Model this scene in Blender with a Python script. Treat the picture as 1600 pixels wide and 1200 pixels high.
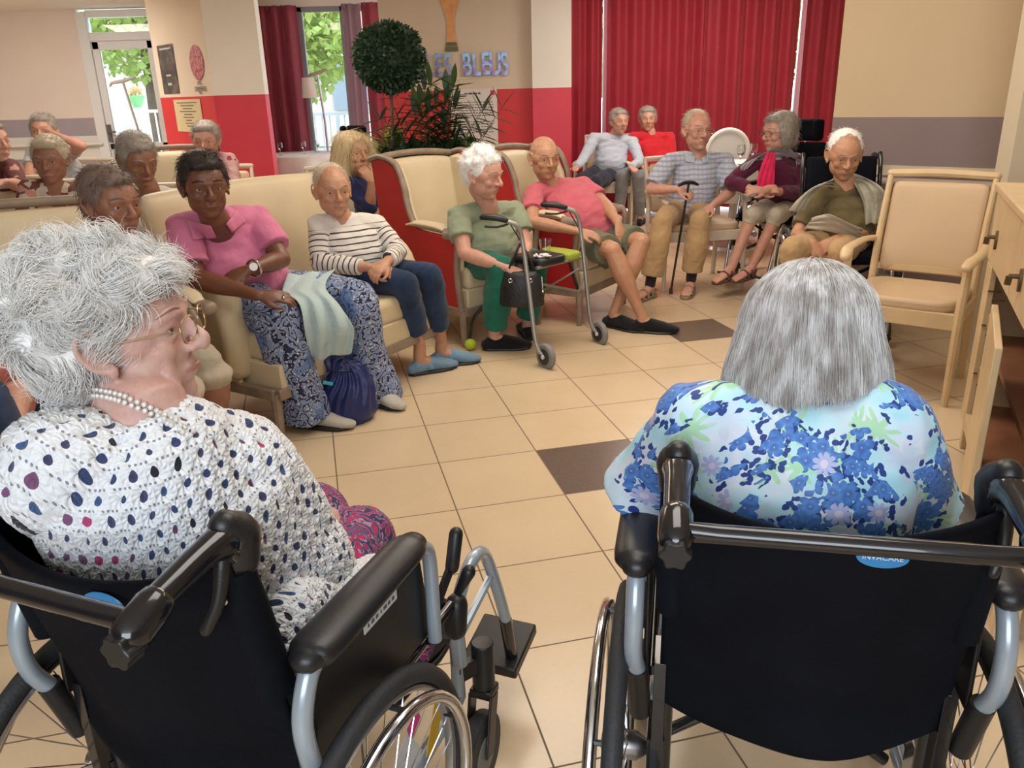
import bpy, bmesh, math, random
import numpy as np
from mathutils import Vector, Matrix, noise

for _o in list(bpy.data.objects): bpy.data.objects.remove(_o, do_unlink=True)
C = bpy.context.scene.collection
random.seed(4); np.random.seed(4)
V = Vector
PI = math.pi

# ------------------------------------------------------------------ camera
FPX, PITCH, ROLL, CAM_H = 1262.0, .346, -.0275, 3.446 * .41
TILE, YAW = .41, .232
_w = V((0, math.cos(PITCH), -math.sin(PITCH))); _r0 = V((1, 0, 0)); _u0 = _r0.cross(_w)
_r = _r0 * math.cos(ROLL) + _u0 * math.sin(ROLL)
_u = -_r0 * math.sin(ROLL) + _u0 * math.cos(ROLL)
CAM = V((0, 0, CAM_H))
cd = bpy.data.cameras.new('camera'); cam = bpy.data.objects.new('camera', cd); C.objects.link(cam)
cam.matrix_world = Matrix(((_r.x, _u.x, -_w.x, CAM.x), (_r.y, _u.y, -_w.y, CAM.y), (_r.z, _u.z, -_w.z, CAM.z), (0, 0, 0, 1)))
cd.sensor_width = 36; cd.lens = FPX / 1600 * 36; cd.clip_start = .05; cd.clip_end = 200
bpy.context.scene.camera = cam

# ------------------------------------------------------------------ view, world, lights
vs = bpy.context.scene.view_settings
vs.view_transform = 'Standard'; vs.look = 'None'; vs.gamma = 1; vs.exposure = 0.0
vs.use_curve_mapping = False
w = bpy.data.worlds.new('sky'); bpy.context.scene.world = w; w.use_nodes = True
bg = w.node_tree.nodes['Background']; bg.inputs[0].default_value = (.80, .90, 1.0, 1); bg.inputs[1].default_value = 4.5

def area(name, loc, aim, size, power, color, size_y=None):
    l = bpy.data.lights.new(name, 'AREA'); l.energy = power; l.color = color
    l.shape = 'RECTANGLE'; l.size = size; l.size_y = size_y or size
    o = bpy.data.objects.new(name, l); C.objects.link(o); o.location = loc
    o.rotation_euler = (V(aim) - V(loc)).to_track_quat('-Z', 'Y').to_euler()
    return o
area('ceiling_lamp_near', (.4, 1.6, 2.68), (.4, 1.6, 0), 1.2, 24, (1, .94, .87))
area('ceiling_lamp_middle', (.3, 4.2, 2.68), (.3, 4.2, 0), 1.6, 52, (1, .88, .74))
area('ceiling_lamp_right', (1.9, 3.4, 2.68), (2.0, 3.9, 0), 1.0, 14, (1, .85, .68))
area('ceiling_fill_far_right', (2.0, 8.0, 2.68), (2.0, 8.3, 0), 1.6, 75, (1, .90, .80))  # unseen lamp, added to brighten the far red curtains
area('ceiling_lamp_far_left', (-2.6, 6.6, 2.68), (-2.6, 6.6, 0), 1.6, 60, (1, .88, .76))
area('ceiling_fill_left_end', (-6.2, 10.2, 2.68), (-6.2, 10.6, 0), 2.0, 150, (1, .90, .82))  # unseen lamp, placed to lift the dark left end wall
area('window_light_behind', (-.6, -2.6, 1.9), (.1, 2.0, .8), 2.8, 115, (.80, .90, 1.0), 1.6)
area('sky_light_window', (-2.9, 14.2, 4.4), (-2.2, 8, .5), 2.4, 700, (.86, .94, 1.0), 1.6)
area('sky_light_right_window', (2.4, 12.0, 2.6), (2.3, 9, 1.1), 3.6, 330, (.95, .97, 1.0), 1.6)
area('sky_light_door', (-6.6, 16.2, 4.6), (-6.0, 10, .5), 2.0, 600, (.88, .95, 1.0), 1.6)

def at(px, py, D):
    """the point seen at pixel (px, py) of the 1600x1200 frame, D metres ahead of the lens"""
    d = _w + _r * ((px - 800) / FPX) + _u * ((600 - py) / FPX)
    return CAM + d * (D / d.y)
def atz(px, py, z):
    d = _w + _r * ((px - 800) / FPX) + _u * ((600 - py) / FPX)
    return CAM + d * ((z - CAM.z) / d.z)

# ------------------------------------------------------------------ material helpers
class NT:
    def __init__(s, m):
        m.use_nodes = True; s.t = m.node_tree; s.n = s.t.nodes; s.l = s.t.links
        s.b = s.n['Principled BSDF']; s.out = s.n['Material Output']
    def new(s, ty, **k):
        n = s.n.new(ty)
        for a, b in k.items(): setattr(n, a, b)
        return n
    def lk(s, a, b): s.l.new(a, b)
    def put(s, sock, v):
        if isinstance(v, bpy.types.NodeSocket): s.l.new(v, sock)
        else: sock.default_value = v
    def math(s, op, a, b=0.0, c=None, clamp=False):
        n = s.n.new('ShaderNodeMath'); n.operation = op; n.use_clamp = clamp
        s.put(n.inputs[0], a); s.put(n.inputs[1], b)
        if c is not None: s.put(n.inputs[2], c)
        return n.outputs[0]
    def vmath(s, op, a, b=(0, 0, 0)):
        n = s.n.new('ShaderNodeVectorMath'); n.operation = op
        s.put(n.inputs[0], a)
        if op == 'SCALE': s.put(n.inputs[3], b)
        else: s.put(n.inputs[1], b)
        return n.outputs['Value'] if op in ('LENGTH', 'DISTANCE', 'DOT_PRODUCT') else n.outputs[0]
    def mix(s, f, a, b, mode='MIX'):
        n = s.n.new('ShaderNodeMix'); n.data_type = 'RGBA'; n.blend_type = mode
        s.put(n.inputs[0], f)
        for i, v in ((6, a), (7, b)):
            if not isinstance(v, bpy.types.NodeSocket): v = (*v[:3], 1)
            s.put(n.inputs[i], v)
        return n.outputs[2]
    def ramp(s, f, stops, interp='LINEAR'):
        n = s.n.new('ShaderNodeValToRGB'); n.color_ramp.interpolation = interp; cr = n.color_ramp
        while len(cr.elements) > 1: cr.elements.remove(cr.elements[-1])
        cr.elements[0].position = stops[0][0]; cr.elements[0].color = (*stops[0][1][:3], 1)
        for p, c in stops[1:]:
            e = cr.elements.new(p); e.color = (*c[:3], 1)
        s.put(n.inputs[0], f); return n.outputs[0]
    def noise(s, vec, scale, detail=2, rough=.5, out=0, dist=0):
        n = s.n.new('ShaderNodeTexNoise'); s.put(n.inputs['Vector'], vec)
        n.inputs['Scale'].default_value = scale; n.inputs['Detail'].default_value = detail
        n.inputs['Roughness'].default_value = rough; n.inputs['Distortion'].default_value = dist
        return n.outputs[out]
    def voro(s, vec, scale, feature='F1', dim='3D', rnd=1.0):
        n = s.n.new('ShaderNodeTexVoronoi'); n.feature = feature; n.voronoi_dimensions = dim
        s.put(n.inputs['Vector'], vec); n.inputs['Scale'].default_value = scale
        n.inputs['Randomness'].default_value = rnd; return n
    def coord(s, k='Object'):
        return s.n.new('ShaderNodeTexCoord').outputs[k]
    def bump(s, h, strength=.3, dist=.01):
        n = s.n.new('ShaderNodeBump'); n.inputs['Strength'].default_value = strength; n.inputs['Distance'].default_value = dist
        s.put(n.inputs['Height'], h); s.lk(n.outputs[0], s.b.inputs['Normal'])
    def sep(s, v):
        n = s.n.new('ShaderNodeSeparateXYZ'); s.put(n.inputs[0], v); return n.outputs
    def comb(s, x, y, z=0.0):
        n = s.n.new('ShaderNodeCombineXYZ')
        for i, v in enumerate((x, y, z)): s.put(n.inputs[i], v)
        return n.outputs[0]

def mat(name, col, rough=.6, metal=0, var=0, vscale=6, bump=0, bscale=80, spec=.5, trans=0, coat=0, sheen=0):
    m = bpy.data.materials.new(name); t = NT(m); b = t.b
    b.inputs['Roughness'].default_value = rough; b.inputs['Metallic'].default_value = metal
    b.inputs['Specular IOR Level'].default_value = spec
    b.inputs['Coat Weight'].default_value = coat
    b.inputs['Sheen Weight'].default_value = sheen
    co = t.coord()
    if var:
        f = t.noise(co, vscale, 3)
        c2 = tuple(max(0, c * (1 - var)) for c in col); c1 = tuple(min(1, c * (1 + var)) for c in col)
        t.lk(t.ramp(f, [(.3, c2), (.7, c1)]), b.inputs['Base Color'])
    else: b.inputs['Base Color'].default_value = (*col, 1)
    if bump: t.bump(t.noise(co, bscale, 3), bump, .01)
    if trans: b.inputs['Transmission Weight'].default_value = trans; b.inputs['IOR'].default_value = 1.45
    return m

def fabric(name, col, var=.08, fold=.25, weave=.15, rough=.85, scale=500):
    m = bpy.data.materials.new(name); t = NT(m); b = t.b; b.inputs['Roughness'].default_value = rough
    b.inputs['Specular IOR Level'].default_value = .2; b.inputs['Sheen Weight'].default_value = .15
    co = t.coord()
    f = t.noise(co, 9, 3)
    t.lk(t.ramp(f, [(.3, tuple(c * (1 - var) for c in col)), (.7, tuple(min(1, c * (1 + var)) for c in col))]), b.inputs['Base Color'])
    h = t.math('ADD', t.math('MULTIPLY', t.noise(co, 14, 3, .5, 0, 1.2), fold * 3), t.math('MULTIPLY', t.noise(co, scale, 1), weave))
    t.bump(h, .5, .012)
    return m

def skin_mat(name, col, rough=.5, blot=.12):
    m = bpy.data.materials.new(name); t = NT(m); b = t.b
    b.inputs['Roughness'].default_value = rough
    b.inputs['Subsurface Weight'].default_value = .12
    b.inputs['Subsurface Radius'].default_value = (.01, .004, .002)
    b.inputs['Subsurface Scale'].default_value = .6
    co = t.coord()
    f = t.noise(co, 30, 4, .6)
    t.lk(t.ramp(f, [(.3, (col[0] * (1 - blot * .6), col[1] * (1 - blot * 1.6), col[2] * (1 - blot * 1.6))), (.68, (min(1, col[0] * (1 + blot * .3)), col[1] * (1 + blot * .4), col[2] * (1 + blot * .4)))]), b.inputs['Base Color'])
    h = t.math('ADD', t.math('MULTIPLY', t.noise(co, 55, 3, .6, 0, .8), .7), t.math('MULTIPLY', t.noise(co, 260, 2), .3))
    t.bump(h, .28, .006)
    return m

# ------------------------------------------------------------------ mesh building
def frame_rot(rz): return Matrix.Rotation(rz, 4, 'Z')
XF = {}          # world matrix of each top-level empty

def tag(o, label, cat, group=None, kind=None):
    o['label'] = label
    if cat: o['category'] = cat
    if group: o['group'] = group
    if kind: o['kind'] = kind
    return o
def thing(name, label, cat, loc=(0, 0, 0), rz=0.0, group=None):
    o = bpy.data.objects.new(name, None); C.objects.link(o)
    o.location = loc; o.rotation_euler = (0, 0, rz); o.empty_display_size = .1
    XF[o] = Matrix.Translation(V(loc)) @ frame_rot(rz)
    return tag(o, label, cat, group)

def arc_pts(pts, sub):
    """Catmull-Rom through pts"""
    if sub <= 1 or len(pts) < 3: return [V(p) for p in pts]
    P = [V(p) for p in pts]; P = [P[0] * 2 - P[1]] + P + [P[-1] * 2 - P[-2]]; out = []
    for i in range(1, len(P) - 2):
        for k in range(sub):
            t = k / sub; a, b, c, d = P[i - 1], P[i], P[i + 1], P[i + 2]
            out.append(.5 * ((2 * b) + (c - a) * t + (2 * a - 5 * b + 4 * c - d) * t * t + (3 * b - a - 3 * c + d) * t ** 3))
    out.append(P[-2]); return out
def arc_vals(vals, sub):
    if sub <= 1 or len(vals) < 3: return list(vals)
    out = []
    for i in range(len(vals) - 1):
        for k in range(sub):
            t = k / sub; t = t * t * (3 - 2 * t)
            out.append(vals[i] + (vals[i + 1] - vals[i]) * t)
    out.append(vals[-1]); return out

class MB:
    def __init__(s): s.v = []; s.f = []
    def add(s, vs_, fs):
        o = len(s.v); s.v += [V(p) for p in vs_]; s.f += [tuple(i + o for i in f) for f in fs]; return s
    def box(s, c, size, R=None):
        c = V(c); x, y, z = (q / 2 for q in size)
        vs_ = [V((a * x, b * y, d * z)) for a in (-1, 1) for b in (-1, 1) for d in (-1, 1)]
        if R is not None: vs_ = [R @ p for p in vs_]
        return s.add([c + p for p in vs_], [(0, 1, 3, 2), (4, 6, 7, 5), (0, 4, 5, 1), (2, 3, 7, 6), (0, 2, 6, 4), (1, 5, 7, 3)])
    def span(s, a, b):
        a, b = V(a), V(b); return s.box((a + b) / 2, [abs(b[i] - a[i]) for i in range(3)])
    def bar(s, a, b, w_, h_, up=(0, 0, 1)):
        """box beam from a to b"""
        a, b = V(a), V(b); d = (b - a); L = d.length; d.normalize(); up = V(up)
        x = d.cross(up)
        if x.length < 1e-4: x = d.cross(V((1, 0, 0)))
        x.normalize(); z = x.cross(d).normalized()
        R = Matrix((x, d, z)).transposed()
        return s.box((a + b) / 2, (w_, L, h_), R)
    def tube(s, pts, rad, seg=12, cap='flat', sub=1, side=None, closed=False):
        P = arc_pts(pts, sub) if not closed else [V(p) for p in pts]
        if not isinstance(rad, (list, tuple)): rad = [rad] * len(pts)
        ra = [r_[0] if isinstance(r_, (tuple, list)) else r_ for r_ in rad]
        rb = [r_[1] if isinstance(r_, (tuple, list)) else r_ for r_ in rad]
        if not closed: ra, rb = arc_vals(ra, sub), arc_vals(rb, sub)
        if len(P) != len(ra): ra = [ra[0]] * len(P); rb = [rb[0]] * len(P)
        n = len(P)
        T = []
        for i in range(n):
            a = P[(i - 1) % n] if closed else P[max(i - 1, 0)]; b = P[(i + 1) % n] if closed else P[min(i + 1, n - 1)]
            d = b - a; T.append(d.normalized() if d.length > 1e-9 else V((0, 0, 1)))
        x = V(side) if side is not None else (V((0, 0, 1)).cross(T[0]) if abs(T[0].z) < .95 else V((1, 0, 0)))
        rings = []
        def frame(t, x):
            x = x - t * x.dot(t)
            if x.length < 1e-5: x = t.orthogonal()
            x.normalize(); return x, t.cross(x)
        if cap == 'round' and not closed:
            ex = []
            for k in (0, 1, 2):
                an = PI / 2 * (1 - k / 3); ex.append((math.sin(an), math.cos(an)))
            x0, y0 = frame(T[0], x)
            for si, co in [(1.0, .08)] + [(math.sin(PI / 2 * (1 - k / 3)), math.cos(PI / 2 * (1 - k / 3))) for k in (1, 2)]:
                rings.append([P[0] - T[0] * (si * min(ra[0], rb[0])) + x0 * math.cos(2 * PI * j / seg) * ra[0] * co + y0 * math.sin(2 * PI * j / seg) * rb[0] * co for j in range(seg)])
        xx = x
        for i in range(n):
            xx, yy = frame(T[i], V(side) if side is not None else xx)
            rings.append([P[i] + xx * math.cos(2 * PI * j / seg) * ra[i] + yy * math.sin(2 * PI * j / seg) * rb[i] for j in range(seg)])
        if cap == 'round' and not closed:
            for si, co in [(math.sin(PI / 2 * (1 - k / 3)), math.cos(PI / 2 * (1 - k / 3))) for k in (2, 1)] + [(1.0, .08)]:
                rings.append([P[-1] + T[-1] * (si * min(ra[-1], rb[-1])) + xx * math.cos(2 * PI * j / seg) * ra[-1] * co + yy * math.sin(2 * PI * j / seg) * rb[-1] * co for j in range(seg)])
        vs_ = [p for r_ in rings for p in r_]; m = len(rings); fs = []
        for i in range(m if closed else m - 1):
            for j in range(seg):
                a = i * seg + j; b = i * seg + (j + 1) % seg; c = ((i + 1) % m) * seg + (j + 1) % seg; d = ((i + 1) % m) * seg + j
                fs.append((a, b, c, d))
        if not closed: fs += [tuple(range(seg))[::-1], tuple((m - 1) * seg + j for j in range(seg))]
        return s.add(vs_, fs)
    def ell(s, c, r_, R=None, n=16):
        if not isinstance(r_, (tuple, list)): r_ = (r_, r_, r_)
        c = V(c); vs_ = []; m = n // 2
        vs_.append(V((0, 0, r_[2])))
        for i in range(1, m):
            a = PI * i / m
            for j in range(n):
                b = 2 * PI * j / n; vs_.append(V((r_[0] * math.sin(a) * math.cos(b), r_[1] * math.sin(a) * math.sin(b), r_[2] * math.cos(a))))
        vs_.append(V((0, 0, -r_[2])))
        fs = [(0, 1 + j, 1 + (j + 1) % n) for j in range(n)]
        for i in range(m - 2):
            for j in range(n):
                a = 1 + i * n + j; b = 1 + i * n + (j + 1) % n; fs.append((a, a + n, b + n, b))
        L = len(vs_) - 1; o = 1 + (m - 2) * n
        fs += [(L, o + (j + 1) % n, o + j) for j in range(n)]
        if R is not None: vs_ = [R @ p for p in vs_]
        return s.add([c + p for p in vs_], fs)
    def lathe(s, prof, c=(0, 0, 0), R=None, n=24):
        c = V(c); vs_ = []
        for r_, z in prof:
            for j in range(n):
                b = 2 * PI * j / n; p = V((r_ * math.cos(b), r_ * math.sin(b), z)); vs_.append(c + (R @ p if R is not None else p))
        fs = []
        for i in range(len(prof) - 1):
            for j in range(n):
                a = i * n + j; b = i * n + (j + 1) % n; fs.append((a, b, b + n, a + n))
        fs += [tuple(range(n))[::-1], tuple((len(prof) - 1) * n + j for j in range(n))]
        return s.add(vs_, fs)
    def prism(s, poly, o, X, Y, ext):
        """polygon in plane (X,Y) at o, extruded by ext"""
        o, X, Y, ext = V(o), V(X), V(Y), V(ext); n = len(poly)
        a = [o + X * p[0] + Y * p[1] for p in poly]; b = [p + ext for p in a]
        fs = [tuple(range(n))[::-1], tuple(range(n, 2 * n))] + [(i, (i + 1) % n, n + (i + 1) % n, n + i) for i in range(n)]
        return s.add(a + b, fs)
    def sheet(s, grid):
        """grid[i][j] of points"""
        m, n = len(grid), len(grid[0])
        return s.add([p for r_ in grid for p in r_], [(i * n + j, i * n + j + 1, (i + 1) * n + j + 1, (i + 1) * n + j) for i in range(m - 1) for j in range(n - 1)])
    def torus(s, c, ax, R_, r_, n=40, seg=10, sx=None):
        ax = V(ax).normalized(); x = ax.orthogonal().normalized(); y = ax.cross(x)
        return s.tube([V(c) + (x * math.cos(2 * PI * k / n) + y * math.sin(2 * PI * k / n)) * R_ for k in range(n)], r_, seg, closed=True, side=None)
    def build(s, name, m, parent=None, bevel=0, smooth=True, sub=0, solid=0, world=False, angle=40, soff=0, bseg=2):
        me = bpy.data.meshes.new(name)
        vs_ = s.v
        if world and parent is not None:
            top = parent
            while top.parent is not None: top = top.parent
            M = XF[top].inverted() if top in XF else Matrix.Identity(4)
            vs_ = [M @ V(p) for p in vs_]
        me.from_pydata([tuple(p) for p in vs_], [], s.f); me.validate()
        o = bpy.data.objects.new(name, me); C.objects.link(o)
        if parent is not None: o.parent = parent
        bm = bmesh.new(); bm.from_mesh(me); bmesh.ops.recalc_face_normals(bm, faces=bm.faces); bm.to_mesh(me); bm.free()
        if smooth:
            me.polygons.foreach_set('use_smooth', [True] * len(me.polygons)); me.set_sharp_from_angle(angle=math.radians(angle))
        me.materials.append(m)
        if bevel:
            md = o.modifiers.new('bevel', 'BEVEL'); md.width = bevel; md.segments = bseg; md.limit_method = 'ANGLE'; md.angle_limit = math.radians(40)
        if solid:
            md = o.modifiers.new('solid', 'SOLIDIFY'); md.thickness = solid; md.offset = soff
        if sub:
            md = o.modifiers.new('sub', 'SUBSURF'); md.levels = sub; md.render_levels = sub
        return o

class RAW:
    """a fused mesh as numpy arrays"""
    def __init__(s, v, f, nr): s.v = v; s.f = f; s.n = nr

def fuse(mb, voxel=.007, it=5, fac=.6):
    me = bpy.data.meshes.new('tmp'); me.from_pydata([tuple(p) for p in mb.v], [], mb.f)
    bm = bmesh.new(); bm.from_mesh(me); bmesh.ops.recalc_face_normals(bm, faces=bm.faces); bm.to_mesh(me); bm.free()
    o = bpy.data.objects.new('tmp', me); C.objects.link(o)
    md = o.modifiers.new('r', 'REMESH'); md.mode = 'VOXEL'; md.voxel_size = voxel
    if it:
        md = o.modifiers.new('s', 'SMOOTH'); md.iterations = it; md.factor = fac
    dg = bpy.context.evaluated_depsgraph_get(); ev = o.evaluated_get(dg)
    m2 = bpy.data.meshes.new_from_object(ev)
    bpy.data.objects.remove(o, do_unlink=True); bpy.data.meshes.remove(me)
    nv = len(m2.vertices); v = np.empty(nv * 3, np.float32); m2.vertices.foreach_get('co', v); v = v.reshape(-1, 3)
    nn = np.empty(nv * 3, np.float32); m2.vertex_normals.foreach_get('vector', nn); nn = nn.reshape(-1, 3)
    f = np.empty(len(m2.loops), np.int32); m2.loops.foreach_get('vertex_index', f); f = f.reshape(-1, 4)
    bpy.data.meshes.remove(m2)
    return RAW(v, f, nn)

def np_noise(v, scale, seed=0.0):
    """cheap smooth band-limited noise from rotated sines, returns about -1..1"""
    rs = np.random.RandomState(int(seed * 10) + 7); out = 0
    for k in range(7):
        d = rs.normal(size=3); d /= np.linalg.norm(d); ph = rs.rand() * 6.28
        d2 = rs.normal(size=3); d2 /= np.linalg.norm(d2)
        s_ = scale * (0.7 + .7 * rs.rand())
        out = out + np.sin(v @ d * s_ * 6.28 + ph + 1.3 * np.sin(v @ d2 * s_ * 3.1 + ph * 2))
    return out / 4

def folds(raw, amp=.004, scale=9, seed=0, stretch=(1, 1, 1)):
    q = raw.v * np.array(stretch)
    h = np_noise(q, scale, seed)
    raw.v = raw.v + raw.n * (amp * h)[:, None].astype(np.float32)
    return raw

def raw_build(raw, name, m, parent=None, attr=None, world=True):
    v = raw.v.copy()
    if parent is not None and world:
        top = parent
        while top.parent is not None: top = top.parent
        M = np.array(XF[top].inverted()) if top in XF else np.eye(4)
        v = v @ M[:3, :3].T + M[:3, 3]
    me = bpy.data.meshes.new(name); nv, nf, k = len(v), len(raw.f), raw.f.shape[1]
    me.vertices.add(nv); me.vertices.foreach_set('co', v.astype(np.float32).ravel())
    me.loops.add(nf * k); me.loops.foreach_set('vertex_index', raw.f.astype(np.int32).ravel())
    me.polygons.add(nf); me.polygons.foreach_set('loop_start', np.arange(0, nf * k, k, dtype=np.int32))
    me.polygons.foreach_set('use_smooth', np.ones(nf, bool))
    me.update(calc_edges=True)
    if attr is not None:
        a = me.attributes.new('pat', 'FLOAT_VECTOR', 'POINT'); a.data.foreach_set('vector', attr.astype(np.float32).ravel())
    me.materials.append(m)
    o = bpy.data.objects.new(name, me); C.objects.link(o)
    if parent is not None: o.parent = parent
    return o

def merge_raw(*rs):
    """concatenate quad/tri raws into quads"""
    vs_, fs = [], []; off = 0
    for r_ in rs:
        f = r_.f
        if f.shape[1] == 3: raise ValueError
        vs_.append(r_.v); fs.append(f + off); off += len(r_.v)
    return RAW(np.concatenate(vs_), np.concatenate(fs), None)

def strands(paths, width, tip=.25):
    """paths (n, k, 3) -> thin three-sided tubes"""
    n, k, _ = paths.shape
    t = np.gradient(paths, axis=1); t /= (np.linalg.norm(t, axis=2, keepdims=True) + 1e-9)
    ref = np.random.normal(size=(n, 1, 3)); x = ref - (ref * t).sum(2, keepdims=True) * t; x /= (np.linalg.norm(x, axis=2, keepdims=True) + 1e-9)
    y = np.cross(t, x)
    wd = (width * (1 - (1 - tip) * np.linspace(0, 1, k) ** 1.5))[None, :, None]
    ring = np.stack([paths + wd * (x * math.cos(a) + y * math.sin(a)) for a in (0, 2.094, 4.189)], axis=2)   # n,k,3,3
    v = ring.reshape(-1, 3)
    i = np.arange(n)[:, None, None]; j = np.arange(k - 1)[None, :, None]; q = np.arange(3)[None, None, :]
    b = (i * k + j) * 3
    f = np.stack([b + q, b + (q + 1) % 3, b + 3 + (q + 1) % 3, b + 3 + q], axis=-1).reshape(-1, 4)
    return RAW(v.astype(np.float32), f, None)
# ------------------------------------------------------------------ the setting
def struct(name, mb, m, **k):
    o = mb.build(name, m, **k); o['kind'] = 'structure'; return o

def grid_pt(i, j):
    gx, gy = i * TILE - .05 * TILE, j * TILE + 7.28 * TILE
    return V((gx * math.cos(YAW) - gy * math.sin(YAW), gx * math.sin(YAW) + gy * math.cos(YAW), 0))

def floor_mat():
    m = bpy.data.materials.new('floor_tiles'); t = NT(m); b = t.b
    co = t.coord(); g0 = grid_pt(0, 0)
    mp = t.new('ShaderNodeMapping'); mp.vector_type = 'TEXTURE'
    mp.inputs['Location'].default_value = g0; mp.inputs['Rotation'].default_value = (0, 0, YAW); mp.inputs['Scale'].default_value = (TILE, TILE, 1)
    t.lk(co, mp.inputs[0]); x, y, _ = t.sep(mp.outputs[0])
    fx, fy = t.math('FLOOR', x), t.math('FLOOR', y)
    rx, ry = t.math('FRACT', x), t.math('FRACT', y)
    dx = t.math('MINIMUM', rx, t.math('SUBTRACT', 1, rx)); dy = t.math('MINIMUM', ry, t.math('SUBTRACT', 1, ry))
    d = t.math('MINIMUM', dx, dy)
    gr = t.math('LESS_THAN', d, .0062)
    wn = t.new('ShaderNodeTexWhiteNoise'); wn.noise_dimensions = '2D'; t.lk(t.comb(fx, fy), wn.inputs[0])
    n1 = t.noise(co, 3.2, 4, .6); n2 = t.noise(co, 60, 3)
    base = t.mix(t.math('MULTIPLY', t.math('ADD', n1, t.math('MULTIPLY', n2, .4)), .75), (.60, .45, .28), (.74, .585, .40))
    base = t.mix(t.math('MULTIPLY', wn.outputs[0], .16), base, (.50, .38, .25))
    def cell(i, j):
        return t.math('MULTIPLY', t.math('COMPARE', fx, i, .1), t.math('COMPARE', fy, j, .1))
    dark = t.math('ADD', cell(2, -1), cell(5, 3))
    dk = t.mix(n2, (.12, .085, .07), (.17, .125, .10))
    c = t.mix(dark, base, dk)
    c = t.mix(gr, c, (.16, .11, .07))
    t.lk(c, b.inputs['Base Color'])
    t.lk(t.math('ADD', .16, t.math('ADD', t.math('MULTIPLY', n1, .14), t.math('MULTIPLY', gr, .5))), b.inputs['Roughness'])
    b.inputs['Specular IOR Level'].default_value = .5
    t.bump(t.math('SUBTRACT', t.math('MULTIPLY', n2, .05), t.math('MULTIPLY', gr, 1)), .25, .003)
    return m

M = {}
M['wall_cream'] = mat('wall_cream', (.60, .46, .29), .75, var=.03, vscale=2, bump=.05, bscale=200)
M['wall_beige'] = mat('wall_beige', (.68, .58, .45), .75, var=.03, vscale=2)
M['wall_white'] = mat('wall_white', (.84, .80, .72), .7, var=.02, vscale=2)
M['wall_left'] = mat('wall_left_cream', (.74, .66, .59), .75, var=.03, vscale=2)
M['red'] = mat('wall_red', (.60, .028, .035), .5, var=.05, vscale=3)
M['mauve'] = mat('wall_mauve_band', (.25, .185, .18), .7, var=.04, vscale=3)
M['mauve_light'] = mat('wall_mauve_light', (.34, .30, .34), .7, var=.04, vscale=3)
M['white_paint'] = mat('white_paint', (.72, .70, .66), .45)
M['cream_trim'] = mat('cream_trim', (.66, .57, .42), .5)
M['rail'] = mat('handrail_grey', (.42, .38, .35), .4)
M['ceiling'] = mat('ceiling_white', (.8, .78, .74), .8)

struct('floor', MB().add([(-14, -3.2, 0), (6, -3.2, 0), (6, 14.2, 0), (-14, 14.2, 0)], [(0, 1, 2, 3)]), floor_mat(), smooth=False)
struct('ceiling', MB().span((-10.2, -3.2, 2.75), (5.2, 13.6, 2.85)), M['ceiling'], smooth=False)
struct('wall_back', MB().span((-10.1, -3.2, 0), (5.0, -3.1, 2.75)), M['wall_cream'], smooth=False)

# right wall, runs slightly towards the camera on its right end
WR0, WR1 = V((2.32, 5.42, 0)), V((3.55, 3.66, 0))
_a = at(1302, 182, 5.35); WR0 = V((_a.x, 5.35, 0)); _b = V((2.84, 4.67, 0)); _d = (_b - WR0).normalized(); WR1 = WR0 + _d * 1.9
_nw = V((-_d.y, _d.x, 0))          # away from camera
if _nw.y < 0: _nw = -_nw
def wslab(z0, z1, off=0, th=.12, a=0, b=1.9):
    p, q = WR0 + _d * a, WR0 + _d * b
    return MB().add([p - _nw * off + V((0, 0, z)) for z in (z0, z1)] + [q - _nw * off + V((0, 0, z)) for z in (z0, z1)] +
                    [p + _nw * th + V((0, 0, z)) for z in (z0, z1)] + [q + _nw * th + V((0, 0, z)) for z in (z0, z1)],
                    [(0, 2, 3, 1), (4, 5, 7, 6), (0, 1, 5, 4), (2, 6, 7, 3), (1, 3, 7, 5), (0, 4, 6, 2)])
wr = struct('wall_right', wslab(0, 2.75), M['wall_cream'], smooth=False)
struct('trim_1', wslab(.93, 1.215, .004, -.001), M['mauve'], smooth=False)
struct('trim_2', wslab(.875, .935, .016, -.001), M['cream_trim'], smooth=False)
struct('trim_3', wslab(.74, .875, .010, -.001), M['mauve'], smooth=False)
struct('trim_4', wslab(.715, .742, .018, -.001), M['cream_trim'], smooth=False)
struct('trim_5', wslab(.10, .716, .004, -.001), M['mauve'], smooth=False)
struct('baseboard_right', wslab(0, .105, .014, -.001), M['cream_trim'], smooth=False)
rr = thing('handrail', 'rounded grey handrail along the mauve wall on the right', 'handrail', WR0)
t_ = MB(); t_.tube([WR0 - _nw * .075 + _d * s_ + V((0, 0, .845)) for s_ in (.05, 1.88)], (.021, .03), 14, 'round', side=_nw); t_.build('rail', M['rail'], rr, world=True)
for s_ in (.3, 1.0, 1.7):
    MB().tube([WR0 + _d * s_ + V((0, 0, .83)), WR0 - _nw * .07 + _d * s_ + V((0, 0, .838))], .012, 8).build('bracket', M['rail'], rr, world=True)
struct('wall_right_side', MB().span((4.9, -3.1, 0), (5.02, 10.4, 2.75)), M['wall_cream'], smooth=False)

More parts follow.
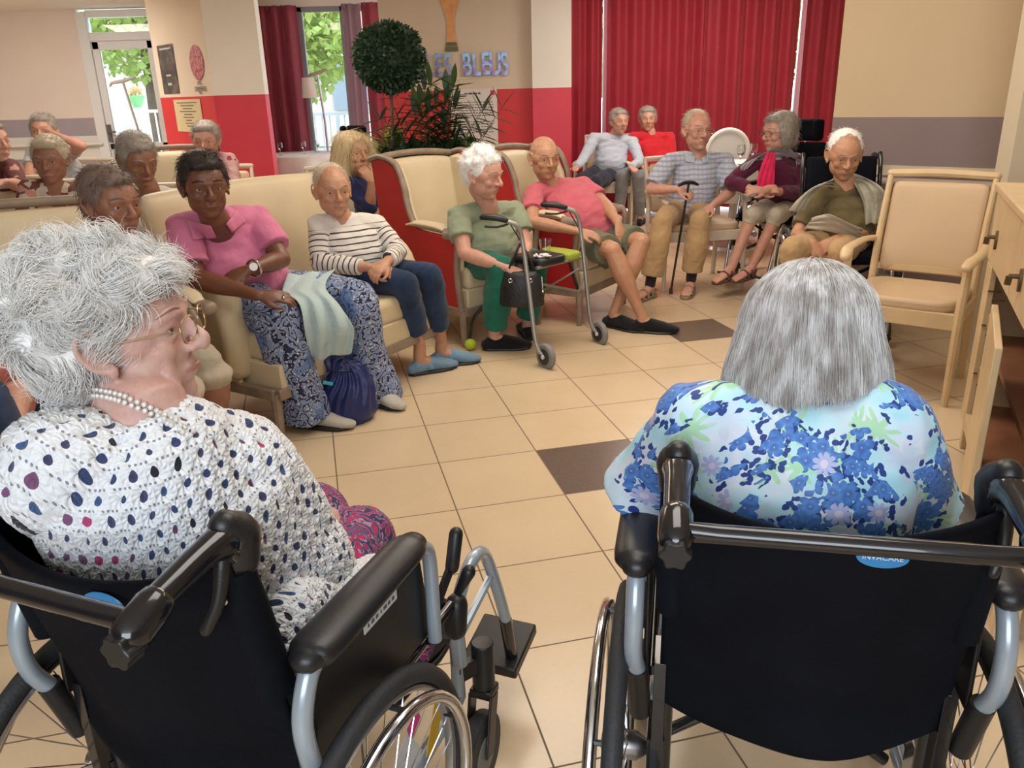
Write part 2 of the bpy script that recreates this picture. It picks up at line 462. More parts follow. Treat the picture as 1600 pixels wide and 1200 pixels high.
# window wall behind the seated group (far right) and its curtains
YW = 10.2
xa, xb = at(893, 150, 9.85).x, at(1312, 10, YW).x + .6
def curtain_mat(name, c1, c2, tr=.35):
    m = bpy.data.materials.new(name); t = NT(m); b = t.b; co = t.coord()
    f = t.noise(co, 5, 2); x, y, z = t.sep(co)
    wv = t.math('ADD', t.math('MULTIPLY', t.noise(t.comb(t.math('MULTIPLY', x, 8), t.math('MULTIPLY', y, 8), t.math('MULTIPLY', z, 260)), 1, 2), .6), t.math('MULTIPLY', t.noise(t.comb(t.math('MULTIPLY', x, 260), y, z), 1, 1), .4))
    t.lk(t.mix(t.math('MULTIPLY', t.math('ADD', f, wv), .5), c1, c2), b.inputs['Base Color'])
    b.inputs['Roughness'].default_value = .55; b.inputs['Sheen Weight'].default_value = .5; b.inputs['Sheen Tint'].default_value = (1, .5, .55, 1)
    tl = t.new('ShaderNodeBsdfTranslucent'); tl.inputs[0].default_value = (*c2, 1)
    mx = t.new('ShaderNodeMixShader'); mx.inputs[0].default_value = tr
    t.lk(b.outputs[0], mx.inputs[1]); t.lk(tl.outputs[0], mx.inputs[2]); t.lk(mx.outputs[0], t.out.inputs[0])
    return m
M['curtain'] = curtain_mat('curtain_red', (.30, .008, .022), (.50, .03, .06), .22)
M['curtain_far'] = curtain_mat('curtain_wine', (.26, .03, .06), (.42, .07, .12), .25)
M['curtain_sunlit'] = curtain_mat('curtain_sunlit', (.42, .30, .36), (.55, .42, .48), .45)  # pale copy of the far curtain, window glow put into its colour

def curtain(name, x0, x1, y, z0, z1, n, amp, m, label, seed=1, dx=0.0, group=None):
    rs = random.Random(seed); g = []; cols = max(24, int(n * 14))
    ph = [rs.uniform(-.25, .25) for _ in range(int(n) + 3)]; am = [rs.uniform(.6, 1.25) for _ in range(int(n) + 3)]
    t = thing(name, label, 'curtain', ((x0 + x1) / 2, y, z0), 0, group)
    for k in range(26):
        zz = z0 + (z1 - z0) * k / 25; row = []
        for i in range(cols + 1):
            f = i / cols; q = f * n; a = am[int(q)] * (1 - (q % 1)) + am[int(q) + 1] * (q % 1)
            s_ = math.sin(2 * PI * (f * n + .12 * math.sin(3 * f + seed) + .03 * math.sin(zz * 2 + seed)))
            row.append(V((x0 + (x1 - x0) * f + dx * (1 - k / 25), y + amp * a * s_ * (1 - .25 * k / 25), zz)))
        g.append(row)
    MB().sheet(g).build('drape', m, t, world=True, solid=.004)
    mb = MB()
    for i in range(int(n) * 2): mb.box((x0 + (x1 - x0) * (i + .5) / (2 * n), y, z1 - .02), (.02, .03, .05))
    mb.build('heading_tape', m, t, world=True)
    return t
cxs = [at(px, 90, YW - .12).x for px in (893, 940, 948, 1100, 1240, 1250, 1312)]
curtain('curtain', cxs[0], cxs[1], YW - .14, .04, 2.6, 2.6, .035, M['curtain'], 'narrow dark red curtain hanging beside the white and red column', 1, group='red curtains at the far window')
curtain('curtain', cxs[2], cxs[3] + .05, YW - .16, .04, 2.6, 6.4, .04, M['curtain'], 'wide red curtain behind the pair in light blue and in red', 2, group='red curtains at the far window')
curtain('curtain', cxs[3] - .03, cxs[4], YW - .22, .04, 2.6, 5.3, .045, M['curtain'], 'wide red curtain behind the man with glasses and the woman in burgundy', 3, group='red curtains at the far window')
curtain('curtain', cxs[5] + .02, cxs[6] + .22, YW - .14, .04, 2.6, 3.2, .04, M['curtain'], 'red curtain drawn against the edge of the cream wall', 4, group='red curtains at the far window')

def window(name, x0, x1, y, z0, z1, mull, m, th=.06):
    e = bpy.data.objects.new(name, None); C.objects.link(e); e.location = ((x0 + x1) / 2, y, z0); e['kind'] = 'structure'; XF[e] = Matrix.Translation(e.location)
    mb = MB()
    for x in [x0, x1] + mull: mb.box((x, y, (z0 + z1) / 2), (.07, th, z1 - z0))
    for z in (z0 + .03, z1 - .03): mb.box(((x0 + x1) / 2, y, z), (x1 - x0, th, .07))
    mb.build('window_frame', m, e, world=True, bevel=.006)
    MB().box(((x0 + x1) / 2, y, (z0 + z1) / 2), (x1 - x0 - .05, .006, z1 - z0 - .05)).build('window_pane', M['glass'], e, world=True, smooth=False)
    return e
gm = bpy.data.materials.new('glass'); t = NT(gm)
gl = t.new('ShaderNodeBsdfGlossy'); gl.inputs['Roughness'].default_value = .02; tp = t.new('ShaderNodeBsdfTransparent'); tp.inputs[0].default_value = (.93, .96, .97, 1)
fr = t.new('ShaderNodeFresnel'); mx = t.new('ShaderNodeMixShader'); t.lk(fr.outputs[0], mx.inputs[0]); t.lk(tp.outputs[0], mx.inputs[1]); t.lk(gl.outputs[0], mx.inputs[2]); t.lk(mx.outputs[0], t.out.inputs[0])
M['glass'] = gm
M['frame_white'] = mat('frame_white', (.72, .74, .76), .4)
M['frame_grey'] = mat('frame_grey', (.30, .32, .36), .4)
window('window_1', xa - .05, cxs[6] + .3, YW + .05, .05, 2.6, [cxs[2] + .01, (cxs[3]), cxs[5] + .06], M['frame_white'])
struct('wall_window_right', MB().span((cxs[6] + .3, YW, 0), (5.0, YW + .12, 2.75)).span((xa - .1, YW, 2.6), (cxs[6] + .3, YW + .12, 2.75)), M['wall_beige'], smooth=False)

# wall with the poster and letters, and the white column
YT = 10.0; ZR = 1.457
xt0, xt1 = at(600, 140, YT).x, at(832, 136, YT).x
struct('wall_poster', MB().span((xt0, YT, ZR), (xt1 + .1, YT + .15, 2.75)), M['wall_beige'], smooth=False)
struct('wall_poster_red', MB().span((xt0, YT, 0), (xt1 + .1, YT + .15, ZR)), M['red'], smooth=False)
M['red_lit'] = mat('wall_red_lit', (.66, .05, .085), .45, var=.04, vscale=3)  # lighter copy of wall red, light on column and pillar put into colour
xc0, xc1 = at(832, 136, 9.82).x, at(893, 136, 9.82).x
struct('wall_column', MB().span((xc0, 9.82, ZR - .003), (xc1, 10.3, 2.75)), M['wall_white'], smooth=False)
struct('wall_column_red', MB().span((xc0, 9.82, 0), (xc1, 10.3, ZR - .003)), M['red_lit'], smooth=False)

# left pillar and beige wall with posters
YP = 9.6
xp0, xp1 = at(333, 147, YP).x, at(414, 147, YP).x
struct('wall_pillar', MB().span((xp0, YP, 1.468), (xp1, YP + .16, 2.75)), M['wall_white'], smooth=False)
struct('wall_pillar_red', MB().span((xp0, YP, 0), (xp1, YP + .16, 1.468)), M['red_lit'], smooth=False)
pb0, pb1 = V((at(250, 150, 10.9).x, 10.9, 0)), V((xp0, YP + .02, 0))
def slab(a, b, z0, z1, th=.1):
    a, b = V(a), V(b); d = (b - a).normalized(); n = V((-d.y, d.x, 0)) * th
    return MB().add([a + V((0, 0, z0)), b + V((0, 0, z0)), b + V((0, 0, z1)), a + V((0, 0, z1)), a + n + V((0, 0, z0)), b + n + V((0, 0, z0)), b + n + V((0, 0, z1)), a + n + V((0, 0, z1))],
                    [(0, 1, 2, 3), (4, 7, 6, 5), (0, 4, 5, 1), (3, 2, 6, 7), (0, 3, 7, 4), (1, 5, 6, 2)])
struct('wall_posters_left', slab(pb0, pb1, 1.468, 2.75), M['wall_beige'], smooth=False)
struct('wall_posters_left_red', slab(pb0, pb1, 0, 1.468), M['red'], smooth=False)

# window wall at the far left with its lintel and curtains
YL = 11.6
xl0, xl1 = at(405, 100, YL).x - .35, at(600, 100, YL).x + .5
ZL = at(430, 9, YL - .2).z
struct('wall_lintel', MB().span((xl0, YL, ZL), (xl1, YL + .12, 2.75)), M['wall_white'], smooth=False)
struct('wall_window_left', MB().span((xl0, YL, 0), (at(452, 100, YL).x, YL + .12, ZL)), M['wall_cream'], smooth=False)
wx = [at(px, 90, YL).x for px in (456, 474, 540, 600)]
window('window_2', wx[0], wx[3] + .3, YL + .05, .05, ZL, [wx[1], wx[2]], M['frame_grey'])
curtain('curtain', at(400, 100, YL - .2).x, at(471, 100, YL - .2).x, YL - .2, .05, ZL, 3.2, .05, M['curtain_far'], 'dusky red curtain left of the bright window beyond the tables', 5)
curtain('curtain', at(541, 100, YL - .2).x, at(570, 100, YL - .2).x, YL - .2, .05, ZL, 1.6, .05, M['curtain_sunlit'], 'pale sunlit curtain edge right of the bright far window', 6)
curtain('curtain', at(571, 100, YL - .3).x, at(625, 100, YL - .3).x, YL - .3, .05, ZL, 2.4, .05, M['curtain_far'], 'dusky red curtain partly hidden by the ball shaped topiary', 7)

# left end wall, door and transom
YD = 13.3
xd0, xd1 = at(148, 90, YD).x, at(246, 90, YD).x
zdt = at(190, 57, YD).z
def lwall(z0, z1, m, off=0, nm='wall_left'):
    struct(nm, MB().span((-10.1, YD - off, z0), (xd0 - .16, YD + .12, z1)), m, smooth=False)
lwall(1.215, 2.75, M['wall_left']); lwall(0, 1.215, M['mauve_light'], .004, 'trim_6')
lwall(.62, .95, M['white_paint'], .02, 'trim_7'); lwall(0, .12, M['white_paint'], .02, 'baseboard_left')
rl = thing('handrail', 'pale handrail on the far left wall beside the glass door', 'handrail', (-7, YD - .1, .8))
MB().tube([(-10.0, YD - .10, .83), (xd0 - .1, YD - .10, .83)], .026, 10, 'round').build('rail', M['white_paint'], rl, world=True)
for x in (-8.4, -7.2, xd0 - .5): MB().tube([(x, YD, .83), (x, YD - .1, .83)], .014, 8).build('bracket', M['white_paint'], rl, world=True)
struct('wall_door_right', MB().span((xd1 + .08, YD, 0), (xl0, YD + .12, 2.75)), M['wall_left'], smooth=False)
struct('wall_side_left', MB().span((-10.2, -3.1, 0), (-10.1, 13.4, 2.75)), M['wall_left'], smooth=False)
struct('wall_connect', MB().span((xl0 - .1, 10.2, 0), (xl0, YD, 2.75)), M['wall_cream'], smooth=False)
dr = bpy.data.objects.new('door_1', None); C.objects.link(dr); dr.location = ((xd0 + xd1) / 2, YD, 0); dr['kind'] = 'structure'; XF[dr] = Matrix.Translation(dr.location)
mb = MB()
mb.box((xd0 - .08, YD, 1.35), (.16, .14, 2.7)); mb.box((xd1 + .04, YD, 1.35), (.1, .14, 2.7)); mb.box(((xd0 + xd1) / 2, YD, zdt), (xd1 - xd0, .14, .12)); mb.box(((xd0 + xd1) / 2, YD, 2.68), (xd1 - xd0, .14, .1))
mb.build('door_frame', M['frame_white'], dr, world=True, bevel=.01)
mb = MB()
for x in (xd0 + .06, xd1 - .06): mb.box((x, YD - .02, zdt / 2), (.11, .06, zdt - .1))
for z, h in ((.06, .12), (.78, .1), (zdt - .12, .12)): mb.box(((xd0 + xd1) / 2, YD - .02, z), (xd1 - xd0, .06, h))
mb.build('door_leaf', M['frame_white'], dr, world=True, bevel=.01)
MB().box(((xd0 + xd1) / 2, YD - .02, zdt / 2), (xd1 - xd0 - .1, .008, zdt - .1)).build('door_pane', M['glass'], dr, world=True, smooth=False)
MB().box(((xd0 + xd1) / 2, YD, (zdt + 2.65) / 2), (xd1 - xd0, .008, 2.65 - zdt)).build('transom_pane', M['glass'], dr, world=True, smooth=False)
M['black_plastic'] = mat('black_plastic', (.012, .012, .014), .38, bump=.05, bscale=300)
MB().box((xd0 + .05, YD - .07, .98), (.05, .05, .26)).tube([(xd0 + .05, YD - .08, 1.0), (xd0 + .05, YD - .14, 1.0), (xd0 + .18, YD - .14, 1.0)], .014, 8).build('door_handle', mat('handle_grey', (.12, .11, .11), .4), dr, world=True)

# door frame / jamb at the right edge
j0 = at(1592, 240, 4.05)
struct('trim_8', MB().span((j0.x - .05, 4.02, 0), (j0.x + .35, 4.14, 2.75)), M['cream_trim'], smooth=False)

# ------------------------------------------------------------------ outside
def leaf_cloud(mb, c, r_, n, size, rs, flat=.0, el=1.6):
    c = V(c)
    for _ in range(n):
        d = V((rs.gauss(0, 1), rs.gauss(0, 1), rs.gauss(0, 1))).normalized(); q = rs.random() ** .4
        p = c + V((d.x * r_[0], d.y * r_[1], d.z * r_[2])) * q
        a = V((rs.gauss(0, 1), rs.gauss(0, 1), rs.gauss(0, .8))).normalized(); b = a.orthogonal().normalized()
        b = (b * math.cos(rs.random() * 6) + a.cross(b) * math.sin(rs.random() * 6)); s_ = size * rs.uniform(.6, 1.3)
        nn = a.cross(b) * s_ * .12
        mb.add([p - a * s_ * el / 2, p + b * s_ / 2 + nn, p + a * s_ * el / 2, p - b * s_ / 2 + nn], [(0, 1, 2, 3)])
def leaf_mat(name, c1, c2, sc=12, rough=.5, tr=.3):
    m = bpy.data.materials.new(name); t = NT(m); b = t.b; co = t.coord(); b.inputs['Roughness'].default_value = rough
    t.lk(t.mix(t.noise(co, sc, 2), c1, c2), b.inputs['Base Color'])
    if tr:
        tl = t.new('ShaderNodeBsdfTranslucent'); tl.inputs[0].default_value = (*c2, 1)
        mx = t.new('ShaderNodeMixShader'); mx.inputs[0].default_value = tr
        t.lk(b.outputs[0], mx.inputs[1]); t.lk(tl.outputs[0], mx.inputs[2]); t.lk(mx.outputs[0], t.out.inputs[0])
    return m
M['tree_leaf'] = leaf_mat('tree_leaf', (.20, .32, .07), (.48, .58, .16), .9)
M['hedge'] = leaf_mat('hedge_leaf', (.10, .24, .03), (.35, .50, .10), 2)
M['bark'] = mat('bark', (.14, .10, .07), .9, var=.3, bump=.5, bscale=20)
def tree(x, y, h, r_, label, seed, m=None, group='trees outside the windows', n=1500):
    rs = random.Random(seed); t = thing('tree', label, 'tree', (x, y, 0), 0, group)
    mb = MB().tube([(x, y, 0), (x + .05, y, h * .4), (x - .1, y, h * .75)], [.16, .12, .06], 8)
    for k in range(5):
        a = rs.random() * 6.28; mb.tube([(x, y, h * (.35 + .07 * k)), (x + math.cos(a) * r_ * .6, y + math.sin(a) * r_ * .6, h * (.55 + .07 * k))], [.06, .02], 6)
    mb.build('trunk', M['bark'], t, world=True)
    mb = MB(); leaf_cloud(mb, (x, y, h * .68), (r_, r_, h * .38), n * 5, .13, rs); mb.build('foliage', m or M['tree_leaf'], t, world=True, smooth=False)
tree(-8.2, 20, 6.0, 2.2, 'leafy tree seen through the upper half of the glass door', 1)
tree(-12.4, 20.5, 5.2, 1.9, 'yellow green tree at the left edge of the glass door view', 2)
tree(-4.3, 18, 4.2, 1.3, 'small tree outside the bright window beyond the tables', 3, n=900)
tree(5.1, 13.8, 4.6, 1.5, 'bright green tree glimpsed in the gap beside the right curtain', 4, n=1400)
tree(1.4, 14.2, 4.0, 1.0, 'yellowish tree glimpsed in the gap by the white column', 5, n=900)
gt = MB().span((-30, 10.5, -.16), (20, 40, -.02)).build('pavement', mat('pavement_grey', (.42, .40, .38), .9, var=.1), smooth=False); gt['kind'] = 'structure'; gt.name = 'floor_outside'
bt = thing('building', 'pale house with a red tiled roof beyond the far window', 'building', (-7.0, 26, 0))
MB().span((-12, 26, 0), (2, 32, 3.3)).build('wall', mat('render_pale', (.72, .66, .58), .8), bt, world=True, smooth=False)
MB().prism([(-.6, 3.2), (3, 5.4), (6.6, 3.2)], (-12.5, 26, 0), (0, 1, 0), (0, 0, 1), (15, 0, 0)).build('roof', mat('roof_tile', (.52, .25, .17), .8, var=.2, vscale=3), bt, world=True, smooth=False)
for x in (-9.8, -7.2, -4.6, -2.0): MB().box((x, 25.97, 1.7), (1.1, .1, 1.3)).build('window', mat('shutter_grey', (.3, .36, .42), .5), bt, world=True, smooth=False)
def railing(x0, x1, y, z0, z1, m, label, step=.13):
    t = thing('railing', label, 'railing', ((x0 + x1) / 2, y, 0))
    mb = MB(); mb.box(((x0 + x1) / 2, y, z1), (x1 - x0, .05, .05)); mb.box(((x0 + x1) / 2, y, z0), (x1 - x0, .04, .04)); mb.build('rail', m, t, world=True)
    mb = MB(); x = x0
    while x < x1: mb.box((x, y, (z0 + z1) / 2), (.022, .022, z1 - z0)); x += step
    mb.build('bars', m, t, world=True, smooth=False)
    mb = MB()
    for x in (x0, (x0 + x1) / 2, x1): mb.box((x, y, z1 / 2), (.06, .06, z1))
    mb.build('post', m, t, world=True)
M['rail_blue'] = mat('rail_blue_grey', (.34, .44, .52), .5)
railing(-4.6, -1.2, 14.8, .2, 1.15, M['rail_blue'], 'blue grey balcony railing outside the far window')
railing(-9.2, -4.7, 15.2, .15, 1.27, M['frame_white'], 'white railing outside the glass door')
pt = thing('flower_pot', 'lime green flower pot on the railing outside the glass door', 'flower pot', (at(213, 157, 15.2).x, 15.2, 1.08))
pp = at(213, 157, 15.2); MB().lathe([(.06, -.12), (.10, -.04), (.14, .05), (.145, .08), (.12, .075)], pp).build('pot', mat('pot_green', (.18, .50, .22), .4), pt, world=True)
mb = MB(); leaf_cloud(mb, pp + V((0, 0, .13)), (.16, .14, .10), 110, .045, random.Random(8)); mb.build('flowers', leaf_mat('flower_leaf', (.5, .2, .15), (.5, .45, .2), 15), pt, world=True, smooth=False)
bn = at(470, 100, 12.4)
bb = thing('banner', 'tall crimson banner standing outside the left part of the window', 'banner', (bn.x, 12.4, 0))
MB().box((bn.x, 12.4, 1.55), (.19, .012, 1.5)).build('panel', mat('banner_pink', (.75, .04, .12), .5), bb, world=True)
MB().tube([(bn.x - .11, 12.42, 0), (bn.x - .11, 12.42, 2.35)], .012, 8).build('pole', M['frame_white'], bb, world=True)
# ------------------------------------------------------------------ furniture materials
M['leather'] = mat('leather_cream', (.64, .53, .35), .42, var=.05, vscale=4, bump=.12, bscale=160)
M['leather_grey'] = mat('leather_greige', (.52, .48, .40), .45, var=.05, vscale=4, bump=.1, bscale=160)
M['leather_red'] = mat('leather_red', (.46, .018, .022), .4, var=.06, vscale=4, bump=.1, bscale=160)
M['wood_grey'] = mat('wood_taupe', (.27, .20, .145), .45, var=.2, vscale=14, bump=.15, bscale=40)
M['wood_pale'] = mat('wood_pale', (.64, .47, .27), .38, var=.08, vscale=10, bump=.05, bscale=60)
M['wood_far'] = mat('wood_far_pale', (.62, .52, .40), .4, var=.08, vscale=10)
M['pad_beige'] = mat('pad_beige', (.58, .42, .26), .5, var=.05, vscale=4, bump=.1, bscale=220)
M['chrome'] = mat('chrome', (.72, .72, .74), .16, 1)
M['steel'] = mat('steel_silver', (.55, .57, .60), .3, 1)
M['tube_grey'] = mat('tube_blue_grey', (.36, .43, .50), .28, .25, coat=.5)
M['black_gloss'] = mat('black_gloss_tube', (.012, .012, .015), .16, .2, coat=.6)
M['black_fabric'] = mat('black_upholstery', (.0035, .0045, .008), .8, var=.3, vscale=6, bump=.12, bscale=120, spec=.12)
M['rubber'] = mat('rubber_tyre', (.028, .030, .034), .6, bump=.2, bscale=200)
M['rubber_grey'] = mat('rubber_grey', (.22, .22, .22), .6)
M['brass'] = mat('brass', (.62, .44, .16), .3, 1)
M['navy_vinyl'] = mat('navy_vinyl', (.012, .018, .045), .4, bump=.1, bscale=150)
M['label_white'] = mat('label_white', (.75, .78, .80), .5)
M['metal_white'] = mat('metal_white', (.72, .70, .66), .35, .2)
M['glassware'] = mat('glassware', (.9, .93, .95), .03, trans=1)
M['cloth_white'] = fabric('tablecloth_white', (.74, .72, .70), .04, .2, .1)

def text_mesh(name, s, size, M4, m, parent, ext=.0006, bold=0):
    """raised lettering; M4 places it (text runs +x, up +y, faces +z)"""
    cu = bpy.data.curves.new(name, 'FONT'); cu.body = s; cu.size = size; cu.extrude = ext; cu.offset = bold; cu.align_x = 'CENTER'; cu.align_y = 'CENTER'
    o = bpy.data.objects.new(name, cu); C.objects.link(o)
    me = bpy.data.meshes.new_from_object(o.evaluated_get(bpy.context.evaluated_depsgraph_get()))
    bpy.data.objects.remove(o, do_unlink=True)
    me.transform(M4); me.materials.clear(); me.materials.append(m)
    q = bpy.data.objects.new(name, me); C.objects.link(q)
    if parent is not None: q.parent = parent
    return q
def basis4(o, x, y):
    x, y = V(x).normalized(), V(y).normalized(); z = x.cross(y).normalized(); y = z.cross(x)
    return Matrix(((x.x, y.x, z.x, o[0]), (x.y, y.y, z.y, o[1]), (x.z, y.z, z.z, o[2]), (0, 0, 0, 1)))

# ------------------------------------------------------------------ wheelchair (x right, y ahead, z up; handles over the origin)
def drive_wheel(w_, sx, parent, hx=.285, hy=.13, R_=.292, rimx=.036, spokes=28, fine=True):
    c = V((sx * hx, hy, R_)); X = V((1, 0, 0))
    ty = MB().torus(c, X, R_ - .016, .0165, 64 if fine else 36, 12).build('tyre', M['rubber'], w_)
    MB().tube([c + (V((0, math.cos(a), math.sin(a)))) * (R_ - .038) for a in [2 * PI * k / 56 for k in range(56)]], [(.011, .007)] * 56, 8, closed=True, side=X).build('wheel_rim', M['steel'] if fine else M['chrome'], ty)
    MB().torus(c + X * sx * rimx, X, R_ - .046, .011, 64 if fine else 36, 10).build('hand_rim', M['chrome'], ty)
    MB().tube([c - X * sx * .05, c - X * sx * .03, c + X * sx * .025, c + X * sx * .034], [.012, .026, .026, .014], 16).build('hub', M['steel'], ty)
    mb = MB()
    for k in range(spokes):
        a = 2 * PI * k / spokes; b = a + (.42 if k % 2 else -.42); o = X * (.014 if k % 4 < 2 else -.014)
        mb.tube([c + o + V((0, math.cos(b), math.sin(b))) * .024, c + V((0, math.cos(a), math.sin(a))) * (R_ - .042)], .0013, 5)
    mb.build('spokes', M['chrome'], ty)
    for k in range(6):
        a = 2 * PI * k / 6 + .3; d = V((0, math.cos(a), math.sin(a))) * (R_ - .042); MB().tube([c + d, c + d + X * sx * rimx], .005, 6).build('rim_bracket', M['black_plastic'], ty)
    return ty

def wheelchair(label, loc, rz, foot_side=(-1, 1), crossbar=True, fabric_m=None):
    t = thing('wheelchair', label, 'wheelchair', (*loc, 0), rz)
    BF = fabric_m or M['black_fabric']; hw = .2075
    mb = MB()                                      # black main frame
    for s in (-1, 1):
        mb.tube([(s * hw, .10, .17), (s * hw, .095, .50), (s * hw, .035, .72), (s * hw, .0, .88), (s * hw, -.010, .905)], .0125, 14, sub=3)
        mb.tube([(s * hw, .10, .485), (s * hw, .50, .485), (s * hw, .535, .47)], .0125, 12)
        mb.box((s * (hw + .012), .10, .40), (.020, .075, .26)); mb.box((s * (hw + .014), .13, .305), (.03, .10, .10))
        mb.tube([(s * .235, .10, .485), (s * .235, .52, .485)], .011, 10)
    mb.tube([(-hw, .27, .20), (hw, .31, .47)], .012, 10); mb.tube([(hw, .27, .20), (-hw, .31, .47)], .012, 10)
    mb.build('frame', M['black_gloss'], t, bevel=.003)
    mb = MB()                                      # grey lower frame tubes
    for s in (-1, 1):
        mb.tube([(s * .225, -.035, .225), (s * .225, .10, .225), (s * .225, .50, .235), (s * .225, .545, .27), (s * .225, .545, .46)], .0145, 14, sub=4)
        mb.tube([(s * .225, -.036, .225), (s * .225, -.06, .225)], .010, 12)
    mb.build('side_frame', M['tube_grey'], t)
    # backrest upholstery, sagging between the uprights
    g = []
    n = 28; zs = [.45, .47, .50, .55, .61, .69, .76, .82, .87, .905]
    for k, z in enumerate(zs):
        row = []; f = k / (len(zs) - 1)
        for i in range(n + 1):
            q = i / n * 2 - 1; xs = q * (hw + .012)
            yb = .10 - (z - .50) * .24 if z > .5 else .10 - (.50 - z) * .0
            sag = (1 - q * q) * (.040 + .012 * f)
            if z < .5: sag = (1 - q * q) * (.05 + (.5 - z) * .35)
            ztop = z - (1 - q * q) ** .8 * .045 * max(0, (f - .5) * 2) ** 2 + (1 - q * q) * -.03 * max(0, 1 - f * 3)
            fo = .006 * math.sin(q * 5 + z * 22) * (1 - f) ** 1.5
            row.append(V((xs, yb - sag - .018 + fo, ztop)))
        g.append(row)
    MB().sheet(g).build('backrest', BF, t, solid=.016, soff=0, sub=1)
    for s in (-1, 1): MB().tube([(s * hw, .045, .66), (s * hw, .022, .78), (s * hw, .006, .875)], [(.024, .030), (.024, .028), (.022, .022)], 16, sub=3).build('backrest_sleeve', BF, t)
    for s in (-1, 1): MB().ell((s * hw, -.024, .845), (.0075, .004, .0075), n=12).build('rivet', M['chrome'], t)
    MB().box((0, .31, .50), (.41, .42, .045)).build('seat', BF, t, bevel=.02, bseg=3)
    for s in (-1, 1):                              # push handles
        h = MB().tube([(s * hw, .004, .900), (s * hw, -.012, .918), (s * hw, -.05, .918), (s * hw, -.140, .902)], [.021, .022, .0175, .0165], 18, sub=4).build('push_handle', M['black_gloss'], t)
        MB().tube([(s * hw, .014, .882), (s * hw, .014, .915), (s * hw, .0, .935)], [.026, .030, .020], 18, 'round', sub=3).build('handle_joint', M['black_plastic'], h, bevel=.002)
        MB().tube([(s * hw, -.012, .90), (s * (hw + .0), -.03, .85), (s * (hw - .012), -.045, .815)], [.012, .009, .008], 10, 'round', sub=3).build('brake_lever', M['black_plastic'], h)
        if crossbar:
            pr = [(.020 + .005 * math.cos(k * PI / 3 * 2)) for k in range(18)]
            kb = MB(); c = V((s * hw, -.158, .882)); star = [((.0185 + .0022 * math.cos(6 * a)) * math.cos(a), (.0185 + .0022 * math.cos(6 * a)) * math.sin(a)) for a in [2 * PI * k / 36 for k in range(36)]]
            kb.prism(star, c + V((0, -.022, 0)), (1, 0, 0), (0, 0, 1), (0, .026, 0)); kb.tube([c + V((0, .0, 0)), c + V((0, .03, 0))], .010, 12)
            kb.build('clamp_knob', M['black_plastic'], h, bevel=.002)
            MB().tube([(s * hw, -.122, .903), (s * hw, -.154, .892)], .0225, 16, 'round').build('grip_end', M['black_gloss'], h)
    if crossbar:
        MB().tube([(-hw, -.146, .898), (-hw + .05, -.146, .898), (hw - .05, -.146, .898), (hw, -.146, .898)], [(.008, .016), (.0125, .0125), (.0125, .0125), (.008, .016)], 16, sub=3).build('crossbar', M['black_gloss'], t)
    for s in (-1, 1):                              # armrests
        x = s * .262
        pad = MB().tube([(x, .045, .722), (x, .08, .724), (x, .30, .728), (x, .345, .728)], [(.024, .019), (.037, .022), (.035, .021), (.024, .016)], 20, 'round', sub=4, side=(1, 0, 0)).build('armrest_pad', M['black_plastic'], t)
        tb = MB().tube([(x, .075, .712), (x, .045, .695), (x, .022, .64), (x, .026, .575), (x - s * .006, .045, .53)], .0145, 14, sub=5).build('armrest_tube', M['tube_grey'], t)
        MB().tube([(x - s * .006, .045, .535), (x - s * .012, .075, .42)], .0185, 14).build('tube_socket', M['black_plastic'], tb)
        MB().tube([(x, .33, .71), (x, .375, .70), (x, .395, .66), (x, .395, .50)], .0125, 12, sub=4).build('armrest_post', M['tube_grey'], t)
        sg = MB().prism([(.06, .505), (.44, .505), (.44, .56), (.40, .60), (.385, .70), (.07, .70)], (s * .243 - .004, 0, 0), (0, 1, 0), (0, 0, 1), (.008, 0, 0)).build('side_guard', M['black_plastic'], t, bevel=.003)
        drive_wheel(t, s, t)
        # castor
        cy = .60; cx = s * .258
        fk = MB().tube([(cx, cy - .0, .345), (cx, cy, .235)], .024, 14).bar((s * .225, .54, .30), (cx, cy, .30), .02, .04).box((cx, cy, .225), (.05, .045, .02))
        for q in (-1, 1): fk.box((cx + q * .024, cy - .022, .155), (.006, .04, .14), Matrix.Rotation(-.25, 3, 'X'))
        fk.build('castor_fork', M['black_plastic'], t, bevel=.003)
        cw = MB().tube([(cx - .017, cy - .045, .092), (cx + .017, cy - .045, .092)], .09, 32).build('castor_wheel', M['rubber'], t, bevel=.006)
        MB().tube([(cx - .019, cy - .045, .092), (cx + .019, cy - .045, .092)], .045, 20).build('castor_hub', M['rubber_grey'], cw)
        # brake
        br = MB().bar((s * .235, .42, .50), (s * .26, .475, .60), .008, .016).tube([(s * .262, .478, .60), (s * .265, .495, .66)], .013, 12, 'round').bar((s * .24, .40, .49), (s * .262, .44, .47), .02, .01)
        br.build('brake', M['black_plastic'], t)
    for s in foot_side:                            # leg rests
        lx = s * .240
        lr = MB().tube([(lx, .515, .42), (lx, .54, .485), (lx, .60, .53), (lx, .665, .515), (lx, .72, .41), (lx, .775, .27)], .0135, 14, sub=4)
        lr.tube([(lx, .52, .43), (lx, .53, .34)], .016, 12); lr.tube([(lx, .53, .40), (lx, .700, .44)], .009, 8)
        lr = lr.build('leg_rest', M['tube_grey'], t)
        MB().tube([(lx, .770, .28), (lx - s * .0, .80, .16)], .015, 12).build('leg_rest_extension', M['black_gloss'], lr)
        MB().box((lx - s * .045, .835, .15), (.14, .15, .030), Matrix.Rotation(.2, 3, 'X')).build('footplate', M['black_plastic'], lr, bevel=.005)
        MB().tube([(lx - s * .0, .52, .43), (lx, .53, .48)], .022, 14, 'round').tube([(lx, .54, .50), (lx + s * .02, .55, .545)], [.008, .014], 12, 'round').build('swivel_latch', M['black_plastic'], lr)
    return t

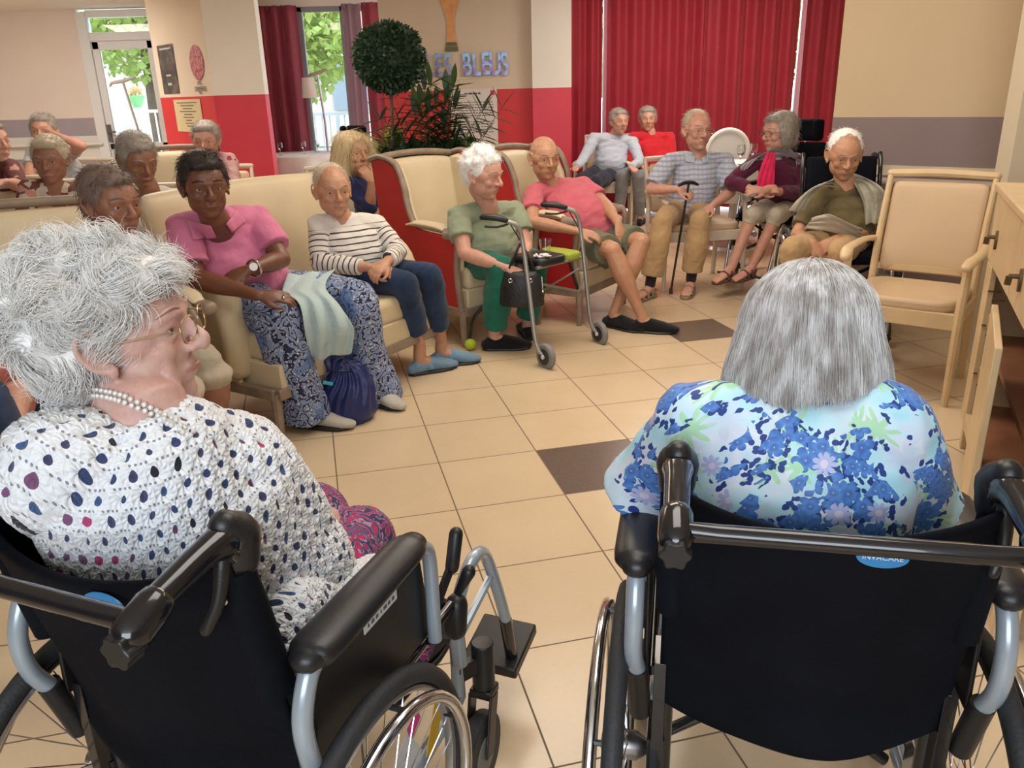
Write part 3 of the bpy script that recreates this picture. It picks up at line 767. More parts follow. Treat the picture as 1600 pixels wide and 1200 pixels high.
W1 = wheelchair('black wheelchair in the left foreground holding the woman in the white crocheted shawl', (-.54, .932), -math.atan2(.373, .927))
W2 = wheelchair('black wheelchair in the right foreground holding the woman in the blue floral blouse', (.431, .976), -math.atan2(.207, .978))
M['oval_blue'] = mat('badge_blue', (.03, .22, .52), .35)
def wc_badge(W, x, z, y, txt):
    b = MB().lathe([(.032, -.0012), (.032, .0012)], (0, 0, 0), n=36)
    for p in b.v: p.y *= .48
    S = basis4((x, y, z), (1, 0, 0), (0, .0, 1)); 
    b.v = [S @ p for p in b.v]; o = b.build('maker_badge', M['oval_blue'], W)
    text_mesh('badge_lettering', txt, .0105, basis4((x, y - .0016, z), (1, 0, 0), (0, 0, 1)), M['label_white'], o, .0004)
wc_badge(W1, .065, .838, -.0705, 'INVACARE')
wc_badge(W2, .055, .838, -.068, 'INVACARE')
# name strip on the armrest guard of the left wheelchair, written tags hanging under its seat
MB().box((.2495, .25, .655), (.0016, .10, .018)).build('name_strip', M['label_white'], W1)
_nm = MB()
for k, wd in enumerate((.006, .012, .010, .004, .014, .009, .011)): _nm.box((.2506, .212 + k * .0125, .655), (.0008, wd * .7, .006))
_nm.build('handwritten_line', mat('ink', (.12, .12, .15), .6), W1)
MB().box((.235, .345, .345), (.002, .042, .035), Matrix.Rotation(.3, 3, 'X')).build('pink_tag', mat('tag_pink', (.8, .06, .3), .6), W1)
MB().box((.240, .410, .285), (.002, .040, .10), Matrix.Rotation(-.5, 3, 'X')).build('yellow_tag', mat('tag_yellow', (.75, .45, .03), .6), W1)
MB().box((.232, .310, .285), (.002, .085, .09), Matrix.Rotation(.5, 3, 'X')).build('paper_tag', M['label_white'], W1)

def simple_wheelchair(label, loc, rz, headrest=True, foot=True, lz=0.0):
    """folding comfort wheelchair with headrest, facing the viewer"""
    t = thing('wheelchair', label, 'wheelchair', (*loc, 0), rz); hw = .22
    mb = MB()
    for s in (-1, 1):
        mb.tube([(s * hw, .06, .2), (s * hw, .04, .5), (s * hw, -.06, .98), (s * hw, -.14, 1.0)], .0125, 10, sub=3)
        mb.tube([(s * hw, .04, .47), (s * hw, .46, .47), (s * hw, .50, .40), (s * hw, .52, .25)], .0125, 10, sub=3)
        mb.tube([(s * hw, .0, .22), (s * hw, .45, .22)], .012, 10)
    mb.tube([(-hw, .25, .22), (hw, .3, .45)], .01, 8); mb.tube([(hw, .25, .22), (-hw, .3, .45)], .01, 8)
    mb.build('frame', M['black_gloss'], t)
    MB().box((0, .24, .49), (.42, .44, .07)).build('seat', M['black_fabric'], t, bevel=.025, bseg=3)
    MB().box((0, -.02, .76), (.40, .06, .50), Matrix.Rotation(.2, 3, 'X')).build('backrest', M['black_fabric'], t, bevel=.025, bseg=3)
    for s in (-1, 1):
        MB().tube([(s * hw, -.12, 1.0), (s * hw, -.22, 1.0)], .017, 12, 'round').build('push_handle', M['black_plastic'], t)
        MB().box((s * .26, .2, .71), (.055, .30, .035)).build('armrest_pad', M['black_plastic'], t, bevel=.014, bseg=3)
        MB().tube([(s * .26, .08, .70), (s * .26, .05, .5)], .011, 8).tube([(s * .26, .33, .70), (s * .26, .37, .5)], .011, 8).build('armrest_post', M['steel'], t)
        drive_wheel(t, s, t, .29, .06, .30, .03, 20, False)
        cw = MB().tube([(s * .22 - .015, .46, .08), (s * .22 + .015, .46, .08)], .08, 20).build('castor_wheel', M['rubber'], t, bevel=.005)
        MB().tube([(s * .22, .47, .27), (s * .22, .46, .09)], .013, 8).build('castor_fork', M['steel'], cw)
        if foot:
            lr = MB().tube([(s * .19, .49, .46), (s * .19, .56, .44), (s * .17, .66, .12)], .012, 10, sub=4).build('leg_rest', M['steel'], t)
            MB().box((s * .09, .70, .11), (.16, .16, .015), Matrix.Rotation(.25, 3, 'X')).build('footplate', M['black_plastic'], lr, bevel=.004)
    if headrest:
        h = MB().box((0, -.13, 1.09), (.18, .07, .16), Matrix.Rotation(.1, 3, 'X')).box((-.105, -.10, 1.09), (.06, .09, .16), Matrix.Rotation(-.5, 3, 'Z')).box((.105, -.10, 1.09), (.06, .09, .16), Matrix.Rotation(.5, 3, 'Z')).build('headrest', M['black_fabric'], t, bevel=.028, bseg=3)
        MB().tube([(0, -.10, .9), (0, -.15, 1.08)], .01, 8).build('headrest_rod', M['steel'], h)
    return t

# ------------------------------------------------------------------ wing chair and bergere sofa (x right, y ahead)
def wing_sofa(kind, label, cat, loc, rz, W_=.66, D_=.72, H_=1.04, wings=True, red=True, trim=True, round_arm=False, cushions=1, group=None, legs=True, arm_set=.0, leather=None):
    t = thing(kind, label, cat, (*loc, 0), rz, group); L = leather or M['leather']; hw = W_ / 2; wm = M['wood_grey']
    side = M['leather_red'] if red else L
    if wings:
        prof = [(.04, .20), (.0, .55), (-.07, H_), (.02, H_ + .02), (.15, H_ - .02), (.215, H_ - .14), (.23, .82), (.27, .71), (.34, .665), (D_ - .12, .65), (D_ - .05, .62), (D_ - .06, .45), (D_ - .04, .20)]
        edge = [(-.09, H_ + .012), (.02, H_ + .03), (.16, H_ - .01), (.23, H_ - .14), (.245, .82), (.285, .72), (.34, .69), (D_ - .12, .672), (D_ - .04, .63), (D_ - .055, .45), (D_ - .03, .22)]
    else:
        prof = [(.04, .20), (.0, .55), (.0, .64), (.34, .655), (D_ - .22 - arm_set, .64), (D_ - .12 - arm_set, .58), (D_ - .08 - arm_set, .45), (D_ - .06 - arm_set, .20)]
        edge = [(.0, .67), (.34, .675), (D_ - .22 - arm_set, .66), (D_ - .11 - arm_set, .59), (D_ - .07 - arm_set, .45), (D_ - .05 - arm_set, .22)]
    for s in (-1, 1):
        sp = MB().prism(prof, (s * hw - .012, 0, 0), (0, 1, 0), (0, 0, 1), (.024, 0, 0)).build('side_panel', side, t, bevel=.008)
        if wings:
            MB().prism([(p[0] + .01, p[1] - .012) for p in prof[1:] if p[1] > .4], (s * (hw - .04) - .025, 0, 0), (0, 1, 0), (0, 0, 1), (.05, 0, 0)).build('wing', L, t, bevel=.02, bseg=3)
        if trim:
            MB().tube([(s * hw, p[0], p[1]) for p in edge], [(.021, .017)] * len(edge), 12, sub=4, side=(1, 0, 0)).build('side_trim', wm, t)
        if round_arm:
            a = D_ - .10 - arm_set
            MB().tube([(s * (hw - .02), .0, .66), (s * (hw - .02), .2, .67), (s * (hw - .02), a - .09, .65), (s * (hw - .02), a + .01, .54), (s * (hw - .02), a + .02, .30)], [(.075, .06), (.07, .06), (.07, .06), (.075, .06), (.07, .05)], 16, 'round', sub=4, side=(1, 0, 0)).build('arm_roll', L, t)
        else:
            MB().tube([(s * (hw - .01), .24, .685), (s * (hw - .01), .34, .70), (s * (hw - .01), D_ - .2, .695), (s * (hw - .01), D_ - .13, .675)], [(.030, .010), (.038, .020), (.038, .020), (.028, .008)], 14, 'round', sub=3, side=(1, 0, 0)).build('arm_pad', L, t)
            ah = MB().box((s * hw, D_ - .10, .655), (.06, .10, .05)).build('arm_head', wm, t, bevel=.02, bseg=3)
    g = []                                         # padded back, slightly crowned
    for k in range(9):
        z = .36 + (H_ - .36) * k / 8; g.append([V((x * (hw - .03), .075 - (z - .4) * .16 + .03 * (1 - x * x) * math.sin(PI * k / 8) ** .6, z + (.025 * (1 - x * x) if k == 8 else 0))) for x in [i / 6 - 1 for i in range(13)]])
    MB().sheet(g).build('backrest', L, t, solid=.085, soff=-1, bevel=0, sub=1)
    if trim:
        MB().tube([(-hw, -.09, H_ + .01), (-hw * .5, -.085, H_ + .028), (0, -.085, H_ + .034), (hw * .5, -.085, H_ + .028), (hw, -.09, H_ + .01)], [(.022, .02)] * 5, 12, sub=4, side=(0, 1, 0)).build('top_trim', wm, t)
    n = cushions; cw = (W_ - .07) / n
    for k in range(n):
        c0 = -W_ / 2 + .035 + cw * (k + .5)
        cu = MB(); g1 = []
        MB().box((c0, D_ / 2 + .02, .40), (cw - .006, D_ - .05, .13)).build('seat_cushion', L, t, bevel=.035, bseg=4)
    MB().box((0, D_ / 2 + .02, .285), (W_ - .05, D_ - .04, .12)).build('base', side if not red else L, t, bevel=.01)
    if trim or True:
        MB().box((0, D_ - .01, .215), (W_, .04, .05)).box((0, .04, .215), (W_, .04, .05)).box((-hw, D_ / 2, .215), (.035, D_ - .04, .05)).box((hw, D_ / 2, .215), (.035, D_ - .04, .05)).build('rail', wm, t, bevel=.006)
    if legs:
        for sx in (-1, 1):
            for yy in (.05, D_ - .03):
                MB().tube([(sx * (hw - .01), yy, .22), (sx * (hw - .01), yy + (.0 if yy > .2 else -.03), .0)], [.026, .017], 8).build('leg', wm, t)
    return t
CH = wing_sofa('wing_chair', 'cream wing chair with red sides holding the white haired woman in sage green', 'armchair', (-.54, 4.82), math.radians(43 + 180), group='red sided wing chairs')
def place(o, fl, a, W_, D_):
    """front corner on the viewer's left at fl, facing angle a (0 = towards the viewer, positive turns to the right)"""
    h = V((math.sin(a), -math.cos(a), 0)); ax = V((math.cos(a), math.sin(a), 0)); o_ = V((*fl, 0)) + ax * W_ / 2 - h * D_
    rz = math.atan2(h.y, h.x) - PI / 2
    o.location = o_; o.rotation_euler = (0, 0, rz); XF[o] = Matrix.Translation(o_) @ frame_rot(rz); return o
place(CH, (-.26, 4.56), math.radians(45), .66, .72)
CD = wing_sofa('wing_chair', 'cream wing chair with red sides holding the man in the pink t-shirt', 'armchair', (0, 0), 0, group='red sided wing chairs')
place(CD, (.46, 4.96), math.radians(56), .66, .72)
SB = wing_sofa('sofa', 'cream two seat sofa holding the woman in a pink polo and the one in stripes', 'sofa', (0, 0), 0, 1.22, .74, 1.03, wings=False, red=False, trim=False, round_arm=True, cushions=2, arm_set=.16)
place(SB, (-1.0, 3.25), math.radians(58), 1.22, .74)
SA = wing_sofa('sofa', 'cream sofa with a taupe wood top rail behind the white curls at the left', 'sofa', (0, 0), 0, 1.5, .74, 1.02, wings=False, red=False, trim=True, round_arm=False, cushions=2, arm_set=.1)
place(SA, (-2.14, 1.92), math.radians(47), 1.5, .74)
# grey cream side arm of sofa B with its carved scroll, seen beyond the curls

# ------------------------------------------------------------------ pale wood armchair
def wood_armchair(label, loc, rz, m=None, pad=None, H_=.98, W_=.56, D_=.56, group=None, name='wooden_armchair'):
    t = thing(name, label, 'chair', (*loc, 0), rz, group); m = m or M['wood_pale']; pad = pad or M['pad_beige']; hw = W_ / 2
    for s in (-1, 1):
        MB().tube([(s * (hw - .02), .0, 0), (s * (hw - .02), .03, .40), (s * (hw - .02), -.005, .66), (s * (hw - .02), -.10, H_)], [(.018, .024), (.020, .028), (.018, .026), (.016, .018)], 8, sub=4, side=(1, 0, 0)).build('back_leg', m, t, bevel=.003)
        MB().tube([(s * hw, D_ - .02, 0), (s * hw, D_ - .03, .44), (s * hw, D_ - .07, .66)], [(.016, .018), (.021, .023), (.018, .02)], 8, sub=3, side=(1, 0, 0)).build('front_leg', m, t)
        MB().tube([(s * (hw - .01), -.01, .665), (s * (hw + .015), .12, .675), (s * (hw + .02), .34, .672), (s * (hw + .01), D_ - .06, .665), (s * hw, D_ - .01, .645)], [(.014, .015), (.022, .014), (.026, .014), (.028, .016), (.024, .018)], 12, 'round', sub=4, side=(1, 0, 0)).build('armrest', m, t)
        MB().bar((s * (hw - .012), .03, .40), (s * (hw - .005), D_ - .03, .40), .022, .065).build('side_rail', m, t, bevel=.004)
    MB().bar((-hw, D_ - .03, .395), (hw, D_ - .03, .395), .024, .075).build('front_rail', m, t, bevel=.004); MB().bar((-hw, .03, .40), (hw, .03, .40), .022, .06).build('rear_rail', m, t, bevel=.004)
    fr = MB().tube([(-hw + .02, -.098, H_), (0, -.112, H_ + .006), (hw - .02, -.098, H_)], [(.020, .020)] * 3, 8, 'round', sub=4, side=(0, 1, 0))
    fr.build('top_rail', m, t); MB().bar((-hw + .02, .0, .53), (hw - .02, .0, .53), .022, .03).build('lower_back_rail', m, t)
    g = []
    for k in range(7):
        z = .50 + (H_ - .03 - .50) * k / 6; g.append([V((x * (hw - .035), -.002 - (z - .60) * .27 * (1 if z > .6 else .3) - .015 * (1 - x * x), z)) for x in [i / 4 - 1 for i in range(9)]])
    MB().sheet(g).build('backrest', pad, t, solid=.035, sub=1)
    ol = []
    for k in range(24):
        a = 2 * PI * k / 24; c_, s_ = math.cos(a), math.sin(a); e = .42
        ol.append(((hw - .012) * math.copysign(abs(c_) ** e, c_), D_ / 2 - .005 + (D_ / 2 - .012) * math.copysign(abs(s_) ** e, s_)))
    MB().prism(ol, (0, 0, .425), (1, 0, 0), (0, 1, 0), (0, 0, .055)).build('seat', pad, t, bevel=.018, bseg=3)
    return t
RC = wood_armchair('empty beige padded wooden armchair at the right beside the cupboard', (0, 0), 0, W_=.51, D_=.49)
_fl, _fr_ = V((2.155, 4.37, 0)), V((1.99, 3.45, 0))
_h = V((-.86, -.50, 0))
_h = V((-.62, -.785, 0)); RC.location = V((2.08, 3.98, 0)); RC.rotation_euler = (0, 0, math.atan2(_h.y, _h.x) - PI / 2)
XF[RC] = Matrix.Translation(RC.location) @ frame_rot(RC.rotation_euler[2])

# ------------------------------------------------------------------ chest of drawers (local x along its front, y = out of the front)
_e = V((-.42, -.91, 0)).normalized(); _nf = V((-_e.y * -1, 0, 0))
def chest():
    far = V((1.84, 3.04, 0)); rz = math.atan2(_e.y, _e.x)
    t = thing('cupboard', 'pale wooden cupboard with its door ajar at the right edge of the picture', 'cupboard', far, rz)
    o_ = 1 if (Matrix.Rotation(rz, 3, 'Z') @ V((0, 1, 0))).x < 0 else -1
    L_, Dp, Ht = 1.36, .42, 1.025; w_ = M['wood_pale']
    dk = mat('cupboard_inside', (.24, .10, .05), .5, var=.15, vscale=12); bz = mat('bronze_dark', (.15, .10, .05), .4, .8)
    Y = lambda v: o_ * v
    MB().span((0, Y(0), .12), (.022, Y(-Dp), Ht)).build('side_panel', w_, t, bevel=.003); MB().span((L_ - .022, 0, .12), (L_, Y(-Dp), Ht)).build('side_panel', w_, t, bevel=.003)
    MB().span((.02, Y(-Dp + .015), .12), (L_ - .02, Y(-Dp), Ht)).build('back_panel', dk, t)
    MB().span((0, Y(.012), .13), (.15, Y(-.01), Ht - .26)).build('front_stile', w_, t, bevel=.003)
    MB().span((.10, Y(.012), .13), (L_, Y(-.01), .19)).build('bottom_rail', w_, t, bevel=.003)
    MB().span((.02, Y(-.01), .17), (L_ - .02, Y(-Dp + .02), .19)).build('shelf', dk, t); MB().span((.02, Y(-.03), .46), (L_ - .02, Y(-Dp + .02), .48)).build('shelf', dk, t)
    MB().span((-.02, Y(.03), Ht), (L_ + .02, Y(-Dp), Ht + .028)).build('top', w_, t, bevel=.006)
    for k in range(2):
        x0, x1 = .006 + k * L_ / 2, L_ / 2 - .004 + k * L_ / 2
        d = MB().span((x0, Y(.016), Ht - .25), (x1, Y(-.004), Ht - .008)).build('drawer', w_, t, bevel=.004)
        MB().span((x0 + .03, Y(-.02), Ht - .24), (x1 - .03, Y(-.36), Ht - .05)).build('drawer_box', dk, d)
        xc = x0 + .20
        MB().tube([(xc, Y(.014), Ht - .15), (xc, Y(.024), Ht - .15)], [(.014, .034)] * 2, 14, side=(1, 0, 0)).tube([(xc, Y(.02), Ht - .14), (xc, Y(.05), Ht - .14)], .007, 8).tube([(xc, Y(.048), Ht - .14), (xc + .0, Y(.05), Ht - .165)], .009, 8).build('lock_and_key', bz, d)
    for x in (.16, .30):
        for z in (.36, .55, .68): MB().tube([(x, Y(-.03), z), (x, Y(.012), z)], .0035, 8).build('shelf_pin', bz, t)
    dz0, dz1 = .14, Ht - .30                       # door hinged near the far stile, standing open
    hx = .56; an = math.radians(4)
    c, s_ = math.cos(an), math.sin(an)
    dd = MB().prism([(0, 0), (.52 * c, .52 * s_), (.52 * c - .02 * s_, .52 * s_ + .02 * c), (-.02 * s_, .02 * c)], (hx, Y(.02), dz0), (1, 0, 0), (0, Y(1), 0), (0, 0, dz1 - dz0)).build('door', w_, t, bevel=.003)
    for z in (dz1 - .06, dz0 + .34): MB().box((hx - .012, Y(.035), z), (.04, .012, .045)).build('hinge', M['brass'], dd, bevel=.002)
    MB().span((0, Y(-.0), .0), (.05, Y(-.06), .13)).build('foot', w_, t, bevel=.004); MB().span((L_ - .05, Y(-.0), .0), (L_, Y(-.06), .13)).build('foot', w_, t, bevel=.004)
    MB().span((0, Y(-Dp + .06), .0), (.05, Y(-Dp), .13)).build('foot', w_, t, bevel=.004); MB().span((L_ - .05, Y(-Dp + .06), .0), (L_, Y(-Dp), .13)).build('foot', w_, t, bevel=.004)
    return t
chest()

# ------------------------------------------------------------------ rollator with seat
def rollator():
    o = V((.22, 4.62, 0)); t = thing('rollator', 'grey aluminium rollator with black and green seat standing before the knees', 'rollator', o)
    gr = mat('rollator_grey', (.34, .33, .31), .35, .6)
    P = lambda x, y, D: at(x, y, D)
    hl, hr = P(800, 345, 4.38), P(892, 325, 4.72)
    wl, wr = P(853, 557, 4.17), P(937, 521, 4.60)
    for (h, wpt, nm, px) in ((hl, wl, 0, (-.5, -.1)), (hr, wr, 1, (-.5, .1))):
        low = wpt + V((-.05, .02, .06))
        mb = MB().tube([h + V((-.03, 0, .0)), h + V((.03, 0, -.03)), h + V((.055, 0, -.12)), low * .5 + (h + V((.055, 0, -.12))) * .5, low, wpt + V((.0, .0, .0))], .0125, 12, sub=3)
        s = mb.build('side_tube', gr, t, world=True)
        g0 = h + V((-.03, .0, .002)); MB().tube([g0 + V((-.13, .01, .02)), g0 + V((-.06, 0, .018)), g0], [.016, .019, .015], 12, 'round', sub=2).build('hand_grip', M['black_plastic'], s, world=True)
        MB().tube([g0 + V((.01, .01, -.02)), g0 + V((-.05, .01, -.035)), g0 + V((-.12, .012, -.03))], .006, 8, sub=2).build('brake_lever', M['black_plastic'], s, world=True)
        MB().tube([g0 + V((.02, .01, -.02)), g0 + V((.09, .03, -.16)), g0 + V((.08, .03, -.3))], .0035, 6, sub=4).build('brake_cable', M['black_plastic'], s, world=True)
        ax = V((.80, .55, 0)).normalized() if nm == 0 else V((.85, .45, 0)).normalized()
        wh = MB().tube([wpt - ax * .016, wpt + ax * .016], .072, 32).build('wheel', M['rubber_grey'], t, world=True, bevel=.008)
        MB().tube([wpt - ax * .019, wpt + ax * .019], .045, 24).build('wheel_hub', M['black_plastic'], wh, world=True)
        MB().tube([wpt - ax * .026, wpt + ax * .026], .012, 12).build('axle_cap', M['label_white'], wh, world=True)
    # rear legs, one ending in a green rubber ball
    b0 = atz(735, 538, .035); b1 = P(806, 425, 4.5)
    MB().tube([b1, P(745, 490, 4.52), P(735, 520, 4.54), b0], .0105, 10, sub=4).build('rear_leg', M['black_gloss'], t, world=True)
    MB().ell(b0, .034, n=20).build('ball_tip', mat('ball_lime', (.45, .55, .03), .8, bump=.3, bscale=300), t, world=True)
    b2 = P(905, 460, 4.98); b3 = P(888, 400, 4.9)
    MB().tube([b3, b2, atz(908, 500, .02)], .0105, 8).build('rear_leg', M['black_gloss'], t, world=True)
    c = P(850, 408, 4.55); ax = (hr - hl); ax.z = 0; ax.normalize(); n = V((ax.y, -ax.x, 0))
    def pad(x0, x1, hw, m, nm):
        pl = []
        for k in range(28):
            a = 2 * PI * k / 28; pl.append(((x0 + x1) / 2 + (x1 - x0) / 2 * math.copysign(abs(math.cos(a)) ** .5, math.cos(a)), hw * math.copysign(abs(math.sin(a)) ** .5, math.sin(a))))
        return MB().prism(pl, c, ax, n, (0, 0, .045)).build(nm, m, t, world=True, bevel=.015, bseg=3)
    pad(-.16, .075, .13, M['black_plastic'], 'seat_pad'); pad(.07, .20, .125, mat('pad_lime', (.32, .40, .04), .5), 'seat_pad_end')
    MB().tube([c + ax * -.17 - n * .1, c + ax * .20 - n * .1], .010, 8).tube([c + ax * -.17 + n * .1, c + ax * .20 + n * .1], .010, 8).tube([P(826, 440, 4.5), P(905, 455, 4.75), P(912, 430, 4.8)], .007, 8).tube([P(905, 420, 4.75), P(845, 455, 4.6)], .006, 8).build('seat_frame', gr, t, world=True)
    return t, c, ax, n
RO_, rc, rax, rn = rollator()
gz = rc + rax * -.02 + rn * .03 + V((0, 0, .046))
g_ = thing('drinking_glass', 'clear drinking glass standing on the black rollator seat', 'glass', gz)
MB().lathe([(.024, .0), (.036, .085), (.034, .085), (.022, .006)], (0, 0, 0)).build('bowl', M['glassware'], g_)
mb = MB(); rs = random.Random(5); tq = rc + rax * -.09 + rn * .08 + V((0, 0, .05))
for k in range(14): mb.ell(tq + V((rs.uniform(-.06, .05), rs.uniform(-.03, .03), rs.uniform(0, .01))), (rs.uniform(.012, .022), rs.uniform(.006, .012), rs.uniform(.004, .009)), Matrix.Rotation(rs.random() * 3, 3, 'Z'), 8)
ts = thing('paper_napkin', 'crumpled white paper napkin beside the glass on the rollator seat', 'napkin', tq)
mb.build('crumple', M['cloth_white'], ts, world=True)

# black handbag hanging from the rollator
def handbag():
    c = at(815, 450, 4.38); t = thing('handbag', 'black leather handbag hanging from the near side of the rollator', 'handbag', c)
    lm = mat('bag_black', (.014, .014, .015), .45, bump=.3, bscale=90)
    X = V((.92, -.12, .0)).normalized(); Y = V((.12, .92, 0)).normalized(); Z = V((0, 0, 1))
    mb = MB()
    g = []
    ring = []
    for k, (z, wx, wy) in enumerate([(-.10, .115, .05), (-.085, .125, .065), (.0, .118, .062), (.07, .10, .045), (.095, .088, .022)]):
        ring.append((c + Z * z, (wx, wy)))
    mb.tube([r_[0] for r_ in ring], [r_[1] for r_ in ring], 28, sub=3, side=X)
    b = mb.build('bag_body', lm, t, world=True)
    MB().tube([c + X * -.075 + Z * .09, c + X * -.04 + Z * .17 - Y * .02, c + X * .0 + Z * .235, c + X * .05 + Z * .17 - Y * .02, c + X * .075 + Z * .09], .006, 8, sub=5).tube([c + X * -.07 + Z * .09 + Y * .03, c + X * -.03 + Z * .18, c + X * .0 + Z * .245, c + X * .04 + Z * .18, c + X * .07 + Z * .09 + Y * .03], .006, 8, sub=5).build('strap', lm, t, world=True)
    MB().torus(c + X * -.055 + Z * .055 - Y * .062, Y, .010, .003, 16, 6).torus(c + X * .055 + Z * .055 - Y * .062, Y, .010, .003, 16, 6).build('ring', M['chrome'], t, world=True)
    MB().tube([c + X * .115 + Z * .07 - Y * .03, c + X * .12 + Z * .0 - Y * .04], .003, 6).ell(c + X * .12 - Z * .01 - Y * .04, .008, n=10).build('charm', M['chrome'], t, world=True)
handbag()

# navy drawstring bag on the floor by the white shoe
def tote():
    c = atz(548, 655, .0); t = thing('drawstring_bag', 'navy blue drawstring bag slumped on the floor beside the white shoe', 'bag', c)
    mb = MB().tube([c + V((0, 0, .01)), c + V((0, 0, .05)), c + V((0, .01, .13)), c + V((-.01, .02, .20)), c + V((-.03, .02, .25)), c + V((-.05, .02, .285))], [(.10, .085), (.130, .10), (.125, .10), (.10, .08), (.062, .055), (.045, .04)], 32, 'round', sub=3, side=(1, 0, 0))
    r_ = fuse(mb, .006, 4)
    loc = r_.v - np.array(c); ang = np.arctan2(loc[:, 1], loc[:, 0]); hh = np.clip(loc[:, 2] / .28, 0, 1)
    r_.v = r_.v + r_.n * (.010 * hh * np.sin(ang * 13 + 3 * np.sin(loc[:, 2] * 20)) + .006 * np_noise(r_.v, 9, 3))[:, None].astype(np.float32)
    raw_build(r_, 'bag_body', mat('bag_navy', (.014, .022, .12), .38, var=.2, vscale=10, bump=.2, bscale=30), t)
    MB().tube([c + V((-.07, -.03, .24)), c + V((-.02, -.06, .26)), c + V((.03, -.03, .25)), c + V((.0, .05, .26)), c + V((-.07, -.03, .24))], .004, 6, sub=4).tube([c + V((-.07, -.03, .245)), c + V((-.10, -.05, .20)), c + V((-.13, -.05, .06)), c + V((-.22, .02, .02))], .005, 6, sub=4).build('drawstring', M['navy_vinyl'], t, world=True)
    MB().tube([c + V((-.19, .10, .03)), c + V((-.26, .13, .06)), c + V((-.31, .10, .04))], [(.03, .02), (.035, .012), (.03, .006)], 10, sub=3).build('flap', M['navy_vinyl'], t, world=True)
    MB().box(c + V((-.07, -.068, .205)), (.045, .012, .012), Matrix.Rotation(.2, 3, 'Y')).build('turquoise_trim', mat('turquoise', (.05, .45, .55), .6), t, world=True)
tote()

# ------------------------------------------------------------------ posters, letters
def flat(name, label, cat, px0, py0, px1, py1, Y, m, group=None, dz=.004):
    a, b = at(px0, py0, Y - dz), at(px1, py1, Y - dz)
    t = thing(name, label, cat, ((a.x + b.x) / 2, Y - dz, b.z)); 
    MB().box(((a.x + b.x) / 2, Y - dz, (a.z + b.z) / 2), (abs(b.x - a.x), .004, abs(a.z - b.z))).build('sheet', m, t, world=True, smooth=False)
    return t, a, b
def poster_mat(name, cols, scale=9):
    m = bpy.data.materials.new(name); t = NT(m); co = t.coord()
    t.lk(t.ramp(t.noise(co, scale, 3, .6), cols), t.b.inputs['Base Color']); t.b.inputs['Roughness'].default_value = .5; return m
ink = mat('print_ink', (.05, .045, .05), .6); paper = mat('paper_white', (.70, .66, .64), .6)
def lines(t, x0, x1, zs, y, m, h=.006, seed=1, nm='printed_line'):
    rs = random.Random(seed); mb = MB()
    for z in zs:
        x = x0 + rs.uniform(0, .02)
        while x < x1 - .02:
            w_ = rs.uniform(.012, .045); w_ = min(w_, x1 - x); mb.box((x + w_ / 2, y, z + rs.uniform(-.001, .001)), (w_, .0012, h)); x += w_ + rs.uniform(.006, .012)
    mb.build(nm, m, t, world=True, smooth=False)
t, a, b = flat('song_sheet', 'white printed song sheet with a red corner mark under the ALLEZ LES BLEUS letters', 'poster', 703, 140, 779, 234, YT, paper)
tw = abs(b.x - a.x)
lines(t, a.x + tw * .12, b.x - tw * .08, [a.z - .145 - k * .030 for k in range(6)] + [a.z - .36 - k * .030 for k in range(5)], YT - .008, ink, .008)
lines(t, a.x + tw * .3, b.x - tw * .35, [a.z - .05], YT - .008, ink, .018, 4)
MB().box((b.x - .05, YT - .008, a.z - .045), (.05, .002, .055)).build('red_mark', M['red_lit'], t, world=True)
_xx = (pb1.x - pb0.x)
def on_left(px): return pb0 + (pb1 - pb0) * ((at(px, 120, 8.1).x - pb0.x) / _xx) if False else None
def flat_left(name, label, px0, py0, px1, py1, m, oval=False):
    """on the slanting beige wall by the pillar"""
    d = (pb1 - pb0).normalized(); n = V((d.y, -d.x, 0))
    def hit(px, py):
        rr_ = _w + _r * ((px - 800) / FPX) + _u * ((600 - py) / FPX); s_ = (pb0 + n * .006 - CAM).dot(n) / rr_.dot(n); return CAM + rr_ * s_
    a, b = hit(px0, py0), hit(px1, py1); c = (a + b) / 2; W_ = V((b.x - a.x, b.y - a.y, 0)).length; H_ = a.z - b.z
    t = thing(name, label, 'poster', (c.x, c.y, b.z))
    if oval: poly = [(W_ / 2 * math.cos(k * PI / 16), H_ / 2 * math.sin(k * PI / 16)) for k in range(32)]
    else: poly = [(-W_ / 2, -H_ / 2), (W_ / 2, -H_ / 2), (W_ / 2, H_ / 2), (-W_ / 2, H_ / 2)]
    MB().prism(poly, c, d, (0, 0, 1), n * .003).build('sheet', m, t, world=True, smooth=False)
    return t, c, W_, H_, d, n
t, c, W_, H_, d, n = flat_left('poster', 'dark film style poster on the beige wall beside the glass door', 245, 72, 281, 146, poster_mat('poster_dark', [(.3, (.03, .028, .03)), (.5, (.07, .06, .055)), (.62, (.16, .13, .11)), (.75, (.06, .05, .05))], 6))
for k, (zz, ww, hh) in enumerate([(.42, .7, .02), (-.30, .25, .03), (-.12, .3, .02)]):
    MB().box(c + n * .006 + V((0, 0, zz * H_)), (W_ * ww, .002, hh), Matrix.Rotation(math.atan2(d.y, d.x), 3, 'Z')).build('poster_lettering', mat('poster_pale', (.5, .47, .45), .6), t, world=True)
flo_m = poster_mat('poster_floral', [(.3, (.10, .12, .06)), (.45, (.45, .05, .09)), (.52, (.55, .30, .28)), (.6, (.35, .03, .08)), (.75, (.12, .16, .07))], 14)
t, c, W_, H_, d, n = flat_left('oval_wall_print', 'oval pink and green flower print on the beige wall near the pillar', 293, 72, 322, 125, flo_m, True)
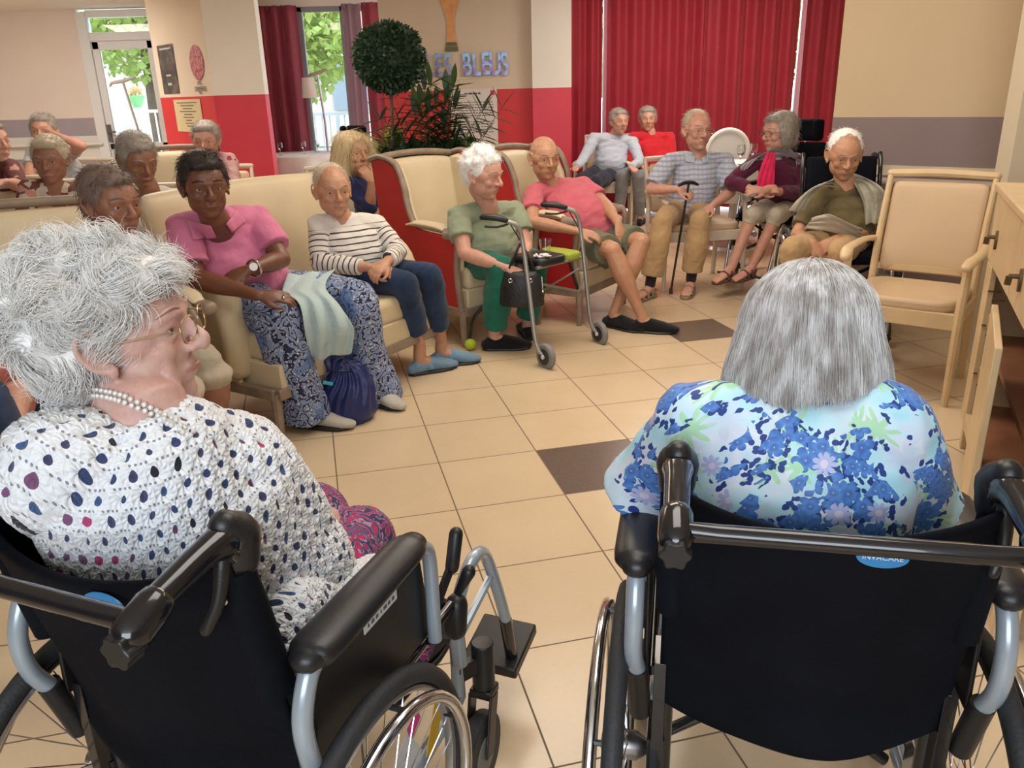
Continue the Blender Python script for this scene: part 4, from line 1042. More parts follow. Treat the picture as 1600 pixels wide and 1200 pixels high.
for k, (zz, sz) in enumerate(((-.58, .055), (-.75, .075), (-.86, .045))):
    for wi, wd in enumerate((['FETE'], ['DES', 'MERES'], ['MAI'])[k]): text_mesh('caption_lettering', wd, sz, XF[t].inverted() @ basis4(c + n * .006 + V((0, 0, zz * H_)) + d * (0 if k != 1 else (-.10, .07)[wi]), d, (0, 0, 1)), ink, t)
t, c, W_, H_, d, n = flat_left('notice', 'cream printed notice on the red part of the wall by the pillar', 271, 156, 320, 207, mat('paper_cream', (.62, .52, .30), .6))
for k in range(9):
    MB().box(c + n * .005 + V((0, 0, H_ * (.40 - k * .09))), (W_ * (.75, .5, .35, .6, .3, .4, .2, .3, .2)[k], .001, .012), Matrix.Rotation(math.atan2(d.y, d.x), 3, 'Z')).build('printed_line', mat('ink_brown', (.18, .13, .10), .7), t, world=True, smooth=False)

# gold cup cut-out on the wall (plain stand-in)
gm_ = bpy.data.materials.new('cup_print'); q = NT(gm_); x_, y_, z_ = q.sep(q.coord())
q.lk(q.mix(q.noise(q.coord(), 16, 2), (.62, .20, .05), (.85, .47, .12)), q.b.inputs['Base Color']); q.b.inputs['Roughness'].default_value = .4
ct = at(704, -40, YT - .01); cb = at(706, 80, YT - .01); hh = ct.z - cb.z
cup = thing('trophy_cutout', 'gold cup paper cut-out stuck on the beige wall above the letters', 'wall decoration', (cb.x, YT - .012, cb.z))
pr = [(.075, 0), (.075, .04), (.055, .10), (.045, .22), (.040, .40), (.078, .58), (.12, .72), (.125, .84), (.08, .95), (0, 1.0)]
poly = [(r_, z * hh) for r_, z in pr] + [(-r_, z * hh) for r_, z in pr[::-1][1:]]
MB().prism(poly, (0, 0, 0), (1, 0, 0), (0, 0, 1), (0, -.006, 0)).build('cup', gm_, cup)
MB().prism([(-.077, .0), (.077, 0), (.070, .05), (-.070, .05)], (0, -.0065, 0), (1, 0, 0), (0, 0, 1), (0, -.002, 0)).prism([(-.066, .055), (.066, .055), (.060, .095), (-.060, .095)], (0, -.0065, 0), (1, 0, 0), (0, 0, 1), (0, -.002, 0)).build('base_band', mat('cup_green', (.10, .11, .03), .4), cup)

# shiny letters
holo = bpy.data.materials.new('foil_letters'); q = NT(holo); q.b.inputs['Metallic'].default_value = .3; q.b.inputs['Roughness'].default_value = .3
q.lk(q.ramp(q.noise(q.coord(), 5, 3, .6), [(.25, (.05, .05, .28)), (.42, (.16, .05, .28)), (.5, (.20, .42, .60)), (.58, (.28, .18, .42)), (.75, (.03, .025, .08))]), q.b.inputs['Base Color'])
txt = 'ALLEZ LES BLEUS'; x0 = at(575, 110, YT).x; x1 = at(795, 105, YT).x; st = (x1 - x0) / len(txt)
for k, chx in enumerate(txt):
    if chx == ' ': continue
    zc_ = at(690, 103, YT).z; p = V((x0 + st * (k + .55), YT - .03, zc_ - .004 * (k % 3)))
    nth = {0: 'first', 1: 'second', 2: 'third', 3: 'fourth', 4: 'fifth'}
    lt = thing('foil_letter', 'shiny purple foil letter %s, %s, in the garland on the beige wall' % (chx, ('1st of ALLEZ', '2nd of ALLEZ', '3rd of ALLEZ', '4th of ALLEZ', '5th of ALLEZ', '', '1st of LES', '2nd of LES', '3rd of LES', '', '1st of BLEUS', '2nd of BLEUS', '3rd of BLEUS', '4th of BLEUS', '5th of BLEUS')[k]), 'letter', p, 0, 'foil letters spelling ALLEZ LES BLEUS')
    text_mesh('letter_face', chx, .34, Matrix.Diagonal((.60, 1, 1, 1)) @ Matrix.Rotation(PI / 2, 4, 'X'), holo, lt, .004, .006)
gs = thing('garland_string', 'thin string with small white hooks below the foil letters', 'string', (x0, YT - .02, at(690, 120, YT).z))
mb = MB().tube([(x0, YT - .015, at(690, 122, YT).z), ((x0 + x1) / 2, YT - .02, at(690, 125, YT).z), (x1, YT - .015, at(690, 120, YT).z)], .002, 6, sub=6)
for k in range(7):
    xx = x0 + (x1 - x0) * (k + .5) / 7; zz = at(690, 125, YT).z; mb.tube([(xx, YT - .02, zz), (xx + .03, YT - .02, zz - .03), (xx + .01, YT - .02, zz - .06)], .002, 5)
mb.build('string', M['label_white'], gs, world=True)

# ------------------------------------------------------------------ planter with topiary behind the wing chairs
M['leaf_dark'] = leaf_mat('topiary_leaf', (.012, .035, .018), (.05, .10, .045), 14, .45, .12)
M['leaf_mid'] = leaf_mat('plant_leaf', (.025, .07, .015), (.09, .17, .05), 12, .4, .2)
M['leaf_yellow'] = leaf_mat('plant_leaf_yellow', (.18, .20, .02), (.40, .36, .06), 12, .5, .2)
YPL = 7.15
pl = thing('planter_box', 'long dark planter box behind the cream wing chairs', 'planter', (at(660, 240, YPL).x, YPL, 0))
pxa, pxb = at(575, 240, YPL).x, at(765, 240, YPL).x
MB().span((pxa, YPL - .16, 0), (pxb, YPL + .16, .52)).build('box', mat('planter_brown', (.10, .07, .05), .6), pl, world=True, bevel=.01)
MB().span((pxa + .02, YPL - .14, .50), (pxb - .02, YPL + .14, .535)).build('soil', mat('soil', (.05, .035, .025), .95, bump=.6, bscale=60), pl, world=True)
tc = at(608, 90, 7.05); tb_ = V((at(604, 235, 7.05).x, 7.07, .53))
tp_ = thing('ball_topiary', 'dark green ball shaped topiary on a thin stem in front of the curtain', 'topiary', tb_)
MB().tube([tb_, tb_ * .5 + tc * .5 + V((.02, 0, 0)), tc], [.018, .014, .014], 8, sub=3).build('stem', M['bark'], tp_, world=True)
rs = random.Random(3); mb = MB(); mb.ell(tc, (.235, .235, .22), n=20)
R0 = .285
for _ in range(3800):
    d = V((rs.gauss(0, 1), rs.gauss(0, 1), rs.gauss(0, 1))).normalized(); q = R0 * rs.uniform(.80, 1.04)
    p = tc + V((d.x * q, d.y * q, d.z * q * .95)); a = (d + V((rs.gauss(0, .6), rs.gauss(0, .6), rs.gauss(0, .6)))).normalized(); b = a.orthogonal().normalized(); b = b * math.cos(q * 99) + a.cross(b) * math.sin(q * 99)
    s_ = rs.uniform(.018, .032); mb.add([p - a * s_, p + b * s_ * .45, p + a * s_, p - b * s_ * .45], [(0, 1, 2, 3)])
mb.build('foliage', M['leaf_dark'], tp_, world=True, smooth=False)

def blade(mb, p, d, up, L, w_, curl=.4, n=5):
    d = V(d).normalized(); side = d.cross(V((0, 0, 1)))
    side = side.normalized() if side.length > .1 else V((1, 0, 0)); g = []
    q = V(p); dd = d.copy()
    for i in range(n + 1):
        f = i / n; ww = w_ * math.sin(PI * min(1, f * .92 + .08)) ** .8 * .5
        g.append([q - side * ww, q + V((0, 0, -ww * .3)), q + side * ww]); dd = (dd + V((0, 0, -curl / n))).normalized(); q = q + dd * (L / n)
    mb.sheet(g)
def palm(name, label, base, n, L, h, m, seed, spread=.6, leaflets=True, group=None, cat='plant', bush=None):
    rs = random.Random(seed); t = thing(name, label, cat, base, 0, group); st = MB(); lf = MB(); base = V(base)
    for k in range(n):
        az = rs.random() * 6.28; el = rs.uniform(.5, 1.4); d = V((math.cos(az) * math.cos(el) * spread, math.sin(az) * math.cos(el) * spread * .7, math.sin(el))).normalized(); l = h * rs.uniform(.55, 1.05)
        pts = [base, base + d * l * .5, base + d * l + V((math.cos(az) * .04, 0, -.04 * l))]
        P_ = arc_pts(pts, 5); st.tube(pts, [.006, .004, .002], 6, sub=3)
        if leaflets:
            for i in range(3, len(P_)):
                tt = (P_[i] - P_[i - 1]).normalized(); sd = tt.cross(V((0, -1, .2))).normalized()
                for s in (-1, 1): blade(lf, P_[i], tt * .7 + sd * s + V((0, rs.uniform(-.3, .1), 0)), None, L * rs.uniform(.7, 1.1), L * .28, .5)
            blade(lf, P_[-1], d, None, L, L * .28)
        else:
            for i in range(2):
                blade(lf, P_[-1 - i], V((math.cos(az + rs.uniform(-1, 1)), math.sin(az) * .6 - .2, rs.uniform(-.1, .8))), None, L * rs.uniform(.7, 1.1), L * .36, .7)
    if bush: leaf_cloud(lf, base + V((0, 0, bush[3])), bush[:3], bush[4], .05, rs, el=2.6)
    st.build('stem', M['leaf_mid'], t, world=True); lf.build('foliage', m, t, world=True, smooth=False)
bx = lambda px, D=YPL: V((at(px, 240, D).x, D, .53))
palm('zz_plant', 'tall glossy plant with paired leaves in front of the song sheet', bx(672, 7.12), 20, .18, .92, M['leaf_dark'], 11, .42)
palm('zz_plant', 'arching plant with long leaflets reaching under the foil letters', bx(690, 7.2), 12, .19, 1.02, M['leaf_mid'], 15, .35)
palm('leafy_plant', 'low bushy dark plant at the right end of the planter', bx(722, 7.02), 60, .20, .48, M['leaf_mid'], 12, 1.1, False, bush=(.26, .12, .18, .36, 420))
palm('leafy_plant', 'low bushy dark plant below the ball topiary', bx(620, 7.02), 70, .19, .46, M['leaf_dark'], 13, 1.2, False, bush=(.26, .12, .18, .30, 420))
palm('leafy_plant', 'yellow tipped plant in the middle of the planter', bx(612, 7.25), 26, .17, .56, M['leaf_yellow'], 14, .6, False, bush=(.14, .10, .22, .45, 160))
palm('leafy_plant', 'dense dark plant in front of the yellow tipped one', bx(655, 7.0), 70, .19, .50, M['leaf_dark'], 17, 1.0, False, bush=(.30, .12, .20, .34, 520))

# ------------------------------------------------------------------ tables and far furniture
def round_table(c, r_, label, h=.74):
    t = thing('round_table', label, 'table', c); c = V(c)
    MB().tube([c + V((0, 0, .0)), c + V((0, 0, .03)), c + V((0, 0, .06)), c + V((0, 0, h - .04))], [.25, .24, .04, .04], 20).build('pedestal', M['steel'], t, world=True)
    MB().tube([c + V((0, 0, h - .03)), c + V((0, 0, h - .006))], r_, 40).build('tabletop', M['wood_far'], t, world=True)
    k = thing('tablecloth', 'white cloth draped over ' + label.split(' ', 1)[1].replace('table', 'table', 1), 'tablecloth', c + V((0, 0, h)))
    g = []
    for i, (rr_, z) in enumerate([(.0, h), (r_ * .6, h), (r_ * .97, h), (r_ + .008, h - .012), (r_ + .02, h - .12), (r_ + .035, h - .30)]):
        g.append([c + V((math.cos(a) * rr_ * (1 + (.03 * math.sin(a * 9) if i > 3 else 0) * (i - 3)), math.sin(a) * rr_ * (1 + (.03 * math.sin(a * 9) if i > 3 else 0) * (i - 3)), z)) for a in [2 * PI * j / 72 for j in range(73)]])
    MB().sheet(g).build('cloth', M['cloth_white'], k, world=True, solid=.003)
    return t
def wine_glass(p, label, s=1.0, group='glasses on the far tables'):
    t = thing('glass', label, 'glass', p, 0, group)
    MB().lathe([(.001, 0), (.03 * s, .002), (.004 * s, .008), (.004 * s, .06 * s), (.03 * s, .085 * s), (.034 * s, .12 * s), (.028 * s, .155 * s), (.026 * s, .155 * s), (.032 * s, .12 * s), (.028 * s, .088 * s), (.001, .066 * s)], (0, 0, 0), n=18).build('bowl', M['glassware'], t)
tA = V((at(468, 235, 10.9).x, 10.9, 0)); round_table(tA, .55, 'round table beyond the blonde woman near the bright window')
for k, (dx, dy) in enumerate(((-.18, -.25), (.08, -.1), (.2, .15))): wine_glass(tA + V((dx, dy, .742)), ('leftmost glass on the far round table by the bright window', 'middle glass on the far round table by the bright window', 'right hand glass on the far round table by the bright window')[k])
tB = V((at(1150, 262, 7.55).x, 7.55, 0)); round_table(tB, .42, 'round table between the man with glasses and the red curtain', .76)
for k, (dx, dy) in enumerate(((-.02, -.2), (.12, -.1))): wine_glass(tB + V((dx, dy, .762)), ('wine glass nearer the man with glasses on the table behind him', 'wine glass nearer the woman in burgundy on the table behind')[k], 1.1)
ob = thing('round_backed_chair', 'white chair with a round back panel behind the man with glasses', 'chair', (at(1137, 235, 8.25).x, 8.25, 0))
cc = at(1137, 236, 8.2); q = MB().torus(cc, (0, 1, .05), .20, .022, 36, 10).build('back_frame', M['white_paint'], ob, world=True)
MB().tube([cc + V((0, .01, 0)), cc + V((0, -.01, 0))], .19, 36).build('back_panel', mat('panel_pale', (.62, .60, .56), .4), ob, world=True)
for s in (-1, 1):
    MB().tube([cc + V((s * .13, .02, -.10)), (cc.x + s * .19, 8.24, .45), (cc.x + s * .2, 8.3, 0)], .017, 8).build('back_leg', M['white_paint'], ob, world=True)
    MB().tube([(cc.x + s * .19, 8.62, .44), (cc.x + s * .19, 8.64, 0)], .017, 8).build('front_leg', M['white_paint'], ob, world=True)
MB().box((cc.x, 8.44, .45), (.42, .42, .05)).build('seat', M['white_paint'], ob, world=True, bevel=.015)

wood_armchair('pale wooden armchair beside the far round table by the bright window', (at(447, 230, 11.3).x - .05, 11.5), math.radians(200), M['white_paint'], M['leather_grey'], .95)
# T shaped grab poles
def tpole(px, top, bot, D, label, m, bar=.26):
    p1, p0 = at(*top, D), at(*bot, D + .02); t = thing('grab_pole', label, 'grab pole', (p0.x, p0.y, 0))
    MB().tube([(p0.x, p0.y, 0), p0, p1], .016, 10).build('pole', m, t, world=True)
    MB().tube([p1 + V((-bar / 2, 0, -.05)), p1 + V((-bar * .4, 0, -.01)), p1 + V((0, 0, .01)), p1 + V((bar * .4, 0, .05)), p1 + V((bar / 2, 0, .05))], [.012, .02, .024, .018, .010], 10, 'round', sub=3).build('hand_bar', M['rail'] if m is M['steel'] else m, t, world=True)
    MB().tube([(p0.x, p0.y, .005), (p0.x, p0.y, .03)], .18, 20).build('base', m, t, world=True)
tpole(0, (192, 128), (222, 222), 12.2, 'grey T topped pole standing in front of the glass door', M['rail'], .38)
tpole(0, (496, 116), (508, 190), 11.2, 'thin grey T topped pole in front of the bright far window', M['steel'], .26)
# pale floor lamp by window
fl = thing('floor_lamp', 'white shaded floor lamp standing before the bright far window', 'floor lamp', (at(484, 150, 11.2).x, 11.2, 0)); fx_ = at(484, 150, 11.2).x
MB().lathe([(.10, at(484, 153, 11.2).z), (.08, at(484, 121, 11.2).z)], (fx_, 11.2, 0)).build('lamp_shade', M['cloth_white'], fl, world=True)
MB().tube([(fx_, 11.2, .02), (fx_, 11.2, at(484, 153, 11.2).z + .1)], .012, 8).build('pole', M['steel'], fl, world=True); MB().tube([(fx_, 11.2, 0), (fx_, 11.2, .025)], .14, 24).build('base', M['steel'], fl, world=True)
# ------------------------------------------------------------------ people
SK_PALE = skin_mat('skin_pale', (.62, .38, .28)); SK_PINK = skin_mat('skin_pink', (.60, .33, .24)); SK_TAN = skin_mat('skin_tan', (.50, .27, .16))
SK_BROWN = skin_mat('skin_brown', (.17, .068, .036), .42); SK_MID = skin_mat('skin_mid_brown', (.30, .14, .085), .45)
SK_FRONT = skin_mat('skin_front', (.60, .39, .33), .5, .16)
M['lip'] = mat('lip_rose', (.44, .19, .15), .45); M['lip_dark'] = mat('lip_dark', (.20, .07, .055), .45)
M['eye_white'] = mat('eye_white', (.42, .37, .34), .3); M['iris'] = mat('iris_dark', (.04, .035, .03), .2)
def hair_mat(name, c1, c2, rough=.5, sc=30):
    m = bpy.data.materials.new(name); t = NT(m); t.b.inputs['Roughness'].default_value = rough; t.b.inputs['Specular IOR Level'].default_value = .3
    t.lk(t.mix(t.noise(t.coord(), sc, 3), c1, c2), t.b.inputs['Base Color']); return m
HAIR = {
 'white': hair_mat('hair_white', (.86, .85, .83), (.97, .96, .94)), 'silver': None,
 'grey': hair_mat('hair_grey', (.22, .19, .16), (.50, .45, .39)), 'fair': hair_mat('hair_fair_grey', (.42, .33, .22), (.62, .54, .42)),
 'blonde': hair_mat('hair_blonde', (.62, .46, .24), (.82, .68, .42)), 'dark': hair_mat('hair_dark', (.012, .009, .008), (.05, .035, .03)),
 'brown': hair_mat('hair_brown_grey', (.10, .06, .045), (.26, .19, .16))}

def silver_hair():
    m = bpy.data.materials.new('hair_silver'); t = NT(m); t.b.inputs['Roughness'].default_value = .38; x, y, z = t.sep(t.coord())
    a = t.noise(t.comb(t.math('MULTIPLY', x, 60), t.math('MULTIPLY', y, 60), t.math('MULTIPLY', z, 2.2)), 1, 2, .5); b = t.noise(t.coord(), 9, 2)
    c = t.ramp(a, [(.32, (.44, .41, .39)), (.48, (.66, .66, .66)), (.64, (.90, .91, .93))]); c = t.mix(t.math('MULTIPLY', t.math('GREATER_THAN', b, .0), t.math('MULTIPLY', t.math('SUBTRACT', b, .35, clamp=True), 1.6)), c, (.45, .40, .37))
    t.lk(c, t.b.inputs['Base Color']); return m
HAIR['silver'] = silver_hair()
def hrot(look, tilt=0.0, pitch=0.0):
    f = V(look).normalized(); x = f.cross(V((0, 0, 1))).normalized(); u = x.cross(f)
    R = Matrix((x, f, u)).transposed()
    return R @ Matrix.Rotation(tilt, 3, 'Y')

def head_mesh(mb, c, R, s, old=True, ears=True):
    T = lambda x, y, z: c + R @ V((x * s, y * s, z * s))
    E = lambda x, y, z, r_, RR=None: mb.ell(T(x, y, z), [q * s for q in r_], R if RR is None else R @ RR, 18)
    E(0, -.020, .034, (.074, .092, .080)); E(0, .020, .026, (.066, .068, .062)); E(0, .016, -.026, (.063, .068, .070)); E(0, .026, -.052, (.049, .056, .062))
    for q in (-1, 1):
        E(q * .040, .008, -.048, (.026, .050, .044)); E(q * .036, .052, -.024, (.024, .024, .024)); E(q * .020, .050, -.058, (.024, .024, .026))
        E(q * .050, .022, .004, (.022, .04, .034))
    E(0, .052, -.090, (.026, .026, .021)); E(0, .060, -.058, (.026, .026, .024)); E(0, .02, -.090, (.034, .045, .020))
    mb.tube([T(-.046, .064, .018), T(-.024, .079, .024), T(0, .083, .020), T(.024, .079, .024), T(.046, .064, .018)], [.0085 * s, .009 * s, .008 * s, .009 * s, .0085 * s], 8, 'round', sub=2)
    mb.tube([T(0, .080, .016), T(0, .090, -.003), T(0, .103, -.021), T(0, .103, -.030)], [(.0085 * s, .009 * s), (.0085 * s, .009 * s), (.011 * s, .011 * s), (.012 * s, .008 * s)], 10, 'round', sub=2)
    for q in (-1, 1):
        E(q * .012, .090, -.029, (.0085, .010, .007))
        mb.tube([T(q * .048, .063, .0035), T(q * .033, .0765, .0115), T(q * .019, .076, .006)], .0052 * s, 8, 'round', sub=2)
        mb.tube([T(q * .047, .063, -.002), T(q * .033, .074, -.0075), T(q * .020, .075, -.003)], .0046 * s, 8, 'round', sub=2)
        if ears:
            RE = Matrix.Rotation(q * .35, 3, 'Z')
            E(q * .076, -.008, -.004, (.006, .016, .028), RE)
            pts = [T(q * .078, .008, -.026), T(q * .084, -.012, -.026), T(q * .090, -.028, .002), T(q * .088, -.020, .026), T(q * .080, -.002, .026), T(q * .076, .006, .010)]
            mb.tube(pts, [.005 * s, .0045 * s, .0045 * s, .0045 * s, .004 * s, .003 * s], 8, 'round', sub=3)
            E(q * .079, .004, -.032, (.006, .008, .009))
    E(0, .078, -.053, (.021, .008, .0055)); E(0, .076, -.065, (.018, .009, .006))
def face_bits(c, R, s, body, lips=None, brow=None, glasses=None, shut=False):
    T = lambda x, y, z: c + R @ V((x * s, y * s, z * s))
    for q in (-1, 1):
        if not shut:
            e = MB().ell(T(q * .033, .0655, .002), (.0118 * s,) * 3, R, 12).build('eye', M['eye_white'], body, world=True)
            MB().ell(T(q * .033, .0735, .002), [v * s for v in (.0060, .0045, .0060)], R, 12).build('iris', M['iris'], e, world=True)
        MB().tube([T(q * .050, .066, .026), T(q * .034, .0835, .034), T(q * .016, .0875, .029)], [(.0022 * s, .0022 * s)] * 3, 6, 'round', sub=3).build('eyebrow', brow or HAIR['grey'], body, world=True)
    MB().tube([T(-.021, .0775, -.0600), T(-.009, .0845, -.0580), T(0, .0855, -.0590), T(.009, .0845, -.0580), T(.021, .0775, -.0600)], [(.002 * s, .0022 * s), (.003 * s, .0040 * s), (.003 * s, .0040 * s), (.003 * s, .0040 * s), (.002 * s, .0022 * s)], 8, 'round', sub=3).build('lips', lips or M['lip'], body, world=True)
    if glasses:
        g = None; mb = MB()
        for q in (-1, 1):
            cc = T(q * .033, .098, .001); X = R @ V((1, -.12 * q, 0)); Z = R @ V((0, 0, 1))
            pts = [cc + X * math.copysign(abs(math.cos(a)) ** .7, math.cos(a)) * .025 * s + Z * math.copysign(abs(math.sin(a)) ** .7, math.sin(a)) * .017 * s for a in [2 * PI * k / 24 for k in range(24)]]
            mb.tube(pts, .0013 * s, 6, closed=True)
            mb.tube([T(q * .058, .094, .006), T(q * .074, .070, .008), T(q * .080, .0, .006), T(q * .080, -.012, -.004)], .0014 * s, 6)
        mb.tube([T(-.009, .100, .003), T(0, .103, .006), T(.009, .100, .003)], .0013 * s, 6, sub=2)
        g = mb.build('glasses', glasses, body, world=True)

def hand_mesh(mb, wr, d, nrm, s=1.0, thumb=1, curl=.35, spread=1.0):
    """palm and five bent fingers; d towards the fingertips, nrm out of the back of the hand, thumb side +-1 along d x nrm"""
    d = V(d).normalized(); nrm = V(nrm); nrm = (nrm - d * nrm.dot(d)).normalized(); x = d.cross(nrm) * thumb
    P = lambda a, b, c_: V(wr) + x * a * s + d * b * s + nrm * c_ * s
    mb.tube([P(0, -.01, 0), P(.001, .03, .002), P(.0, .062, .001), P(-.001, .085, -.003)], [(.024 * s, .019 * s), (.034 * s, .017 * s), (.039 * s, .015 * s), (.036 * s, .011 * s)], 14, 'round', sub=2, side=x)
    for k, (a, L) in enumerate([(.028, .068), (.0095, .077), (-.0095, .072), (-.027, .056)]):
        r0 = (.0088, .009, .0086, .0076)[k]; q = P(a, .078, -.001); dd = (d + x * (a * 2.2 * spread)).normalized(); pts = [q]; ang = curl * .55
        ax = dd.cross(nrm).normalized()
        nn = nrm.copy()
        for j, fr_ in enumerate((.45, .30, .25)):
            dd = (dd * math.cos(ang) - nn * math.sin(ang)).normalized(); nn = (nn - dd * nn.dot(dd)).normalized(); q = q + dd * L * fr_ * s; pts.append(q); ang = curl * (.9 + .12 * k)
        mb.tube(pts, [r0 * s, r0 * .95 * s, r0 * .88 * s, r0 * .72 * s], 9, 'round', sub=2)
    mb.tube([P(.020, .018, -.004), P(.042, .042, -.008), P(.054, .068, -.014), P(.052, .092, -.020)], [.0125 * s, .0115 * s, .0098 * s, .0078 * s], 9, 'round', sub=2)
    for k, a in enumerate((.028, .0095, -.0095, -.027)): mb.ell(P(a, .078, .004), (.0085 * s, .010 * s, .007 * s), None, 8)

def shoe(body, an, toe, m, sole=None, s=1.0, style='slip', sm=None, width=1.0, name='shoe'):
    an, toe = V(an), V(toe); f = toe - an; f.z = 0; L = f.length; f.normalize(); x = f.cross(V((0, 0, 1))); z0 = toe.z
    w_ = width * s
    ground = lambda a, b, z: V((an.x, an.y, z0)) + f * a + x * b + V((0, 0, z))
    heel = -.055 * s; tip = .20 * s
    if style in ('slip', 'trainer', 'mary'):
        mb = MB().tube([ground(heel, 0, .035), ground(heel + .04, 0, .045), ground(.04, 0, .050), ground(.11, 0, .040), ground(.165, 0, .030), ground(tip, 0, .024)],
                       [(.028 * w_, .030), (.034 * w_, .040), (.036 * w_, .042), (.044 * w_, .034), (.044 * w_, .026), (.028 * w_, .018)], 18, 'round', sub=3, side=x)
        mb.ell(ground(-.02, 0, .055), (.034 * w_, .04, .03), None)
        r_ = fuse(mb, .006, 3); o = raw_build(r_, name, m, body)
        out = [(a, b) for a, b in ((heel - .022, 0), (heel, .028), (.02, .033), (.10, .045), (.165, .042), (.205, .02), (.212, 0), (.205, -.02), (.165, -.038), (.10, -.038), (.02, -.030), (heel, -.028))]
        MB().prism([(p[0], p[1] * w_) for p in out], V((an.x, an.y, z0 + .0)), f, x, (0, 0, .016 if style != 'trainer' else .026)).build('sole', sole or M['black_plastic'], o, world=True, bevel=.006)
        if style == 'mary':
            MB().tube([ground(.045, -.038, .03), ground(.045, -.03, .065), ground(.05, 0, .082), ground(.045, .03, .065), ground(.045, .038, .03)], [(.012, .003)] * 5, 8, sub=3, side=f).build('strap', m, o, world=True)
        return o
    if style == 'sandal':
        out = [(heel - .02, 0), (heel, .03), (.02, .035), (.10, .046), (.165, .043), (.205, .02), (.212, 0), (.205, -.02), (.165, -.04), (.10, -.04), (.02, -.032), (heel, -.03)]
        o = MB().prism([(p[0], p[1] * w_) for p in out], V((an.x, an.y, z0)), f, x, (0, 0, .022)).build('sandal_sole', sole or m, body, world=True, bevel=.006)
        for a, h in ((.13, .052), (.075, .078), (.02, .092)):
            MB().tube([ground(a, -.044, .018), ground(a, -.036, h * .7), ground(a, 0, h), ground(a, .036, h * .7), ground(a, .044, .018)], [(.015, .0035)] * 5, 8, sub=3, side=f).build('strap', m, o, world=True)
        MB().tube([ground(.01, .034, .03), ground(-.045, .02, .055), ground(-.055, 0, .058), ground(-.045, -.02, .055), ground(.01, -.034, .03)], [(.010, .003)] * 5, 8, sub=3).build('strap', m, o, world=True)
        return o
def foot_mesh(mb, an, toe, s=1.0, toes=False):
    an, toe = V(an), V(toe); f = toe - an; f.z = 0; f.normalize(); x = f.cross(V((0, 0, 1))); z0 = toe.z
    g = lambda a, b, z: V((an.x, an.y, z0)) + f * a + x * b + V((0, 0, z))
    mb.tube([an, g(-.005, 0, .075), g(.03, 0, .062), g(.09, 0, .045), g(.15, 0, .034), g(.18, 0, .030)], [(.034, .034), (.034, .036), (.034, .034), (.037, .026), (.040, .016), (.036, .011)], 14, 'round', sub=2, side=x)
    mb.ell(g(-.035, 0, .038), (.028, .030, .026), None, 12)
    if toes:
        for k, b in enumerate((-.026, -.012, .001, .014, .026)): mb.tube([g(.165, b, .03), g(.192 - .004 * k, b, .026), g(.208 - .007 * k, b, .022)], .0085 - .0007 * k, 8, 'round')

def cloth_torso(mb, J, g=1.0, belly=0.0, chest=1.0, fwd=None, hem=.0):
    pel, sl, sr, nk = J['pel'], J['shL'], J['shR'], J['neck']; mid = (sl + sr) / 2; X = (sr - sl).normalized(); up = (mid - pel); L = up.length; upn = up.normalized()
    fw = fwd if fwd is not None else X.cross(upn)
    hw = (sr - sl).length / 2
    b = pel - upn * (.04 + hem)
    pts = [b, pel + upn * .05 + fw * .01, pel + up * .38 + fw * (.015 + belly * .5), pel + up * .66 + fw * .015, pel + up * .88, mid + upn * .02]
    rad = [(.175 * g, .125 * g), (.172 * g, .128 * g + belly * .4), (.160 * g + belly * .3, .122 * g + belly * .8), (.165 * g, .120 * g * chest), (hw * .86, .095 * g), (hw * .60, .066 * g)]
    mb.tube(pts, rad, 24, 'flat', sub=4, side=X)
    mb.tube([mid, nk * .6 + mid * .4], [(.085 * g, .07 * g), (.064, .060)], 16, side=X)
    for s_ in (sl, sr): mb.tube([mid + (s_ - mid) * .35 + upn * .01, s_], [.060 * g, .054 * g], 14, 'round')
    return X, fw, upn, mid

